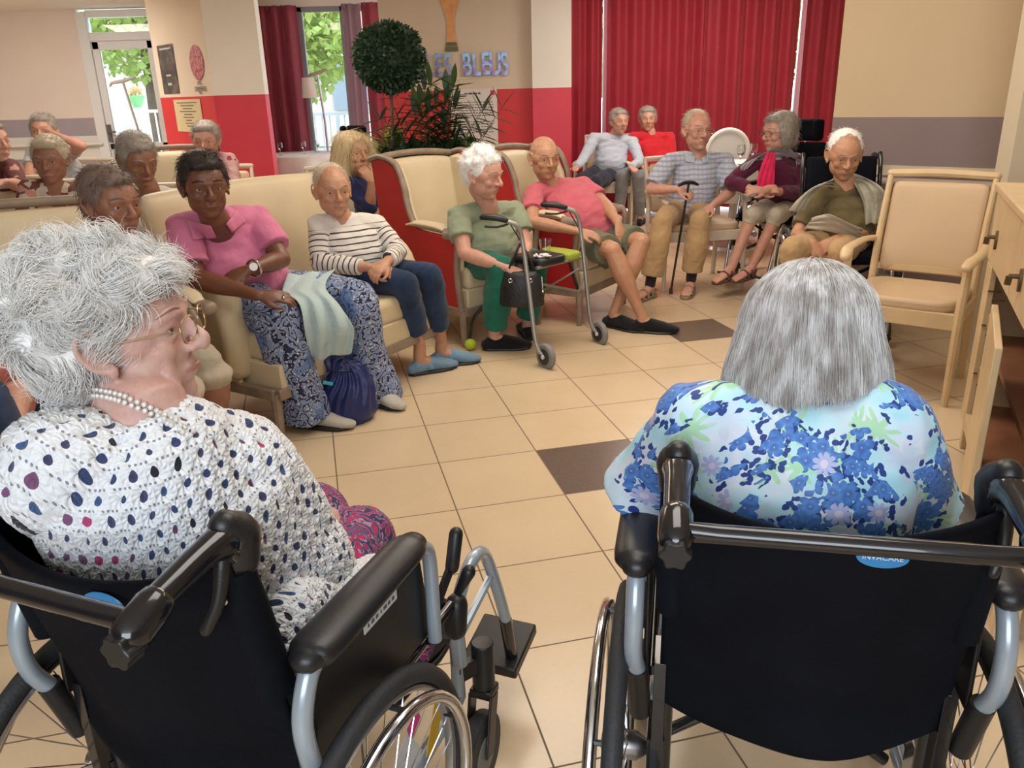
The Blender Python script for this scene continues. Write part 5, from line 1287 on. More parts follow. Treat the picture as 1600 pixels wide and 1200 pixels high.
def person(label, J, look, skin, shirt, trousers, hair, tilt=0.0, hs=1.08, g=1.0, belly=0.0, chest=1.0, sleeve=1.0, sl_r=1.0, leg=2.0, leg_r=1.0,
           shoes=None, hands=None, hs_hand=1.0, glasses=None, lips=None, brow=None, shut=False, vox=.0062, neck_r=.052, hem=.0, extra=None, toes=False, name='person', ears=True, fold=.004, arms=True, legs=True, face=True, group=None, sock=None, hairseed=1, shape_head=None, v_neck=0):
    J = {k: V(v) for k, v in J.items()}
    pel = J['pel']; t = thing(name, label, 'person', (pel.x, pel.y, 0), 0, group)
    R = hrot(look, tilt); c = J['head']
    mb = MB(); head_mesh(mb, c, R, hs, ears=ears)
    mid = (J['shL'] + J['shR']) / 2; X = (J['shR'] - J['shL']).normalized()
    base = c + R @ V((0, -.028, -.07)) * hs
    mb.tube([base, base * .5 + J['neck'] * .5, J['neck'], mid - V((0, 0, .05))], [(neck_r, neck_r * 1.05), (neck_r, neck_r), (neck_r * 1.1, neck_r * 1.1), (neck_r * 1.4, neck_r * 1.2)], 16, 'round', sub=3, side=X)
    # inner trunk keeps the body one continuous surface
    up = mid - pel; fwd = X.cross(up.normalized())
    mb.tube([pel, pel + up * .4, pel + up * .75, mid + up.normalized() * .0], [(.13 * g, .09 * g), (.12 * g, .09 * g), (.135 * g, .095 * g), ((J['shR'] - J['shL']).length * .28, .045)], 18, 'round', sub=3, side=X)
    for k in 'LR':
        sh = J['sh' + k]
        mb.tube([mid + (sh - mid) * .4, sh], .05, 12, 'round')
        if arms and 'el' + k in J:
            el, wr = J['el' + k], J['wr' + k]
            mb.tube([sh, sh * .5 + el * .5, el], [.046 * g, .043 * g, .036 * g], 14, 'round', sub=3)
            mb.tube([el, el * .68 + wr * .32, wr * .75 + el * .25, wr], [.036 * g, .038 * g, .028, (.026, .022)], 14, 'round', sub=3)
            if hands and k in hands:
                h = hands[k]; hand_mesh(mb, wr, h[0], h[1], hs_hand * h[4] if len(h) > 4 else hs_hand, h[2], h[3])
    if legs:
        for k in 'LR':
            if 'kn' + k not in J: continue
            hip = J.get('hip' + k, pel + X * (.09 if k == 'R' else -.09)); kn = J['kn' + k]; an = J['an' + k]
            mb.tube([hip, hip * .5 + kn * .5, kn], [.075 * g, .066 * g, .052 * g], 14, 'round', sub=3)
            mb.tube([kn, kn * .68 + an * .32, an * .8 + kn * .2, an], [.050 * g, .050 * g * leg_r, .034, .032], 14, 'round', sub=3)
            if 'to' + k in J: foot_mesh(mb, an, J['to' + k], toes=toes)
    body = raw_build(fuse(mb, vox * .82, 3, .5), 'body', skin, t)
    if face: face_bits(c, R, hs, body, lips, brow, glasses, shut)
    # shirt
    mb = MB(); Xc, fw, upn, mid = cloth_torso(mb, J, g, belly, chest, None, hem)
    if arms:
        for k in 'LR':
            if 'el' + k not in J: continue
            sh, el, wr = J['sh' + k], J['el' + k], J['wr' + k]
            if sleeve <= 1:
                e = sh + (el - sh) * sleeve; mb.tube([sh, sh * .5 + e * .5, e], [.056 * g, .056 * g * sl_r, .056 * g * sl_r], 16, 'flat')
                mb.ell(sh, (.057 * g,) * 3)
            else:
                e = el + (wr - el) * (sleeve - 1); mb.tube([sh, sh * .5 + el * .5, el], [.060 * g, .056 * g, .050 * g], 16, 'round', sub=3); mb.tube([el, el * .5 + e * .5, e], [.050 * g * sl_r, .046 * g * sl_r, .040 * sl_r], 16, 'flat', sub=3); mb.ell(sh, (.057 * g,) * 3)
    if extra: extra(mb)
    r_ = folds(fuse(mb, vox, 5), fold, 7, len(label) % 9, (1, 1, 1.8))
    folds(r_, fold * .6, 15, 3, (.6, .6, 1.8))
    sh_o = raw_build(r_, shirt[1], shirt[0], t)
    if trousers and legs:
        mb = MB()
        mb.tube([pel - upn * .06, pel + upn * .05], [(.165 * g, .125 * g), (.16 * g, .12 * g)], 20, 'round', side=Xc)
        for k in 'LR':
            if 'kn' + k not in J: continue
            hip = J.get('hip' + k, pel + X * (.09 if k == 'R' else -.09)); kn = J['kn' + k]; an = J['an' + k]
            e = (kn + (an - kn) * min(1, leg - 1)) if leg > 1 else hip + (kn - hip) * leg
            if leg > 1:
                mb.tube([hip, hip * .5 + kn * .5, kn], [.092 * g, .082 * g, .066 * g], 16, 'round', sub=3)
                mb.tube([kn, kn * .5 + e * .5, e], [.066 * g, .062 * g * leg_r, .056 * leg_r], 16, 'flat', sub=3)
            else: mb.tube([hip, hip * .5 + e * .5, e], [.098 * g, .094 * g, .086 * g], 16, 'flat', sub=3)
        r_ = folds(fuse(mb, vox, 5), fold * 1.1, 6, 5); folds(r_, fold * .5, 16, 6)
        raw_build(r_, trousers[1], trousers[0], t)
    if shoes:
        for k in 'LR':
            if 'to' + k in J: shoe(t, J['an' + k], J['to' + k], **shoes)
    if hair: hair_on(t, c, R, hs, hair, hairseed)
    return t, body, c, R

def flow_strands(P, N, dirs, L, k, curl=0.0, freq=1.0, grav=0.0, jit=.25):
    n = len(P); d = dirs + np.random.normal(size=(n, 3)) * jit; d /= np.linalg.norm(d, axis=1, keepdims=True)
    out = [P.copy()]; p = P.copy(); LL = L * (.6 + .7 * np.random.rand(n, 1)); ph = np.random.rand(n, 1) * 6.28
    x = np.cross(d, N); x /= (np.linalg.norm(x, axis=1, keepdims=True) + 1e-6); y = np.cross(d, x)
    for i in range(k - 1):
        a = ph + freq * 6.28 * i / k
        dd = d + curl * (x * np.cos(a) + y * np.sin(a)); dd = dd + np.array([0, 0, -1.]) * grav * i / k; dd /= np.linalg.norm(dd, axis=1, keepdims=True)
        p = p + dd * LL / k; out.append(p.copy())
    return np.stack(out, 1)

def hair_on(t, c, R, s, hair, seed=1):
    style, m = hair[0], hair[1]; np.random.seed(seed)
    T = lambda x, y, z: c + R @ V((x * s, y * s, z * s)); mb = MB()
    E = lambda x, y, z, r_: mb.ell(T(x, y, z), [q * s for q in r_], R, 20)
    n, L, curl, width, grav = 1600, .035, .5, .0011, .3
    if style in ('short', 'curly', 'bob', 'long', 'swept'):
        E(0, -.030, .048, (.083, .094, .078)); E(0, -.052, -.004, (.076, .064, .062)); E(0, .022, .078, (.062, .050, .032))
        for q in (-1, 1): E(q * .060, -.02, .030, (.026, .056, .046))
    if style == 'curly':
        for k in range(46):
            a, b = random.random() * 6.28, random.uniform(.0, 1.9); d = V((math.sin(b) * math.cos(a), math.sin(b) * math.sin(a), math.cos(b)))
            if d.y > .55 and d.z < .62: continue
            E(d.x * .078, d.y * .09 - .022, d.z * .078 + .045, (.021, .021, .019))
        n, L, curl = 2200, .03, 1.3
    if style == 'thin':
        E(0, -.030, .041, (.0775, .087, .078)); E(0, -.056, -.010, (.072, .050, .052)); n, L, curl, width = 1300, .032, .35, .0009
    if style == 'bald':
        E(0, -.058, .004, (.072, .046, .052))
        for q in (-1, 1): E(q * .064, -.028, .012, (.014, .034, .028))
        n, L, curl, width = 700, .02, .3, .0009
    if style == 'bob':
        for q in (-1, 1): mb.tube([T(q * .060, .0, .05), T(q * .076, -.008, .0), T(q * .074, -.01, -.062)], [(.022 * s, .05 * s), (.022 * s, .050 * s), (.014 * s, .036 * s)], 12, 'round', sub=2, side=R @ V((1, 0, 0)))
        mb.tube([T(0, -.09, .03), T(0, -.095, -.03), T(0, -.085, -.07)], [(.06 * s, .03 * s), (.065 * s, .03 * s), (.055 * s, .02 * s)], 14, 'round', sub=2, side=R @ V((1, 0, 0))); L, grav = .05, 1.0
    if style == 'long':
        for q in (-1, 1): mb.tube([T(q * .050, .03, .075), T(q * .073, .014, .02), T(q * .082, .0, -.05), T(q * .095, -.005, -.12), T(q * .11, -.01, -.17)], [(.020 * s, .05 * s), (.020 * s, .050 * s), (.024 * s, .050 * s), (.026 * s, .045 * s), (.012 * s, .03 * s)], 14, 'round', sub=3, side=R @ V((1, 0, 0)))
        mb.tube([T(0, -.08, .04), T(0, -.10, -.04), T(0, -.10, -.16)], [(.07 * s, .03 * s), (.085 * s, .035 * s), (.09 * s, .02 * s)], 14, 'round', sub=2, side=R @ V((1, 0, 0))); n, L, grav, curl = 3000, .09, 1.6, .15
    r_ = fuse(mb, .006, 3); Ri = np.array(R)
    idx = np.random.randint(0, len(r_.v), n); P = r_.v[idx].astype(float); N = r_.n[idx].astype(float)
    loc = (P - np.array(c)) @ Ri
    crown = np.array(T(0, -.05, .12)); dv = P - crown; dv = dv - (dv * N).sum(1, keepdims=True) * N; dv /= (np.linalg.norm(dv, axis=1, keepdims=True) + 1e-6)
    if style == 'curly': dirs = N * .7 + np.random.normal(size=P.shape) * .6
    else: dirs = dv + N * .22
    ps = flow_strands(P - N * .003, N, dirs, L * s, 7, curl, 1.2 if style == 'curly' else .6, grav * .5, .25)
    raw_build(merge_raw(r_, strands(ps, width)), 'hair', m, t)

from mathutils.bvhtree import BVHTree
def bvh_objs(objs):
    vs_, fs = [], []
    for o in objs:
        top = o
        while top.parent is not None: top = top.parent
        M4 = XF[top]; k = len(vs_); vs_ += [M4 @ v.co for v in o.data.vertices]; fs += [tuple(i + k for i in p.vertices) for p in o.data.polygons]
    return BVHTree.FromPolygons(vs_, fs)
def laid_on(t, names, quad, m, name, n=10, off=.004, th=.003, raise_edge=None):
    """a four-cornered cloth piece laid on the surface of named parts of t; corners given where they lie in the frame"""
    bv = bvh_objs([o for o in t.children if o.name.split('.')[0] in names]); a, b, c, d = [V((*q, 0)) for q in quad]; g = []
    for i in range(n + 1):
        row = []; f = i / n
        for j in range(n + 1):
            e = j / n; q = (a * (1 - e) + b * e) * (1 - f) + (d * (1 - e) + c * e) * f
            h = bv.ray_cast(CAM, (at(q.x, q.y, 1.0) - CAM).normalized())
            row.append(None if h[0] is None else h[0] + h[1] * (off + .006 * f))
        g.append(row)
    flat_ = [p for r_ in g for p in r_ if p is not None]
    if not flat_: return
    for r_ in g:
        for j in range(len(r_)):
            if r_[j] is None: r_[j] = min((p for p in flat_), key=lambda p: 0).copy() if not any(x is not None for x in r_) else next(x for x in (r_[j:] + r_[::-1]) if x is not None).copy()
    return MB().sheet(g).build(name, m, t, world=True, solid=th)
def sit_legs(J):
    """adds hips to toes for someone sitting upright"""
    mid = (V(J['shL']) + V(J['shR'])) / 2; X = (V(J['shR']) - V(J['shL'])); X.z = 0; X.normalize(); F = X.cross(V((0, 0, 1))); p = V(J['pel'])
    for k, s_ in (('L', -1), ('R', 1)):
        kn = p + F * .42 + X * s_ * .10 + V((0, 0, .02)); kn.z = max(kn.z, .48); J['kn' + k] = kn; J['an' + k] = V((kn.x, kn.y, .09)) + F * .04; J['to' + k] = V((kn.x, kn.y, 0)) + F * .2
    return F
def chair_for(J, label):
    mid = V(J['pel']); X = (V(J['shR']) - V(J['shL'])); X.z = 0; X.normalize(); F = X.cross(V((0, 0, 1))); o = mid - F * .26; o.z = 0
    wood_armchair(label, (o.x, o.y), math.atan2(F.y, F.x) - PI / 2, M['wood_far'], M['pad_beige'], .90, .62)
# ------------------------------------------------------------------ clothing materials
C_ = {}
C_['pink_polo'] = fabric('polo_pink', (.66, .20, .33), .06, .35, .15); C_['sage'] = fabric('tshirt_sage', (.27, .31, .21), .06, .35)
C_['rose'] = fabric('tshirt_rose', (.58, .13, .17), .07, .35); C_['navy_top'] = fabric('top_navy', (.025, .035, .12), .1, .3)
C_['denim'] = fabric('denim_dark', (.018, .036, .082), .3, .3, .5); C_['green_tr'] = fabric('trousers_green', (.015, .14, .09), .12, .35)
C_['khaki_green'] = fabric('shorts_olive', (.15, .155, .10), .1, .35); C_['tan'] = fabric('trousers_tan', (.48, .31, .155), .07, .35)
C_['light_blue'] = fabric('shirt_light_blue', (.50, .54, .63), .05, .35); C_['navy_tr'] = fabric('trousers_navy', (.025, .027, .045), .15, .35)
C_['red_top'] = fabric('sweater_red', (.58, .02, .03), .08, .35); C_['grey_tr'] = fabric('trousers_grey', (.20, .20, .205), .08, .35)
C_['burgundy'] = fabric('cardigan_burgundy', (.105, .014, .045), .15, .35); C_['beige_tr'] = fabric('trousers_beige', (.46, .40, .31), .07, .35)
C_['shawl_grey'] = fabric('shawl_grey', (.36, .34, .27), .15, .4, .4, scale=120); C_['olive_top'] = fabric('top_olive', (.13, .10, .045), .25, .3)
C_['white_tee'] = fabric('tshirt_pale_grey', (.52, .53, .56), .05, .35); C_['blue_towel'] = fabric('cloth_mint', (.46, .58, .58), .06, .5, .3)
C_['peach'] = fabric('top_peach', (.50, .28, .22), .1, .35); C_['white_top'] = fabric('top_white', (.66, .62, .56), .08, .35); C_['coral'] = fabric('top_coral', (.48, .16, .12), .25, .35)
def stripes():
    m = bpy.data.materials.new('top_striped'); t = NT(m); co = t.coord(); a = t.n.new('ShaderNodeAttribute'); a.attribute_name = 'pat'; x, y, z = t.sep(a.outputs['Vector'])
    v = t.math('FRACT', t.math('MULTIPLY', t.math('ADD', x, t.math('MULTIPLY', t.noise(co, 12, 2), .012)), 1 / .030))
    s = t.math('MULTIPLY', t.math('LESS_THAN', v, .24), t.math('GREATER_THAN', x, .06))
    t.lk(t.mix(s, (.68, .64, .58), (.05, .045, .05)), t.b.inputs['Base Color']); t.b.inputs['Roughness'].default_value = .85
    t.bump(t.noise(co, 16, 3, .5, 0, 1), .5, .01); return m
def checks():
    m = bpy.data.materials.new('shirt_check'); t = NT(m); co = t.coord(); x, y, z = t.sep(co)
    a = t.math('LESS_THAN', t.math('FRACT', t.math('MULTIPLY', t.math('ADD', x, t.math('MULTIPLY', t.noise(co, 9, 2), .02)), 30)), .28); b = t.math('LESS_THAN', t.math('FRACT', t.math('MULTIPLY', t.math('ADD', z, t.math('MULTIPLY', t.noise(co, 8, 2), .03)), 30)), .4)
    c = t.mix(t.math('MULTIPLY', b, .8), (.52, .54, .62), (.27, .31, .42)); c = t.mix(t.math('MULTIPLY', a, .45), c, (.30, .33, .43))
    t.lk(c, t.b.inputs['Base Color']); t.b.inputs['Roughness'].default_value = .85; t.bump(t.noise(co, 14, 3, .5, 0, 1), .5, .01); return m
def paisley(name, base, c1, c2, dark, sc=11):
    m = bpy.data.materials.new(name); t = NT(m); co = t.coord(); nz = t.noise(co, 9, 3, .6, 1); v = t.vmath('ADD', co, t.vmath('SCALE', nz, .13))
    vo = t.voro(v, sc); d = vo.outputs['Distance']; ang = t.noise(v, 26, 2)
    ring = t.math('ADD', t.math('MULTIPLY', t.math('SINE', t.math('ADD', t.math('MULTIPLY', d, 30), t.math('MULTIPLY', ang, 5))), .5), .5)
    fine = t.voro(v, sc * 5.5).outputs['Distance']
    c = t.ramp(ring, [(.0, dark), (.30, dark), (.34, base), (.52, base), (.56, c1), (.80, c1), (.84, c2)], 'CONSTANT')
    c = t.mix(t.math('LESS_THAN', fine, .28), c, base); c = t.mix(t.math('MULTIPLY', t.math('GREATER_THAN', t.noise(co, 7, 1), .62), .6), c, c1)
    t.lk(c, t.b.inputs['Base Color']); t.b.inputs['Roughness'].default_value = .8; t.bump(t.noise(co, 10, 3, .5, 0, 1), .5, .012); return m
C_['stripe'] = stripes(); C_['check'] = checks()
C_['paisley'] = paisley('trousers_paisley', (.50, .52, .56), (.07, .14, .36), (.22, .30, .48), (.012, .018, .07))
def blotch(name, cols, sc=22):
    m = bpy.data.materials.new(name); t = NT(m); co = t.coord(); vo = t.voro(t.vmath('ADD', co, t.vmath('SCALE', t.noise(co, 14, 2, .5, 1), .05)), sc)
    r_, g_, b_ = t.sep(vo.outputs['Color'])
    t.lk(t.ramp(r_, cols, 'CONSTANT'), t.b.inputs['Base Color']); t.b.inputs['Roughness'].default_value = .85; t.bump(t.noise(co, 14, 3), .4, .01); return m
C_['brown_floral'] = blotch('top_brown_floral', [(0, (.16, .05, .035)), (.45, (.55, .45, .38)), (.65, (.16, .05, .035)), (.8, (.5, .25, .2))]); C_['pink_floral'] = blotch('top_pink_floral', [(0, (.62, .36, .34)), (.72, (.30, .05, .08)), (.85, (.62, .36, .34))], 26)
C_['scarf_red'] = fabric('scarf_red', (.66, .02, .10), .25, .4); C_['sock'] = fabric('sock_dark', (.03, .022, .03), .1, .2)
D_ = V; front = V((.2, -1, -.15))
slip = dict(m=fabric('slipper_black', (.008, .008, .010), .2, .2, .5), style='slip'); 

# --- woman in a pink polo (left end of the sofa)
J = dict(head=at(320, 290, 3.38), neck=at(333, 338, 3.42), shL=at(284, 356, 3.45), shR=at(402, 342, 3.66), pel=at(398, 468, 3.78),
         elL=at(306, 436, 3.36), wrL=at(405, 462, 3.24), elR=at(440, 405, 3.54), wrR=at(388, 422, 3.34),
         knL=at(432, 494, 3.36), anL=at(478, 640, 3.42), toL=atz(508, 668, .0), knR=at(556, 470, 3.62), anR=at(580, 612, 3.72), toR=atz(596, 632, .0))
t4, b4, c4, R4 = person('person in a pink polo and blue paisley trousers, arms crossed, on the cream sofa', J, (.55, -1, -.12), SK_BROWN, (C_['pink_polo'], 'polo_shirt'), None, ('short', HAIR['dark']), g=1.12, belly=.05, chest=1.25, sleeve=.72, sl_r=1.15, leg=2, hs=1.12, hands={'L': (V((.9, .2, -.1)), V((-.1, -.5, .9)), 1, .35), 'R': (V((-.9, -.25, -.35)), V((-.1, -.6, .7)), -1, .45)}, shoes=dict(m=fabric('shoe_offwhite', (.48, .44, .38), .1, .3), style='trainer', s=1.08), lips=M['lip_dark'], brow=HAIR['dark'], hairseed=4)
def collar(t, J, m, R_=.075, nrm=V((.3, -1, 0))):
    mid = (J['shL'] + J['shR']) / 2; X = (J['shR'] - J['shL']).normalized(); F = X.cross(V((0, 0, 1))); mb = MB(); top = J['neck'] * .45 + mid * .55
    for s_ in (-1, 1):
        g = []
        for k in range(9):
            a = PI * (1 - k / 8) * .92; x, y = math.sin(a) * R_ * s_, -math.cos(a) * R_ * .95
            pt = top + X * x + F * y + V((0, 0, .018 - .035 * (k / 8)))
            o = (X * x + F * y).normalized(); g.append([pt, pt + o * .030 + V((0, 0, -.008)) + X * s_ * .012, pt + o * .040 + V((0, 0, -.042)) + X * s_ * .022 * (k / 8)])
        mb.sheet(g)
    mb.build('collar', m, t, world=True, solid=.003)
laid_on(t4, ('polo_shirt', 'body'), [(292, 343), (330, 352), (338, 368), (301, 376)], C_['pink_polo'], 'collar'); laid_on(t4, ('polo_shirt', 'body'), [(352, 350), (368, 330), (383, 346), (360, 362)], C_['pink_polo'], 'collar')
# wide paisley trouser legs
mb = MB(); pel = J['pel']
mb.tube([pel + V((-.05, .02, -.05)), pel + V((.02, -.02, .03))], [(.21, .15), (.20, .14)], 20, 'round')
for k in 'LR':
    kn, an = J['kn' + k], J['an' + k]; hp = pel + (J['shR'] - J['shL']).normalized() * (.11 if k == 'R' else -.11)
    mb.tube([hp, hp * .5 + kn * .5 + V((0, 0, .01)), kn], [.125, .118, .098], 18, 'round', sub=3)
    low = an * 1.06 - kn * .06; w_ = .115 if k == 'L' else .15
    mb.tube([kn + V((0, 0, .01)), kn * .5 + low * .5, low], [(.100, .10), (.105, .10), (w_, .12)], 20, 'flat', sub=4)
r_ = fuse(mb, .006, 5); folds(r_, .007, 6, 2, (1, 1, .35)); folds(r_, .004, 16, 3, (1, 1, .35)); raw_build(r_, 'trousers', C_['paisley'], t4)
w4 = J['wrR'] + (J['elR'] - J['wrR']) * .16; ax = (J['elR'] - J['wrR']).normalized()
wt = MB().torus(w4, ax, .036, .006, 24, 8).build('wristwatch', M['chrome'], t4, world=True); MB().tube([w4 + V((.01, -.035, .012)), w4 + V((.013, -.043, .015))], .017, 20).build('watch_face', M['label_white'], wt, world=True)
hh = J['wrL'] + V((.9, .2, -.1)).normalized() * .10; MB().torus(hh + V((0, -.01, .0)), (.9, .2, -.1), .012, .003, 16, 6).build('ring', M['chrome'], t4, world=True)
# mint cloth over her knee
cl = thing('mint_towel', 'pale mint towel draped over the paisley trousers between the two sofa sitters', 'towel', at(500, 480, 3.5))
def drape_sheet(name, pts_w, m, parent, th=.006, sub=1, amp=.01, sc=10, n=7, seed=1):
    """pts_w: list of (centre, half-width vector); rippled cloth strip"""
    P = arc_pts([p[0] for p in pts_w], 5); W = arc_pts([p[1] for p in pts_w], 5); g = []
    for i, (p, w_) in enumerate(zip(P, W)):
        row = []
        for j in range(2 * n + 1):
            q = j / n - 1; nz = noise.noise(V((q * sc * .25 + seed, i * .18, seed))); nn = w_.cross(V((0, 0, 1))) ; nn = nn.normalized() if nn.length > 1e-4 else V((0, -1, 0))
            row.append(p + w_ * q + (nn * math.sin(q * sc + i * .25 + seed) + V((0, 0, 1)) * math.cos(q * sc * .8 + i * .3) * .5) * amp + V((0, 0, 1)) * nz * amp)
        g.append(row)
    return MB().sheet(g).build(name, m, parent, world=True, solid=th, sub=sub)
drape_sheet('towel_cloth', [(at(488, 425, 3.70), V((.10, .05, 0))), (at(475, 452, 3.52), V((.09, .03, 0))), (at(500, 475, 3.40), V((.085, .02, -.02))), (at(515, 515, 3.36), V((.10, .03, 0))), (at(517, 558, 3.40), V((.085, .03, 0)))], C_['blue_towel'], cl, amp=.016, sc=8)

# --- woman in stripes
J = dict(head=at(520, 297, 4.18), neck=at(530, 335, 4.22), shL=at(498, 352, 4.18), shR=at(588, 352, 4.30), pel=at(556, 428, 4.22),
         elL=at(500, 412, 4.08), wrL=at(578, 418, 3.98), elR=at(622, 392, 4.20), wrR=at(604, 410, 4.0),
         knL=at(634, 442, 3.98), anL=at(656, 542, 4.12), toL=atz(680, 580, 0), knR=at(672, 430, 4.12), anR=at(690, 535, 4.26), toR=atz(722, 568, 0))
def pat_from(v, a, b):
    d = (b - a).normalized(); q = (v - np.array(a)) @ np.array(d); return q
t5, b5, c5, R5 = person('person in a white and black striped top and jeans, hands clasped, on the sofa', J, (.5, -1, -.1), SK_TAN, (C_['stripe'], 'striped_top'), (C_['denim'], 'jeans'), ('thin', HAIR['fair']), g=.98, belly=.02, sleeve=1.82, sl_r=1.05, leg=1.75, leg_r=1.12, hs=1.12, hands={'L': (V((.9, -.1, -.15)), V((0, -.6, .8)), 1, .75), 'R': (V((-.5, -.7, -.3)), V((.2, -.4, .9)), -1, .8)}, shoes=dict(m=fabric('shoe_blue', (.16, .27, .38), .1, .3), style='mary'), hairseed=5)
for o in t5.children:
    if o.name.startswith('striped_top'):
        me = o.data; n_ = len(me.vertices); v = np.empty(n_ * 3, np.float32); me.vertices.foreach_get('co', v); v = v.reshape(-1, 3)
        org = np.array(XF[t5].inverted() @ ((J['shL'] + J['shR']) / 2 + V((0, 0, .06)))); ax = np.array((J['pel'] - (J['shL'] + J['shR']) / 2).normalized())
        q = (v - org) @ ax
        for k in 'LR':
            s0, e0 = np.array(XF[t5].inverted() @ J['sh' + k]), np.array(XF[t5].inverted() @ J['el' + k]); w0 = np.array(XF[t5].inverted() @ J['wr' + k])
            for a_, b_, off in ((s0, e0, .08), (e0, w0, .08 + np.linalg.norm(e0 - s0))):
                L = np.linalg.norm(b_ - a_); u = (b_ - a_) / L; tt = (v - a_) @ u; dist = np.linalg.norm(v - a_ - np.outer(np.clip(tt, 0, L), u), axis=1)
                sel = (dist < .062) & (tt > (.06 if off < .1 else -.02)); q = np.where(sel, tt + off, q)
        a = me.attributes.new('pat', 'FLOAT_VECTOR', 'POINT'); a.data.foreach_set('vector', np.stack([q, q * 0, q * 0], 1).astype(np.float32).ravel())

# --- blonde woman in navy behind the sofa
J = dict(head=at(553, 240, 5.6), neck=at(560, 270, 5.65), shL=at(548, 290, 5.55), shR=at(600, 285, 5.9), pel=at(590, 345, 5.9),
         elL=at(578, 325, 5.45), wrL=at(580, 284, 5.44), elR=at(612, 320, 5.8), wrR=at(585, 335, 5.55),
         knL=at(610, 365, 5.55), anL=at(625, 430, 5.6), toL=atz(640, 445, 0), knR=at(630, 360, 5.75), anR=at(650, 420, 5.8), toR=atz(665, 432, 0))
t6, *_ = person('person with long blonde hair in a navy top, hand at the chin, behind the sofa', J, (.75, -.75, .02), SK_TAN, (C_['navy_top'], 'navy_top'), (fabric('skirt_straw', (.55, .47, .24), .1, .4), 'trousers'), ('long', HAIR['blonde']), g=1.02, sleeve=1.1, hs=1.2, hands={'L': (V((-.55, .0, 1)), V((.6, -.8, .1)), 1, 1.1), 'R': (V((-.7, -.7, 0)), V((0, -.3, 1)), -1, .5)}, hairseed=6, shoes=slip)
CB = wood_armchair('pale wooden chair of the blonde woman, partly hidden behind the cream sofa', (0, 0), 0, M['wood_far'], M['leather_grey'], .92)
CB.location = (at(570, 340, 6.2).x - .12, 6.2, 0); CB.rotation_euler = (0, 0, math.radians(205)); XF[CB] = Matrix.Translation(CB.location) @ frame_rot(math.radians(205))

# --- white haired woman in sage green
J = dict(head=at(756, 273, 4.62), neck=at(762, 318, 4.68), shL=at(716, 338, 4.64), shR=at(804, 330, 4.86), pel=at(757, 408, 4.85),
         elL=at(726, 396, 4.50), wrL=at(795, 420, 4.40), elR=at(822, 385, 4.74), wrR=at(815, 418, 4.52),
         knL=at(782, 418, 4.46), anL=at(773, 515, 4.52), toL=atz(782, 546, 0), knR=at(836, 408, 4.66), anR=at(824, 497, 4.74), toR=atz(822, 524, 0))
t7, *_ = person('person with curly white hair in a sage green t-shirt and green trousers', J, (.95, -.62, -.2), SK_PINK, (C_['sage'], 'sage_tshirt'), (C_['green_tr'], 'green_trousers'), ('curly', HAIR['white']), g=1.12, belly=.05, chest=1.15, sleeve=.60, sl_r=1.15, leg=1.96, leg_r=1.25, hs=1.16, hands={'L': (V((.8, -.3, -.4)), V((0, -.6, .8)), 1, .6), 'R': (V((-.5, -.7, -.3)), V((0, -.4, .9)), -1, .6)}, shoes=dict(m=slip['m'], style='slip', s=1.0, width=1.1), shut=True, hairseed=7)

# --- man in the pink t-shirt and shorts
J = dict(head=at(851, 247, 5.32), neck=at(857, 283, 5.36), shL=at(834, 303, 5.28), shR=at(912, 291, 5.50), pel=at(932, 376, 5.30),
         elL=at(832, 347, 5.06), wrL=at(905, 362, 4.92), elR=at(948, 322, 5.28), wrR=at(966, 350, 5.08),
         knL=at(957, 392, 4.86), anL=at(1004, 496, 4.80), toL=atz(1036, 520, 0), knR=at(1002, 378, 5.0), anR=at(960, 487, 4.92), toR=atz(988, 517, .0))
t8, *_ = person('person in a pink t-shirt and olive shorts, bare legs crossed at the ankles', J, (.35, -1, -.1), SK_TAN, (C_['rose'], 'pink_tshirt'), (C_['khaki_green'], 'shorts'), ('bald', HAIR['grey']), g=1.10, belly=.035, sleeve=.62, sl_r=1.12, leg=.84, leg_r=1.15, hs=1.15, hands={'L': (V((.9, -.2, -.2)), V((0, -.4, .9)), 1, .35), 'R': (V((.15, -.5, -.9)), V((.3, -.7, .4)), -1, .3)}, shoes=dict(m=slip['m'], style='slip', width=1.1, s=1.05), hairseed=8)

# --- man with glasses and cane
J = dict(head=at(1090, 203, 6.02), neck=at(1092, 240, 6.06), shL=at(1046, 252, 6.02), shR=at(1134, 250, 6.12), pel=at(1075, 328, 6.12),
         elL=at(1017, 296, 5.92), wrL=at(1060, 296, 5.72), elR=at(1142, 300, 5.98), wrR=at(1112, 322, 5.80),
         knL=at(1036, 344, 5.68), anL=at(1016, 438, 5.66), toL=atz(1002, 470, 0), knR=at(1094, 343, 5.72), anR=at(1080, 430, 5.76), toR=atz(1072, 466, 0))
t9, b9, *_ = person('person with glasses in a pale checked shirt and tan trousers, holding a cane', J, (.25, -1, -.05), SK_PINK, (C_['check'], 'checked_shirt'), (C_['tan'], 'tan_trousers'), ('thin', HAIR['fair']), g=1.05, belly=.02, sleeve=.85, sl_r=1.25, leg=1.92, leg_r=1.35, hs=1.2, hands={'L': (V((.8, -.5, -.25)), V((-.2, -.3, .9)), 1, 1.0), 'R': (V((-.6, -.5, -.3)), V((0, -.3, .9)), -1, .5)}, glasses=M['chrome'], shoes=dict(m=fabric('sandal_tan', (.30, .21, .13), .15, .3, .5), style='sandal', s=1.0), hairseed=9)
laid_on(t9, ('checked_shirt', 'body'), [(1070, 240), (1086, 246), (1084, 256), (1070, 252)], C_['light_blue'], 'collar'); laid_on(t9, ('checked_shirt', 'body'), [(1096, 246), (1108, 240), (1106, 252), (1098, 256)], C_['light_blue'], 'collar')
MB().tube([J['knL'] * .22 + J['anL'] * .78, J['anL'] + V((0, 0, -.03))], [.040, .038], 14, 'round').build('sock', C_['sock'], t9, world=True)
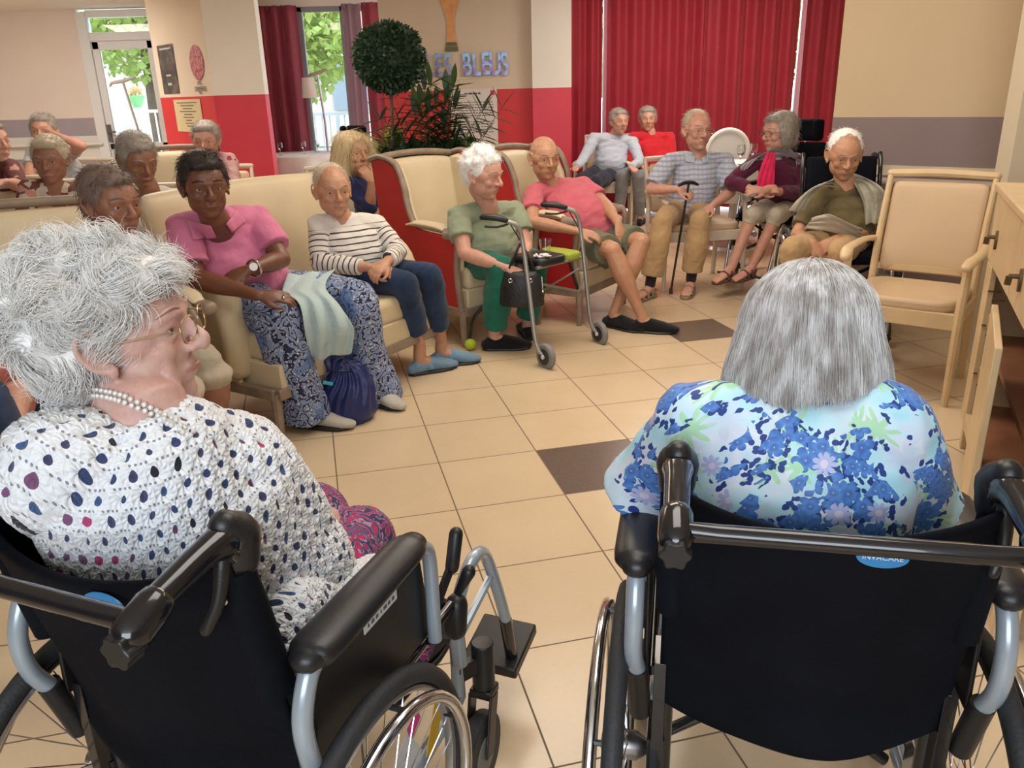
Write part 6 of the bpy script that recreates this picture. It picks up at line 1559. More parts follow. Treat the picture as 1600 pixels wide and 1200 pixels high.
MB().tube([J['knR'] * .22 + J['anR'] * .78, J['anR'] + V((0, 0, -.03))], [.040, .038], 14, 'round').build('sock', C_['sock'], t9, world=True)
ca = thing('walking_cane', 'black walking cane held upright by the man in the checked shirt', 'cane', atz(1048, 459, 0))
tp, bt_ = at(1076, 288, 5.66), atz(1048, 459, 0)
MB().tube([bt_ + V((0, 0, .02)), tp], .0085, 10).build('shaft', M['black_gloss'], ca, world=True)
MB().tube([bt_, bt_ + V((0, 0, .04))], [.016, .012], 12).build('rubber_tip', M['rubber'], ca, world=True)
MB().tube([tp + V((-.07, -.03, .0)), tp + V((-.03, -.01, .012)), tp + V((.03, .01, .01)), tp + V((.065, .02, -.005))], [(.012, .012), (.016, .013), (.016, .013), (.012, .01)], 12, 'round', sub=3).build('handle', M['black_plastic'], ca, world=True)
wood_armchair('pale wooden armchair under the man with the cane', (J['pel'].x + .02, 6.42), PI + .12, M['wood_far'], M['pad_beige'], .90, .60, group='pale armchairs of the back row')
# name one more of the same kind behind
J = dict(head=at(968, 190, 9.15), neck=at(960, 209, 9.2), shL=at(928, 216, 9.15), shR=at(988, 222, 9.2), pel=at(950, 270, 9.25),
         elL=at(912, 248, 9.0), wrL=at(900, 262, 8.75), elR=at(1000, 252, 9.0), wrR=at(985, 262, 8.8),
         knL=at(908, 282, 8.8), anL=at(905, 335, 8.9), toL=atz(903, 350, 0), knR=at(930, 285, 8.7), anR=at(925, 335, 8.7), toR=atz(922, 350, 0))
person('person in a light blue shirt and navy trousers seated before the red curtain', J, (.3, -1, 0), SK_PINK, (C_['light_blue'], 'blue_shirt'), (C_['navy_tr'], 'navy_trousers'), ('short', HAIR['grey']), g=1.1, belly=.05, sleeve=1.9, hs=1.15, vox=.0085, hands={'L': (V((-.1, -.9, .1)), V((0, 0, 1)), 1, .5), 'R': (V((.2, -.9, 0)), V((0, 0, 1)), -1, .5)}, shoes=slip, hairseed=10)
wood_armchair('pale armchair of the person in light blue, far back by the curtain', (J['pel'].x + .05, 9.5), PI - .25, M['wood_far'], M['pad_beige'], .92, .62, group='pale armchairs of the back row')
J = dict(head=at(1012, 186, 9.3), neck=at(1016, 205, 9.3), shL=at(990, 215, 9.25), shR=at(1046, 216, 9.35), pel=at(1018, 272, 9.3),
         elL=at(988, 250, 9.1), wrL=at(1005, 262, 8.95), elR=at(1050, 252, 9.15), wrR=at(1026, 262, 8.95),
         knL=at(972, 274, 8.9), anL=at(968, 330, 8.9), toL=atz(966, 345, 0), knR=at(998, 276, 8.85), anR=at(1000, 335, 8.95), toR=atz(1002, 350, 0))
person('person in a red sweater and grey trousers in the back row', J, (-.1, -1, 0), SK_PINK, (C_['red_top'], 'red_sweater'), (C_['grey_tr'], 'grey_trousers'), ('short', HAIR['grey']), g=1.08, belly=.03, sleeve=1.9, hs=1.12, vox=.0085, hands={'L': (V((.7, -.7, -.1)), V((0, -.2, 1)), 1, .6), 'R': (V((-.7, -.7, -.1)), V((0, -.2, 1)), -1, .6)}, shoes=slip, hairseed=11)
wood_armchair('pale armchair of the person in red, far back by the curtain', (J['pel'].x, 9.58), PI + .05, M['wood_far'], M['pad_beige'], .92, .62, group='pale armchairs of the back row')

# --- woman with glasses in burgundy
W3 = simple_wheelchair('wheelchair with a padded headrest holding the woman in the burgundy cardigan', (2.20, 6.32), math.atan2(-.72, -.70) - PI / 2)
J = dict(head=at(1216, 207, 6.05), neck=at(1222, 240, 6.1), shL=at(1182, 252, 6.02), shR=at(1244, 250, 6.16), pel=at(1216, 326, 6.08),
         elL=at(1142, 284, 5.92), wrL=at(1186, 300, 5.76), elR=at(1250, 302, 5.98), wrR=at(1196, 298, 5.70),
         knL=at(1176, 336, 5.72), anL=at(1140, 424, 5.70), toL=at(1126, 442, 5.62), knR=at(1212, 338, 5.74), anR=at(1172, 422, 5.74), toR=at(1156, 440, 5.66))
t12, *_ = person('person with glasses in a burgundy cardigan and red scarf, arms crossed', J, (-1, -.38, -.06), SK_PINK, (C_['burgundy'], 'burgundy_cardigan'), (C_['beige_tr'], 'beige_trousers'), ('bob', HAIR['grey']), g=.95, sleeve=1.6, sl_r=1.15, leg=1.15, hs=1.2, leg_r=.85, hands={'L': (V((.6, -.3, .2)), V((0, -.7, .6)), 1, .5), 'R': (V((-.8, -.2, .1)), V((0, -.6, .8)), -1, .4)}, glasses=mat('glasses_dark', (.05, .04, .04), .3, .4), shoes=dict(m=fabric('sandal_brown', (.13, .05, .035), .15, .3, .5), style='sandal', s=1.0), hairseed=12, toes=True)
drape_sheet('grey_yoke', [(at(1160, 268, 5.92), V((.05, 0, .03))), (at(1180, 247, 5.95), V((.06, 0, .03))), (at(1222, 240, 6.02), V((.03, .0, .05))), (at(1248, 252, 6.08), V((.05, 0, -.05))), (at(1256, 272, 6.06), V((.05, 0, -.02)))], fabric('yoke_grey', (.33, .31, .33), .3, .4, .4), t12, amp=.008)
drape_sheet('red_scarf', [(at(1206, 238, 5.90), V((.035, 0, .0))), (at(1200, 262, 5.84), V((.05, 0, 0))), (at(1196, 285, 5.80), V((.06, 0, 0))), (at(1196, 300, 5.78), V((.05, 0, 0)))], C_['scarf_red'], t12, amp=.010)

# --- elder with the grey shawl
W4 = simple_wheelchair('wheelchair against the mauve wall holding the person with the grey shawl', (at(1320, 268, 4.92).x - .02, 4.90), math.atan2(-.985, -.17) - PI / 2, headrest=False)
J = dict(head=at(1320, 242, 4.66), neck=at(1320, 286, 4.68), shL=at(1280, 305, 4.66), shR=at(1362, 303, 4.70), pel=at(1312, 380, 4.70),
         elL=at(1245, 366, 4.56), wrL=at(1270, 380, 4.40), elR=at(1358, 362, 4.60), wrR=at(1306, 374, 4.40),
         knL=at(1238, 388, 4.36), anL=at(1224, 480, 4.40), toL=at(1220, 500, 4.30), knR=at(1312, 392, 4.30), anR=at(1308, 480, 4.34), toR=at(1306, 500, 4.24))
t13, *_ = person('person with a light grey shawl and khaki cropped trousers in a wheelchair', J, (-.15, -1, -.3), SK_TAN, (C_['olive_top'], 'olive_top'), (C_['tan'], 'khaki_trousers'), ('thin', HAIR['white']), g=.98, belly=.04, sleeve=.8, sl_r=1.1, leg=1.25, hs=1.14, hands={'L': (V((.55, -.2, -.6)), V((.2, -.8, .5)), 1, .35), 'R': (V((-.75, -.1, -.45)), V((-.1, -.8, .5)), -1, .35)}, shoes=slip, hairseed=13, lips=M['lip'])
drape_sheet('shawl', [(at(1246, 330, 4.50), V((.055, .04, .0))), (at(1262, 305, 4.50), V((.06, .03, .02))), (at(1288, 287, 4.56), V((.05, .06, .0))), (at(1322, 284, 4.86), V((.0, .05, .05))), (at(1352, 288, 4.58), V((.05, -.06, 0))), (at(1368, 318, 4.52), V((.055, -.04, 0))), (at(1368, 350, 4.50), V((.045, -.03, 0)))], C_['shawl_grey'], t13, amp=.012, sc=9)
drape_sheet('lap_cloth', [(at(1262, 350, 4.46), V((.02, 0, .03))), (at(1290, 348, 4.40), V((.0, -.02, .05))), (at(1325, 360, 4.42), V((0, -.02, .04))), (at(1345, 366, 4.46), V((.01, 0, .03)))], C_['beige_tr'], t13, amp=.010)

# --- brown haired person on the near sofa
J = dict(head=at(176, 318, 3.05), neck=at(150, 372, 3.1), shL=at(95, 385, 3.0), shR=at(205, 390, 3.28), pel=at(190, 520, 3.25),
         elL=at(70, 470, 2.85), wrL=at(160, 500, 2.75), elR=at(240, 470, 3.2), wrR=at(250, 510, 3.0),
         knL=at(270, 590, 2.72), anL=at(300, 720, 2.80), toL=atz(330, 750, 0), knR=at(318, 566, 2.98), anR=at(345, 690, 3.0), toR=atz(370, 720, 0))
t3, *_ = person('person with short grey brown hair in a peach top on the near sofa', J, (1, -.62, -.12), SK_MID, (C_['peach'], 'peach_top'), (C_['beige_tr'], 'beige_trousers'), ('short', HAIR['brown']), g=1.1, belly=.04, sleeve=.7, leg=1.28, leg_r=1.5, hs=1.14, hands={'L': (V((.8, .1, -.3)), V((0, -.4, .9)), 1, .5), 'R': (V((.2, -.8, -.3)), V((0, -.4, .9)), -1, .5)}, shoes=slip, lips=M['lip_dark'], brow=HAIR['brown'], hairseed=14)

# --- group behind the sofas
J = dict(head=at(322, 220, 6.3), neck=at(330, 243, 6.35), shL=at(303, 252, 6.35), shR=at(358, 252, 6.4), pel=at(335, 330, 6.5), elL=at(296, 290, 6.2), wrL=at(315, 305, 6.0), elR=at(366, 290, 6.25), wrR=at(348, 305, 6.0))
sit_legs(J); chair_for(J, 'pale chair of the person in pink florals by the red pillar')
person('person in a pink floral top seated in front of the red pillar', J, (.1, -1, -.1), SK_PINK, (C_['pink_floral'], 'floral_top'), (C_['navy_tr'], 'trousers'), ('short', HAIR['grey']), g=1.12, sleeve=1.3, hs=1.18, vox=.0085, shoes=slip, hairseed=15)
J = dict(head=at(216, 250, 4.75), neck=at(232, 292, 4.78), shL=at(195, 312, 4.8), shR=at(275, 310, 4.9), pel=at(230, 400, 5.0), elL=at(190, 360, 4.7), wrL=at(220, 380, 4.5), elR=at(280, 360, 4.75), wrR=at(255, 380, 4.5))
sit_legs(J); chair_for(J, 'pale chair of the person with the bowed grey head')
person('person with grey hair bowing the head, white top, behind the sofas', J, (.7, -.7, -.35), SK_MID, (C_['white_top'], 'white_top'), (C_['navy_tr'], 'trousers'), ('short', HAIR['grey']), g=1.05, sleeve=1.3, hs=1.22, vox=.0075, shoes=slip, hairseed=16)
CY = wing_sofa('wing_chair', 'pale yellow armchair with a dark rim behind the bowed grey head', 'armchair', (at(252, 260, 6.0).x, 6.3), PI + .15, .62, .66, 1.06, wings=False, red=False, trim=True)
J = dict(head=at(68, 205, 7.4), neck=at(78, 222, 7.42), shL=at(52, 240, 7.4), shR=at(104, 242, 7.5), pel=at(112, 300, 7.6), elL=at(45, 275, 7.2), wrL=at(80, 290, 7.0), elR=at(128, 228, 7.2), wrR=at(92, 212, 7.2),
         knL=at(150, 300, 7.2), anL=at(165, 360, 7.2), toL=atz(170, 375, 0), knR=at(165, 295, 7.4), anR=at(180, 355, 7.4), toR=atz(185, 368, 0))
person('person in a pale grey t-shirt with one arm raised to the head, far left', J, (.2, -1, 0), SK_PINK, (C_['white_tee'], 'grey_tshirt'), (C_['navy_tr'], 'dark_trousers'), ('short', HAIR['grey']), g=1.15, belly=.06, sleeve=.55, hs=1.25, vox=.0085, hands={'R': (V((-.9, 0, .2)), V((0, -1, .1)), -1, .5)}, hairseed=17, shoes=slip)
wood_armchair('pale chair of the person with the raised arm at the far left', (J['pel'].x + .02, 7.75), PI + .2, M['wood_far'], M['pad_beige'], .92, .62)
J = dict(head=at(78, 250, 5.3), neck=at(82, 280, 5.3), shL=at(45, 296, 5.25), shR=at(118, 300, 5.4), pel=at(85, 390, 5.5), elL=at(38, 350, 5.1), wrL=at(60, 370, 4.9), elR=at(125, 350, 5.2), wrR=at(110, 370, 4.9))
sit_legs(J); chair_for(J, 'pale chair of the person in the brown and white pattern')
person('person in a brown and white patterned top at the left, seated beyond the sofa', J, (.2, -1, -.1), SK_MID, (C_['brown_floral'], 'patterned_top'), (C_['navy_tr'], 'trousers'), ('short', HAIR['fair']), g=1.1, sleeve=1.2, hs=1.25, vox=.0085, shoes=slip, hairseed=18)
J = dict(head=at(-12, 222, 5.8), neck=at(-8, 248, 5.8), shL=at(-40, 262, 5.8), shR=at(18, 262, 5.8), pel=at(0, 340, 5.9), elL=at(-50, 300, 5.6), wrL=at(-20, 310, 5.4), elR=at(30, 290, 5.6), wrR=at(8, 284, 5.35))
sit_legs(J); chair_for(J, 'pale chair of the person in dark red flowers at the left border')
person('person at the left border in a dark red flowered top', J, (.9, -.4, 0), SK_PINK, (blotch('top_dark_floral', [(0, (.12, .035, .03)), (.5, (.45, .22, .17)), (.7, (.12, .035, .03))], 20), 'flowered_top'), (C_['navy_tr'], 'trousers'), ('short', HAIR['grey']), g=1.1, sleeve=1.1, hs=1.25, vox=.0085, shoes=slip, hands={'R': (V((-.6, -.6, 0)), V((0, -.3, 1)), -1, .4)}, hairseed=19)
tt = thing('dining_table', 'white table with folded papers behind the near sofa at the far left', 'table', (at(60, 300, 5.4).x, 5.1, 0))
tx = at(50, 300, 5.1).x
MB().box((tx, 5.05, .73), (1.0, .5, .03)).build('tabletop', M['white_paint'], tt, world=True, bevel=.008)
for sx in (-.45, .45):
    for sy in (4.85, 5.25): MB().box((tx + sx, sy, .36), (.04, .04, .72)).build('leg', M['white_paint'], tt, world=True)
cp = thing('paper_cup', 'white paper cup on the table at the far left beside the patterned top', 'cup', (at(127, 294, 5.0).x, 4.98, .746))
MB().lathe([(.028, 0), (.036, .085), (.033, .085), (.026, .006)], (0, 0, 0), n=20).build('cup', M['label_white'], cp)
# grey figure in the padded headrest chair by the far table
W5 = simple_wheelchair('dark wheelchair with a winged headrest between the blonde woman and the window', (at(540, 210, 7.6).x, 7.6), PI - .5, foot=False)
# ------------------------------------------------------------------ the two women in the foreground wheelchairs
def L1(x, y, z): return XF[W1] @ V((x, y, z))
def L2(x, y, z): return XF[W2] @ V((x, y, z))
PV = .0225     # crochet row height
def crochet_mat():
    m = bpy.data.materials.new('crochet_white'); t = NT(m); a = t.n.new('ShaderNodeAttribute'); a.attribute_name = 'pat'; az, v, _ = t.sep(a.outputs['Vector'])
    co = t.coord()
    row = t.math('FLOOR', t.math('DIVIDE', v, PV)); nr = t.math('ROUND', t.math('MULTIPLY', t.math('ADD', row, .5), 2 * PI * PV / .035))
    uu = t.math('ADD', t.math('MULTIPLY', t.math('DIVIDE', az, 2 * PI), nr), t.math('MULTIPLY', t.math('FLOORED_MODULO', row, 2), .5))
    cell = t.math('FLOOR', uu); fx = t.math('SUBTRACT', t.math('FRACT', uu), .5); fy = t.math('SUBTRACT', t.math('FRACT', t.math('DIVIDE', v, PV)), .5)
    wn = t.new('ShaderNodeTexWhiteNoise'); wn.noise_dimensions = '2D'; t.lk(t.comb(cell, row), wn.inputs[0]); rv = wn.outputs[0]; rc_ = t.sep(wn.outputs[1])
    jx = t.math('MULTIPLY', t.math('SUBTRACT', rc_[0], .5), .30); sk = t.math('MULTIPLY', fy, t.math('MULTIPLY', t.math('SUBTRACT', rc_[1], .3), .5))
    ex = t.math('DIVIDE', t.math('ADD', t.math('ADD', fx, jx), sk), t.math('ADD', .12, t.math('MULTIPLY', t.math('ADD', fy, .4), .13))); ey = t.math('DIVIDE', t.math('ADD', fy, .10), .24)
    d = t.math('SQRT', t.math('ADD', t.math('POWER', t.math('ABSOLUTE', ex), 2), t.math('POWER', t.math('ABSOLUTE', ey), 1.7)))
    size = t.math('ADD', .80, t.math('MULTIPLY', rc_[2], .45))
    hole = t.math('LESS_THAN', d, size)
    # small lace dots beside the big openings
    f2 = t.math('SUBTRACT', t.math('FRACT', t.math('MULTIPLY', uu, 5)), .5); g2 = t.math('DIVIDE', t.math('SUBTRACT', fy, .40), .07)
    dots = t.math('MULTIPLY', t.math('LESS_THAN', t.math('ADD', t.math('POWER', t.math('ABSOLUTE', t.math('DIVIDE', f2, .28)), 2), t.math('POWER', t.math('ABSOLUTE', g2), 2)), 1), t.math('GREATER_THAN', t.math('ABSOLUTE', fx), .16))
    hc = t.ramp(rv, [(0, (.035, .055, .16)), (.36, (.06, .06, .15)), (.58, (.05, .11, .26)), (.74, (.20, .08, .18)), (.88, (.015, .015, .03)), (.95, (.50, .05, .19))], 'CONSTANT')
    yarn = t.mix(t.noise(co, 300, 2), (.78, .82, .88), (.94, .96, .98))
    c = t.mix(hole, yarn, hc); c = t.mix(t.math('MULTIPLY', dots, .75), c, (.09, .08, .12))
    t.lk(c, t.b.inputs['Base Color']); t.b.inputs['Roughness'].default_value = .85; t.b.inputs['Sheen Weight'].default_value = .2
    rr = t.math('SQRT', t.math('ADD', t.math('POWER', t.math('ABSOLUTE', fx), 2), t.math('POWER', t.math('ABSOLUTE', t.math('ADD', fy, .1)), 2)))
    an2 = t.math('ARCTAN2', t.math('ADD', fy, .1), fx); pet = t.math('ADD', t.math('MULTIPLY', t.math('SINE', t.math('MULTIPLY', rr, 13)), .9), t.math('MULTIPLY', t.math('SINE', t.math('ADD', t.math('MULTIPLY', an2, 9), t.math('MULTIPLY', rr, 14))), .35))
    h = t.math('ADD', t.math('ADD', pet, t.math('MULTIPLY', t.noise(co, 220, 2), .5)), t.math('MULTIPLY', hole, -2.0))
    t.bump(h, .55, .005)
    return m
def crochet(raw, top):
    q = raw.v - np.array(top); az = np.arctan2(q[:, 0], -q[:, 1]); v = np.sqrt((q[:, 0] ** 2 + q[:, 1] ** 2) * .8 + q[:, 2] ** 2) + .01
    row = np.floor(v / PV); nr = np.round((row + .5) * 2 * PI * PV / .035); uu = az / 2 / PI * nr + .5 * (row % 2); fx = uu - np.floor(uu) - .5; fy = v / PV - row - .5
    d = np.sqrt((fx / .2) ** 2 + ((fy + .1) / .25) ** 2)
    h = np.where(d < 1, -.0050 * (1 - d), .0046 * np.sin(np.clip((d - 1) / 1.6, 0, 1) * PI))
    raw.v = raw.v + raw.n * h[:, None].astype(np.float32)
    return np.stack([az, v, v * 0], 1)
M['crochet'] = crochet_mat()

# woman with the white curls
hc1 = at(193, 522, 1.12); shR1, shL1 = at(385, 742, 1.12), at(92, 735, .99); nk1 = at(205, 640, 1.06); pel1 = L1(0, .20, .57)
J = dict(head=hc1, neck=nk1, shL=shL1, shR=shR1, pel=pel1, elR=at(472, 874, 1.22), wrR=at(512, 818, 1.42), elL=L1(-.22, .20, .73), wrL=L1(-.10, .40, .70),
         knL=at(498, 806, 1.52), knR=at(560, 846, 1.42), anL=L1(-.10, .62, .22), anR=L1(.06, .60, .22), toL=L1(-.10, .80, .175), toR=L1(.06, .78, .175), hipR=L1(.09, .24, .57), hipL=L1(-.09, .24, .57))
p1 = thing('person', 'person with fluffy white curls, glasses and a white crocheted shawl, back turned', 'person', (pel1.x, pel1.y, 0))
Rh = hrot((1, .10, .10)); mb = MB(); head_mesh(mb, hc1, Rh, 1.04)
T1 = lambda x, y, z: hc1 + Rh @ V((x, y, z)) * 1.04
mb.tube([T1(0, -.03, -.06), T1(0, -.045, -.10), nk1 + V((.02, .0, .0)), (shL1 + shR1) / 2 + V((0, 0, -.04))], [(.056, .060), (.054, .058), (.058, .060), (.07, .055)], 20, 'round', sub=3)
mb.ell(T1(0, .045, -.108), (.030, .034, .020), Rh); mb.ell(T1(0, .02, -.112), (.040, .050, .022), Rh); mb.ell(T1(-.0, -.01, -.115), (.042, .045, .03), Rh)
# upper jowl and cheek folds on the visible side
mb.tube([T1(.046, .060, -.030), T1(.044, .062, -.052), T1(.036, .060, -.078)], .010, 8, 'round', sub=3)
mid = (shL1 + shR1) / 2
mb.tube([pel1, pel1 * .5 + mid * .5, mid], [(.13, .09), (.12, .08), (.07, .045)], 18, 'round')
for sh_, el_, wr_ in ((shR1, J['elR'], J['wrR']), (shL1, J['elL'], J['wrL'])):
    mb.tube([mid + V((0, 0, -.06)), sh_ + V((0, 0, -.035))], .034, 12, 'round'); mb.tube([sh_ + V((0, 0, -.035)), el_], [.038, .038], 14, 'round'); mb.tube([el_, el_ * .5 + wr_ * .5, wr_], [.042, .044, .034], 14, 'round')
hand_mesh(mb, J['wrR'], V((.2, .6, -.7)), V((.7, .3, .6)), 1.0, -1, .35); hand_mesh(mb, J['wrL'], V((.6, .7, 0)), V((0, 0, 1)), 1.0, -1, .4)
for k in 'LR':
    mb.tube([J['hip' + k], J['kn' + k]], [.07, .055], 14, 'round'); mb.tube([J['kn' + k], J['an' + k]], [.05, .034], 14, 'round'); foot_mesh(mb, J['an' + k], J['to' + k])
bod = raw_build(fuse(mb, .0036, 4, .5), 'body', SK_FRONT, p1)
face_bits(hc1, Rh, 1.04, bod, M['lip'], SK_FRONT, mat('glasses_gold', (.45, .33, .20), .25, .9))
# shawl
mb = MB(); X1 = (shR1 - shL1).normalized(); U1 = (mid - pel1).normalized()
mb.tube([nk1 + V((.012, -.005, -.014)), nk1 * .5 + mid * .5 + V((.015, -.005, -.01)), mid + V((0, -.015, -.03)), mid - U1 * .10 - V((0, .01, 0)), mid - U1 * .22 + L1(0, .02, 0) - L1(0, 0, 0), pel1 + V((0, 0, .06)) + L1(0, .03, 0) - L1(0, 0, 0), pel1 + V((0, 0, -.03)) + L1(0, .03, 0) - L1(0, 0, 0)],
        [(.070, .068), (.108, .098), (.155, .105), (.182, .130), (.182, .138), (.19, .135), (.19, .125)], 32, 'flat', sub=4, side=X1)
mb.tube([mid, shR1 + V((-.01, 0, .01))], [.092, .082], 18, 'round'); mb.ell(mid * .45 + shR1 * .55 + V((.03, .045, -.03)), (.095, .085, .085)); mb.ell(mid * .55 + shR1 * .45 + V((-.005, -.03, -.04)), (.10, .085, .08)); mb.tube([mid, shL1 + V((.01, 0, .0))], [.085, .078], 18, 'round')
mb.tube([shR1, shR1 * .5 + J['elR'] * .5 + V((.01, -.01, .01)), J['elR'] * .86 + shR1 * .14], [.080, .078, .066], 20, 'round', sub=3)
mb.tube([shL1, shL1 * .5 + J['elL'] * .5, J['elL']], [.080, .075, .065], 20, 'round', sub=3)
mb.tube([L1(.10, .16, .60), L1(.145, .30, .60), L1(.135, .42, .58)], [(.10, .080), (.085, .065), (.065, .050)], 18, 'round', sub=3)
mb.tube([L1(.15, .14, .66), L1(.15, .20, .60), L1(.15, .20, .56)], [(.05, .09), (.05, .10), (.05, .10)], 16, 'round', sub=2)
r_ = fuse(mb, .0042, 5); folds(r_, .006, 4, 2, (1, 1, 1.5)); pat = crochet(r_, nk1 + V((0, 0, .03)))
raw_build(r_, 'crocheted_shawl', M['crochet'], p1, attr=pat)
# purple sleeve cuff and skirt
M['purple'] = paisley('skirt_purple', (.38, .27, .40), (.10, .045, .15), (.55, .012, .11), (.045, .03, .10), 16)
M['purple_cuff'] = blotch('cuff_purple', [(0, (.06, .04, .16)), (.45, (.10, .07, .24)), (.7, (.25, .10, .28)), (.85, (.45, .42, .55))], 60)
mb = MB(); mb.tube([shR1 * .2 + J['elR'] * .8, J['elR'] + V((.012, 0, -.004)), J['elR'] * .55 + J['wrR'] * .45], [.062, .062, .056], 18, 'flat', sub=3)
r_ = folds(fuse(mb, .004, 3), .004, 14, 2); raw_build(r_, 'cuff', M['purple_cuff'], p1)
mb = MB()
for k in 'LR': mb.tube([J['hip' + k], J['hip' + k] * .5 + J['kn' + k] * .5 + V((0, 0, .01)), J['kn' + k]], [.09, .080, .068], 18, 'round', sub=3); mb.tube([J['kn' + k], J['an' + k] * .6 + J['kn' + k] * .4, J['an' + k] + V((0, 0, .04))], [.068, .075, .08], 18, 'flat', sub=3)
mb.tube([J['knL'] + V((0, 0, -.02)), J['knR'] + V((0, 0, -.02))], .06, 12)
r_ = folds(fuse(mb, .006, 6), .007, 5, 4); folds(r_, .003, 16, 2); raw_build(r_, 'skirt', M['purple'], p1)
for k in 'LR': shoe(p1, J['an' + k], J['to' + k], slip['m'])
# pearls, two rows laid on the neck and collar
from mathutils.bvhtree import BVHTree
def bvh_of(objs):
    vs_, fs = [], []
    for o in objs:
        M4 = XF[p1]; o_ = len(vs_); vs_ += [M4 @ v.co for v in o.data.vertices]; fs += [tuple(i + o_ for i in p.vertices) for p in o.data.polygons]
    return BVHTree.FromPolygons(vs_, fs)
bv = bvh_of([o for o in p1.children if o.name.startswith(('body', 'crocheted_shawl'))]); mb = MB()
for row, dy in ((0, 0), (1, 9)):
    line = arc_pts([(118, 608 + dy, 0), (165, 612 + dy, 0), (215, 628 + dy, 0), (262, 652 + dy, 0), (300, 676 + dy, 0)], 40); last = None
    for q in line:
        d = (at(q.x, q.y, 1.0) - CAM).normalized(); h = bv.ray_cast(CAM, d)
        if h[0] is None: continue
        if last is None or (h[0] - last).length > .0078: last = h[0]; mb.ell(h[0] + h[1] * .003, .0040, n=8)
mb.build('pearl_necklace', mat('pearl', (.72, .70, .66), .22, .1, coat=.4), p1, world=True)
# curls
def big_curls(t, c, R, s, seed=3):
    np.random.seed(seed); rs = random.Random(seed); mb = MB()
    T = lambda x, y, z: c + R @ V((x * s, y * s, z * s))
    E = lambda x, y, z, r_: mb.ell(T(x, y, z), [q * s for q in r_], R, 20)
    E(0, -.036, .034, (.088, .084, .084)); E(0, -.064, -.030, (.080, .054, .066)); E(0, .030, .080, (.070, .056, .032)); E(0, -.066, -.075, (.058, .040, .042))
    for q in (-1, 1): E(q * .064, -.008, .055, (.022, .056, .034)); E(q * .070, -.060, .0, (.022, .032, .055))
    for _ in range(150):                                   # tufts
        a, b = rs.random() * 6.28, rs.uniform(0, 2.3); d = V((math.sin(b) * math.cos(a), math.sin(b) * math.sin(a), math.cos(b)))
        if d.y > .25 and d.z < .50: continue
        if abs(d.x) > .5 and d.y > -.40 and d.z < .20: continue
        rr = rs.uniform(.013, .024); E(d.x * .086, d.y * .090 - .040, d.z * .088 + .036, (rr, rr, rr * .8))
    r_ = fuse(mb, .0042, 3); Ri = np.array(R); folds(r_, .004, 14, 5)
    n = 20000; idx = np.random.randint(0, len(r_.v), n); P = r_.v[idx].astype(float); N = r_.n[idx].astype(float)
    cs = np.round(P / .034); h = np.sin(cs @ np.array([12.9, 78.2, 37.7])) * 43758.5; h = h - np.floor(h); h2 = np.sin(cs @ np.array([39.3, 11.1, 83.1])) * 24634.6; h2 = h2 - np.floor(h2)
    dd = np.stack([np.cos(h * 6.28), np.sin(h * 6.28), np.cos(h2 * 6.28)], 1)
    dd = dd - (dd * N).sum(1, keepdims=True) * N; dd /= (np.linalg.norm(dd, axis=1, keepdims=True) + 1e-6)
    k = 12; p = P - N * .002; out = [p.copy()]; L = .052 * s * (.6 + .7 * np.random.rand(n, 1)); sg = np.where(h2 > .5, 1., -1.)[:, None]
    cr = np.cross(N, dd); lift = .25 + .5 * np.random.rand(n, 1); jt = np.random.normal(size=(n, 3)) * .10; bend = (1.5 + 1.6 * h[:, None] + .5 * np.random.rand(n, 1))
    for i in range(k - 1):
        a = i / k * bend * sg; q = dd * np.cos(a) + cr * np.sin(a) + N * (lift * (1 - 1.6 * i / k)) + jt; q /= np.linalg.norm(q, axis=1, keepdims=True); p = p + q * L / k; out.append(p.copy())
    fly = flow_strands(P[:900], N[:900], N[:900] * .8 + dd[:900] * .6, .045, 10, .5, .8, .6, .3)
    a = strands(np.stack(out, 1), .00062, .35); b = strands(fly, .00028, .3)
    raw_build(merge_raw(r_, a, b), 'hair', HAIR['white'], t)
big_curls(p1, hc1, Rh, 1.04)

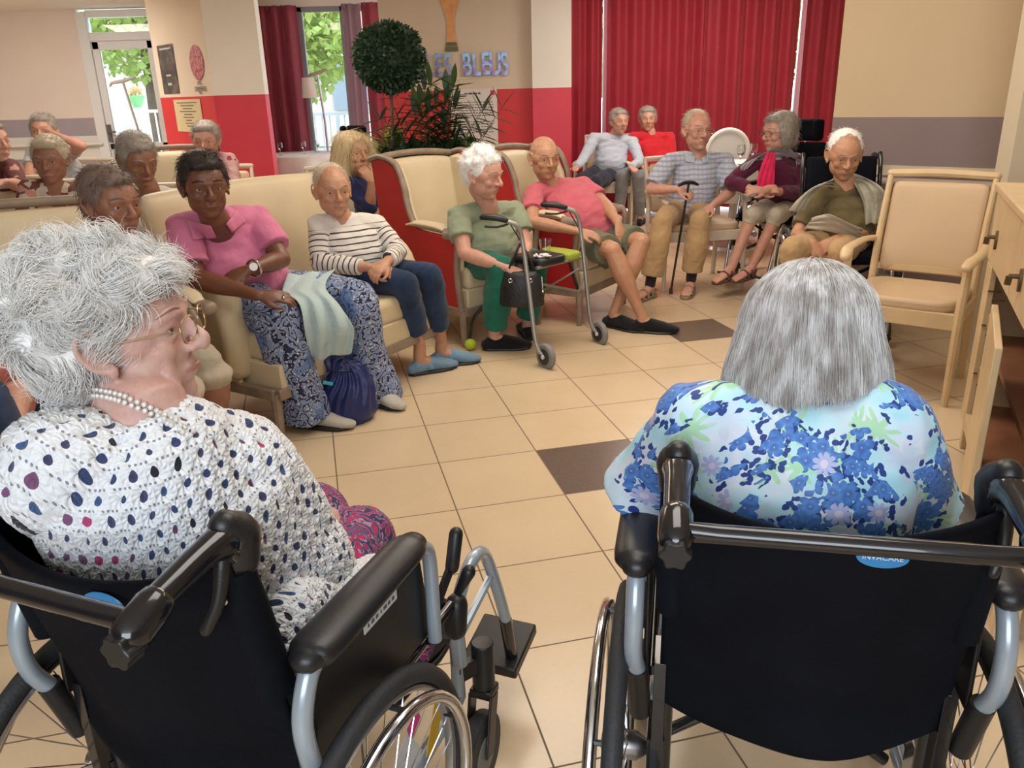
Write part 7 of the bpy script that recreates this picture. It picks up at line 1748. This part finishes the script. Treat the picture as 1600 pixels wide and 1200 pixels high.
# ---- woman with the silver bob and floral blouse
def floral_mat():
    m = bpy.data.materials.new('blouse_floral'); t = NT(m); co = t.coord(); x, y, z = t.sep(co)
    _at = t.n.new('ShaderNodeAttribute'); _at.attribute_name = 'pat'; uv = t.vmath('SCALE', _at.outputs['Vector'], 1.4)
    wob = t.vmath('ADD', uv, t.vmath('SCALE', t.noise(uv, 22, 2, .5, 1), .014))
    base = t.ramp(t.noise(uv, 6, 2), [(.30, (.30, .68, .86)), (.46, (.50, .80, .92)), (.60, (.74, .80, .92)), (.75, (.36, .74, .84))])
    def shape(scale, off, R_, petals, sharp, el=1.0):
        v = t.vmath('ADD', wob, off); vo = t.voro(v, scale, 'F1', '2D'); p = t.vmath('SUBTRACT', t.vmath('SCALE', v, 1.0), vo.outputs['Position'])
        wn = vo.outputs['Color']; cr_ = t.sep(wn); px, py, _ = t.sep(p)
        a0 = t.math('MULTIPLY', cr_[0], 6.283); ca, sa = t.math('COSINE', a0), t.math('SINE', a0)
        rx = t.math('SUBTRACT', t.math('MULTIPLY', px, ca), t.math('MULTIPLY', py, sa)); ry = t.math('MULTIPLY', t.math('ADD', t.math('MULTIPLY', px, sa), t.math('MULTIPLY', py, ca)), el)
        rad = t.math('SQRT', t.math('ADD', t.math('POWER', t.math('ABSOLUTE', rx), 2), t.math('POWER', t.math('ABSOLUTE', ry), 2))); ang = t.math('ARCTAN2', ry, rx)
        lobe = t.math('POWER', t.math('ABSOLUTE', t.math('COSINE', t.math('MULTIPLY', ang, petals / 2))), sharp)
        lim = t.math('MULTIPLY', R_, t.math('ADD', .35, t.math('MULTIPLY', lobe, .65)))
        return rad, lim, cr_
    clus = t.noise(t.vmath('ADD', uv, (3.1, 1.7, 0)), 7.5, 1)
    c = base
    rad, lim, cr_ = shape(10, (5, 2, 0), .062, 9, 2.6, 1.6); g = t.math('MULTIPLY', t.math('LESS_THAN', rad, lim), t.math('GREATER_THAN', cr_[1], .30))
    c = t.mix(t.math('MULTIPLY', g, .85), c, t.mix(t.noise(uv, 60, 2), (.30, .68, .34), (.48, .80, .50)))
    rad, lim, cr_ = shape(9, (8, 4, 0), .06, 6, 1.2, 1.3); g = t.math('MULTIPLY', t.math('LESS_THAN', rad, lim), t.math('GREATER_THAN', cr_[1], .55)); c = t.mix(t.math('MULTIPLY', g, .5), c, (.62, .68, .86))
    # navy leaves
    for sc, off, th in ((34, (1, 1, 0), .555), (42, (2.3, 6.1, 0), .57)):
        rad, lim, cr_ = shape(sc, off, .0155 * 34 / sc, 2, 1.2, 1.35)
        g = t.math('MULTIPLY', t.math('LESS_THAN', rad, lim), t.math('GREATER_THAN', t.math('ADD', t.math('MULTIPLY', clus, .8), t.math('MULTIPLY', cr_[1], .25)), th)); c = t.mix(g, c, (.012, .045, .25))
    # blue flowers
    for sc, off, R_, th in ((19, (0, 0, 0), .030, .565), (24, (4.4, 2.2, 0), .024, .59)):
        rad, lim, cr_ = shape(sc, off, R_, 5, .45)
        g = t.math('MULTIPLY', t.math('LESS_THAN', rad, lim), t.math('GREATER_THAN', t.math('ADD', t.math('MULTIPLY', clus, .85), t.math('MULTIPLY', cr_[1], .2)), th))
        fc = t.ramp(t.math('DIVIDE', rad, R_), [(.0, (.62, .66, .86)), (.10, (.05, .12, .42)), (.22, (.03, .10, .42)), (.5, (.06, .22, .62)), (.9, (.02, .09, .42))]); fc = t.mix(t.math('MULTIPLY', t.noise(uv, 90, 2), .5), fc, (.16, .36, .78)); c = t.mix(g, c, fc)
    rad, lim, cr_ = shape(10, (7, 9, 0), .026, 9, .5); g = t.math('MULTIPLY', t.math('LESS_THAN', rad, lim), t.math('GREATER_THAN', cr_[1], .72)); c = t.mix(g, c, t.mix(t.math('LESS_THAN', rad, .008), (.45, .50, .80), (.70, .66, .86)))
    t.lk(c, t.b.inputs['Base Color']); t.b.inputs['Roughness'].default_value = .6; t.b.inputs['Sheen Weight'].default_value = .1
    t.bump(t.noise(co, 9, 3, .5, 0, .8), .35, .015)
    return m
M['floral'] = floral_mat()
hc2 = at(1255, 552, 1.23); shL2, shR2 = at(1088, 662, 1.17), at(1388, 668, 1.10); nk2 = at(1250, 628, 1.18); pel2 = L2(0, .20, .56)
J = dict(head=hc2, neck=nk2, shL=shR2, shR=shL2, pel=pel2, elR=at(1012, 755, 1.24), wrR=at(975, 745, 1.46), elL=at(1438, 770, 1.13), wrL=L2(.17, .42, .70),
         knL=L2(.10, .66, .60), knR=L2(-.10, .66, .60), anL=L2(.10, .74, .20), anR=L2(-.10, .74, .20), toL=L2(.10, .90, .165), toR=L2(-.10, .90, .165), hipL=L2(.09, .24, .56), hipR=L2(-.09, .24, .56))
p2 = thing('person', 'person with a straight silver bob and a blue floral blouse, back turned', 'person', (pel2.x, pel2.y, 0))
Rh2 = hrot((.12, 1, -.38), .04); mb = MB(); head_mesh(mb, hc2, Rh2, 1.03); mid = (shL2 + shR2) / 2
mb.tube([hc2 + Rh2 @ V((0, -.02, -.07)), nk2, mid + V((0, 0, -.04))], [.055, .055, .09], 16, 'round', sub=3); mb.tube([pel2, pel2 * .5 + mid * .5, mid], [(.13, .09), (.12, .08), (.08, .05)], 18, 'round')
for sh_, el_, wr_, th_, dv in ((shL2, J['elR'], J['wrR'], 1, V((.3, .9, -.05))), (shR2, J['elL'], J['wrL'], -1, V((-.3, .9, 0)))):
    mb.tube([mid, sh_], .05, 12, 'round'); mb.tube([sh_, el_], [.050, .043], 14, 'round'); mb.tube([el_, el_ * .5 + wr_ * .5, wr_], [.043, .040, .028], 14, 'round'); hand_mesh(mb, wr_, dv, V((0, -.1, 1)), 1.0, th_, .5)
for k in 'LR':
    mb.tube([J['hip' + k], J['kn' + k]], [.07, .055], 14, 'round'); mb.tube([J['kn' + k], J['an' + k]], [.05, .034], 14, 'round'); foot_mesh(mb, J['an' + k], J['to' + k])
bod = raw_build(fuse(mb, .0045, 4, .5), 'body', SK_FRONT, p2); face_bits(hc2, Rh2, 1.03, bod)
mb = MB(); X2 = (shR2 - shL2).normalized()
mb.tube([nk2 + V((0, .005, .005)), nk2 * .45 + mid * .55, mid + V((0, -.01, -.025)), mid * .72 + pel2 * .28 + V((0, -.02, 0)), mid * .4 + pel2 * .6, pel2 + V((0, 0, -.02))],
        [(.060, .055), (.105, .075), (.150, .088), (.175, .124), (.182, .140), (.19, .15)], 32, 'flat', sub=4, side=X2)
for sh_, el_, e2 in ((shL2, J['elR'], at(1000, 770, 1.26)), (shR2, J['elL'], at(1436, 800, 1.14))):
    mb.tube([mid + V((0, 0, -.01)), sh_], [.075, .068], 18, 'round'); mb.tube([sh_, sh_ * .5 + el_ * .5, e2], [.064, .064, .066], 20, 'flat', sub=3)
r_ = fuse(mb, .0048, 6); folds(r_, .008, 5, 6, (1, 1, .5)); folds(r_, .0035, 13, 2, (1, 1, .5)); _M2 = np.array(XF[W2].inverted()); _q = r_.v @ _M2[:3, :3].T + _M2[:3, 3]; _q = _q - np.array([0, .16, .8])
_pt = np.stack([.27 * np.arctan2(_q[:, 0], .15 - _q[:, 1]) + .35 * (np.abs(_q[:, 0]) > 9), _q[:, 2] + .45 * _q[:, 1], _q[:, 0] * 0], 1)
raw_build(r_, 'floral_blouse', M['floral'], p2, attr=_pt)
mb = MB()
for k in 'LR': mb.tube([J['hip' + k], J['kn' + k]], [.10, .085], 18, 'round'); mb.tube([J['kn' + k], J['an' + k] + V((0, 0, .03))], [.08, .06], 18, 'flat')
raw_build(folds(fuse(mb, .007, 5), .005, 6, 4), 'trousers', C_['navy_tr'], p2)
for k in 'LR': shoe(p2, J['an' + k], J['to' + k], slip['m'])
def silver_bob(t, c, R, s):
    np.random.seed(21); n, k = 17000, 26
    th0 = np.random.rand(n) * 1.15; ph = np.random.rand(n) * 2 * PI
    # keep the face opening clear: local +y is the face
    face = np.abs(((ph - PI / 2 + PI) % (2 * PI)) - PI)
    keep = (face > .95); ph = ph[keep]; th0 = th0[keep]; n = len(ph)
    rx, ry, rz = .096, .106, .098; cy, cz = -.022, .038
    drop = .098 + .020 * np.random.rand(n) + .012 * np.sin(ph * 2) - .012 * np.random.rand(n) ** 6
    lock = np.round(ph * 22) ; hl = np.sin(lock * 12.9898) * 43758.5; hl = hl - np.floor(hl); rad_j = 1 + .025 * (hl - .5) + .02 * np.random.rand(n)
    pts = []
    for i in range(k):
        f = i / (k - 1); arc = np.minimum(1, f / .52); th = th0 + (PI / 2 - th0) * arc
        low = np.clip((f - .52) / .48, 0, 1)
        fl = 1 + .10 * np.sin(th) ** 2 * 0 + low * (.36 - .12 * hl) * (.75 + .25 * np.abs(np.cos(ph))) - .10 * low ** 3
        q = ph + .04 * (hl - .5) * low * 2
        x = rx * np.sin(th) * np.cos(q) * rad_j * fl; y = cy + ry * np.sin(th) * np.sin(q) * rad_j * (1 + low * .10); z = cz + rz * np.cos(th) * rad_j - low * drop
        pts.append(np.stack([x, y, z], 1))
    P = np.stack(pts, 1); P += np.random.normal(size=(n, 1, 3)) * .0022 + np.cumsum(np.random.normal(size=P.shape) * .00035, 1)
    Rn = np.array(R); W_ = (P * s) @ Rn.T + np.array(c)
    mb = MB(); T = lambda x, y, z: c + R @ V((x * s, y * s, z * s))
    mb.ell(T(0, cy, cz), (rx * s * .985, ry * s * .985, rz * s * .985), R, 32)
    mb.tube([T(0, cy - .012, cz), T(0, cy - .020, cz - .05), T(0, cy - .024, cz - .090)], [(.092 * s, .088 * s), (.106 * s, .086 * s), (.116 * s, .082 * s)], 30, 'flat', sub=3, side=R @ V((1, 0, 0)))
    r_ = fuse(mb, .005, 6)
    raw_build(merge_raw(r_, strands(W_, .00055, .5)), 'hair', HAIR['silver'], t)
silver_bob(p2, hc2, Rh2, 1.03)

# ---- person at the left border, only partly inside the picture
J = dict(head=at(-120, 430, 1.62), neck=at(-105, 480, 1.62), shL=at(-190, 520, 1.55), shR=at(-15, 505, 1.72), pel=at(-60, 680, 1.75), elL=at(-200, 650, 1.40), wrL=at(-60, 680, 1.30), elR=at(18, 590, 1.74), wrR=at(20, 668, 1.55),
         knL=at(40, 640, 1.45) + V((-.1, 0, 0)), anL=at(60, 900, 1.6), toL=at(90, 940, 1.6), knR=at(60, 632, 1.80), anR=at(90, 850, 1.9), toR=at(120, 890, 1.9))
person('person at the left border in a coral top and dark jeans', J, (.8, .5, 0), SK_PINK, (C_['coral'], 'coral_top'), (C_['denim'], 'jeans'), ('short', HAIR['grey']), g=1.12, sleeve=.9, hs=1.08, hands={'R': (V((-.8, -.3, -.2)), V((0, -.3, 1)), -1, .4)}, hairseed=30, shoes=slip, leg=1.9)
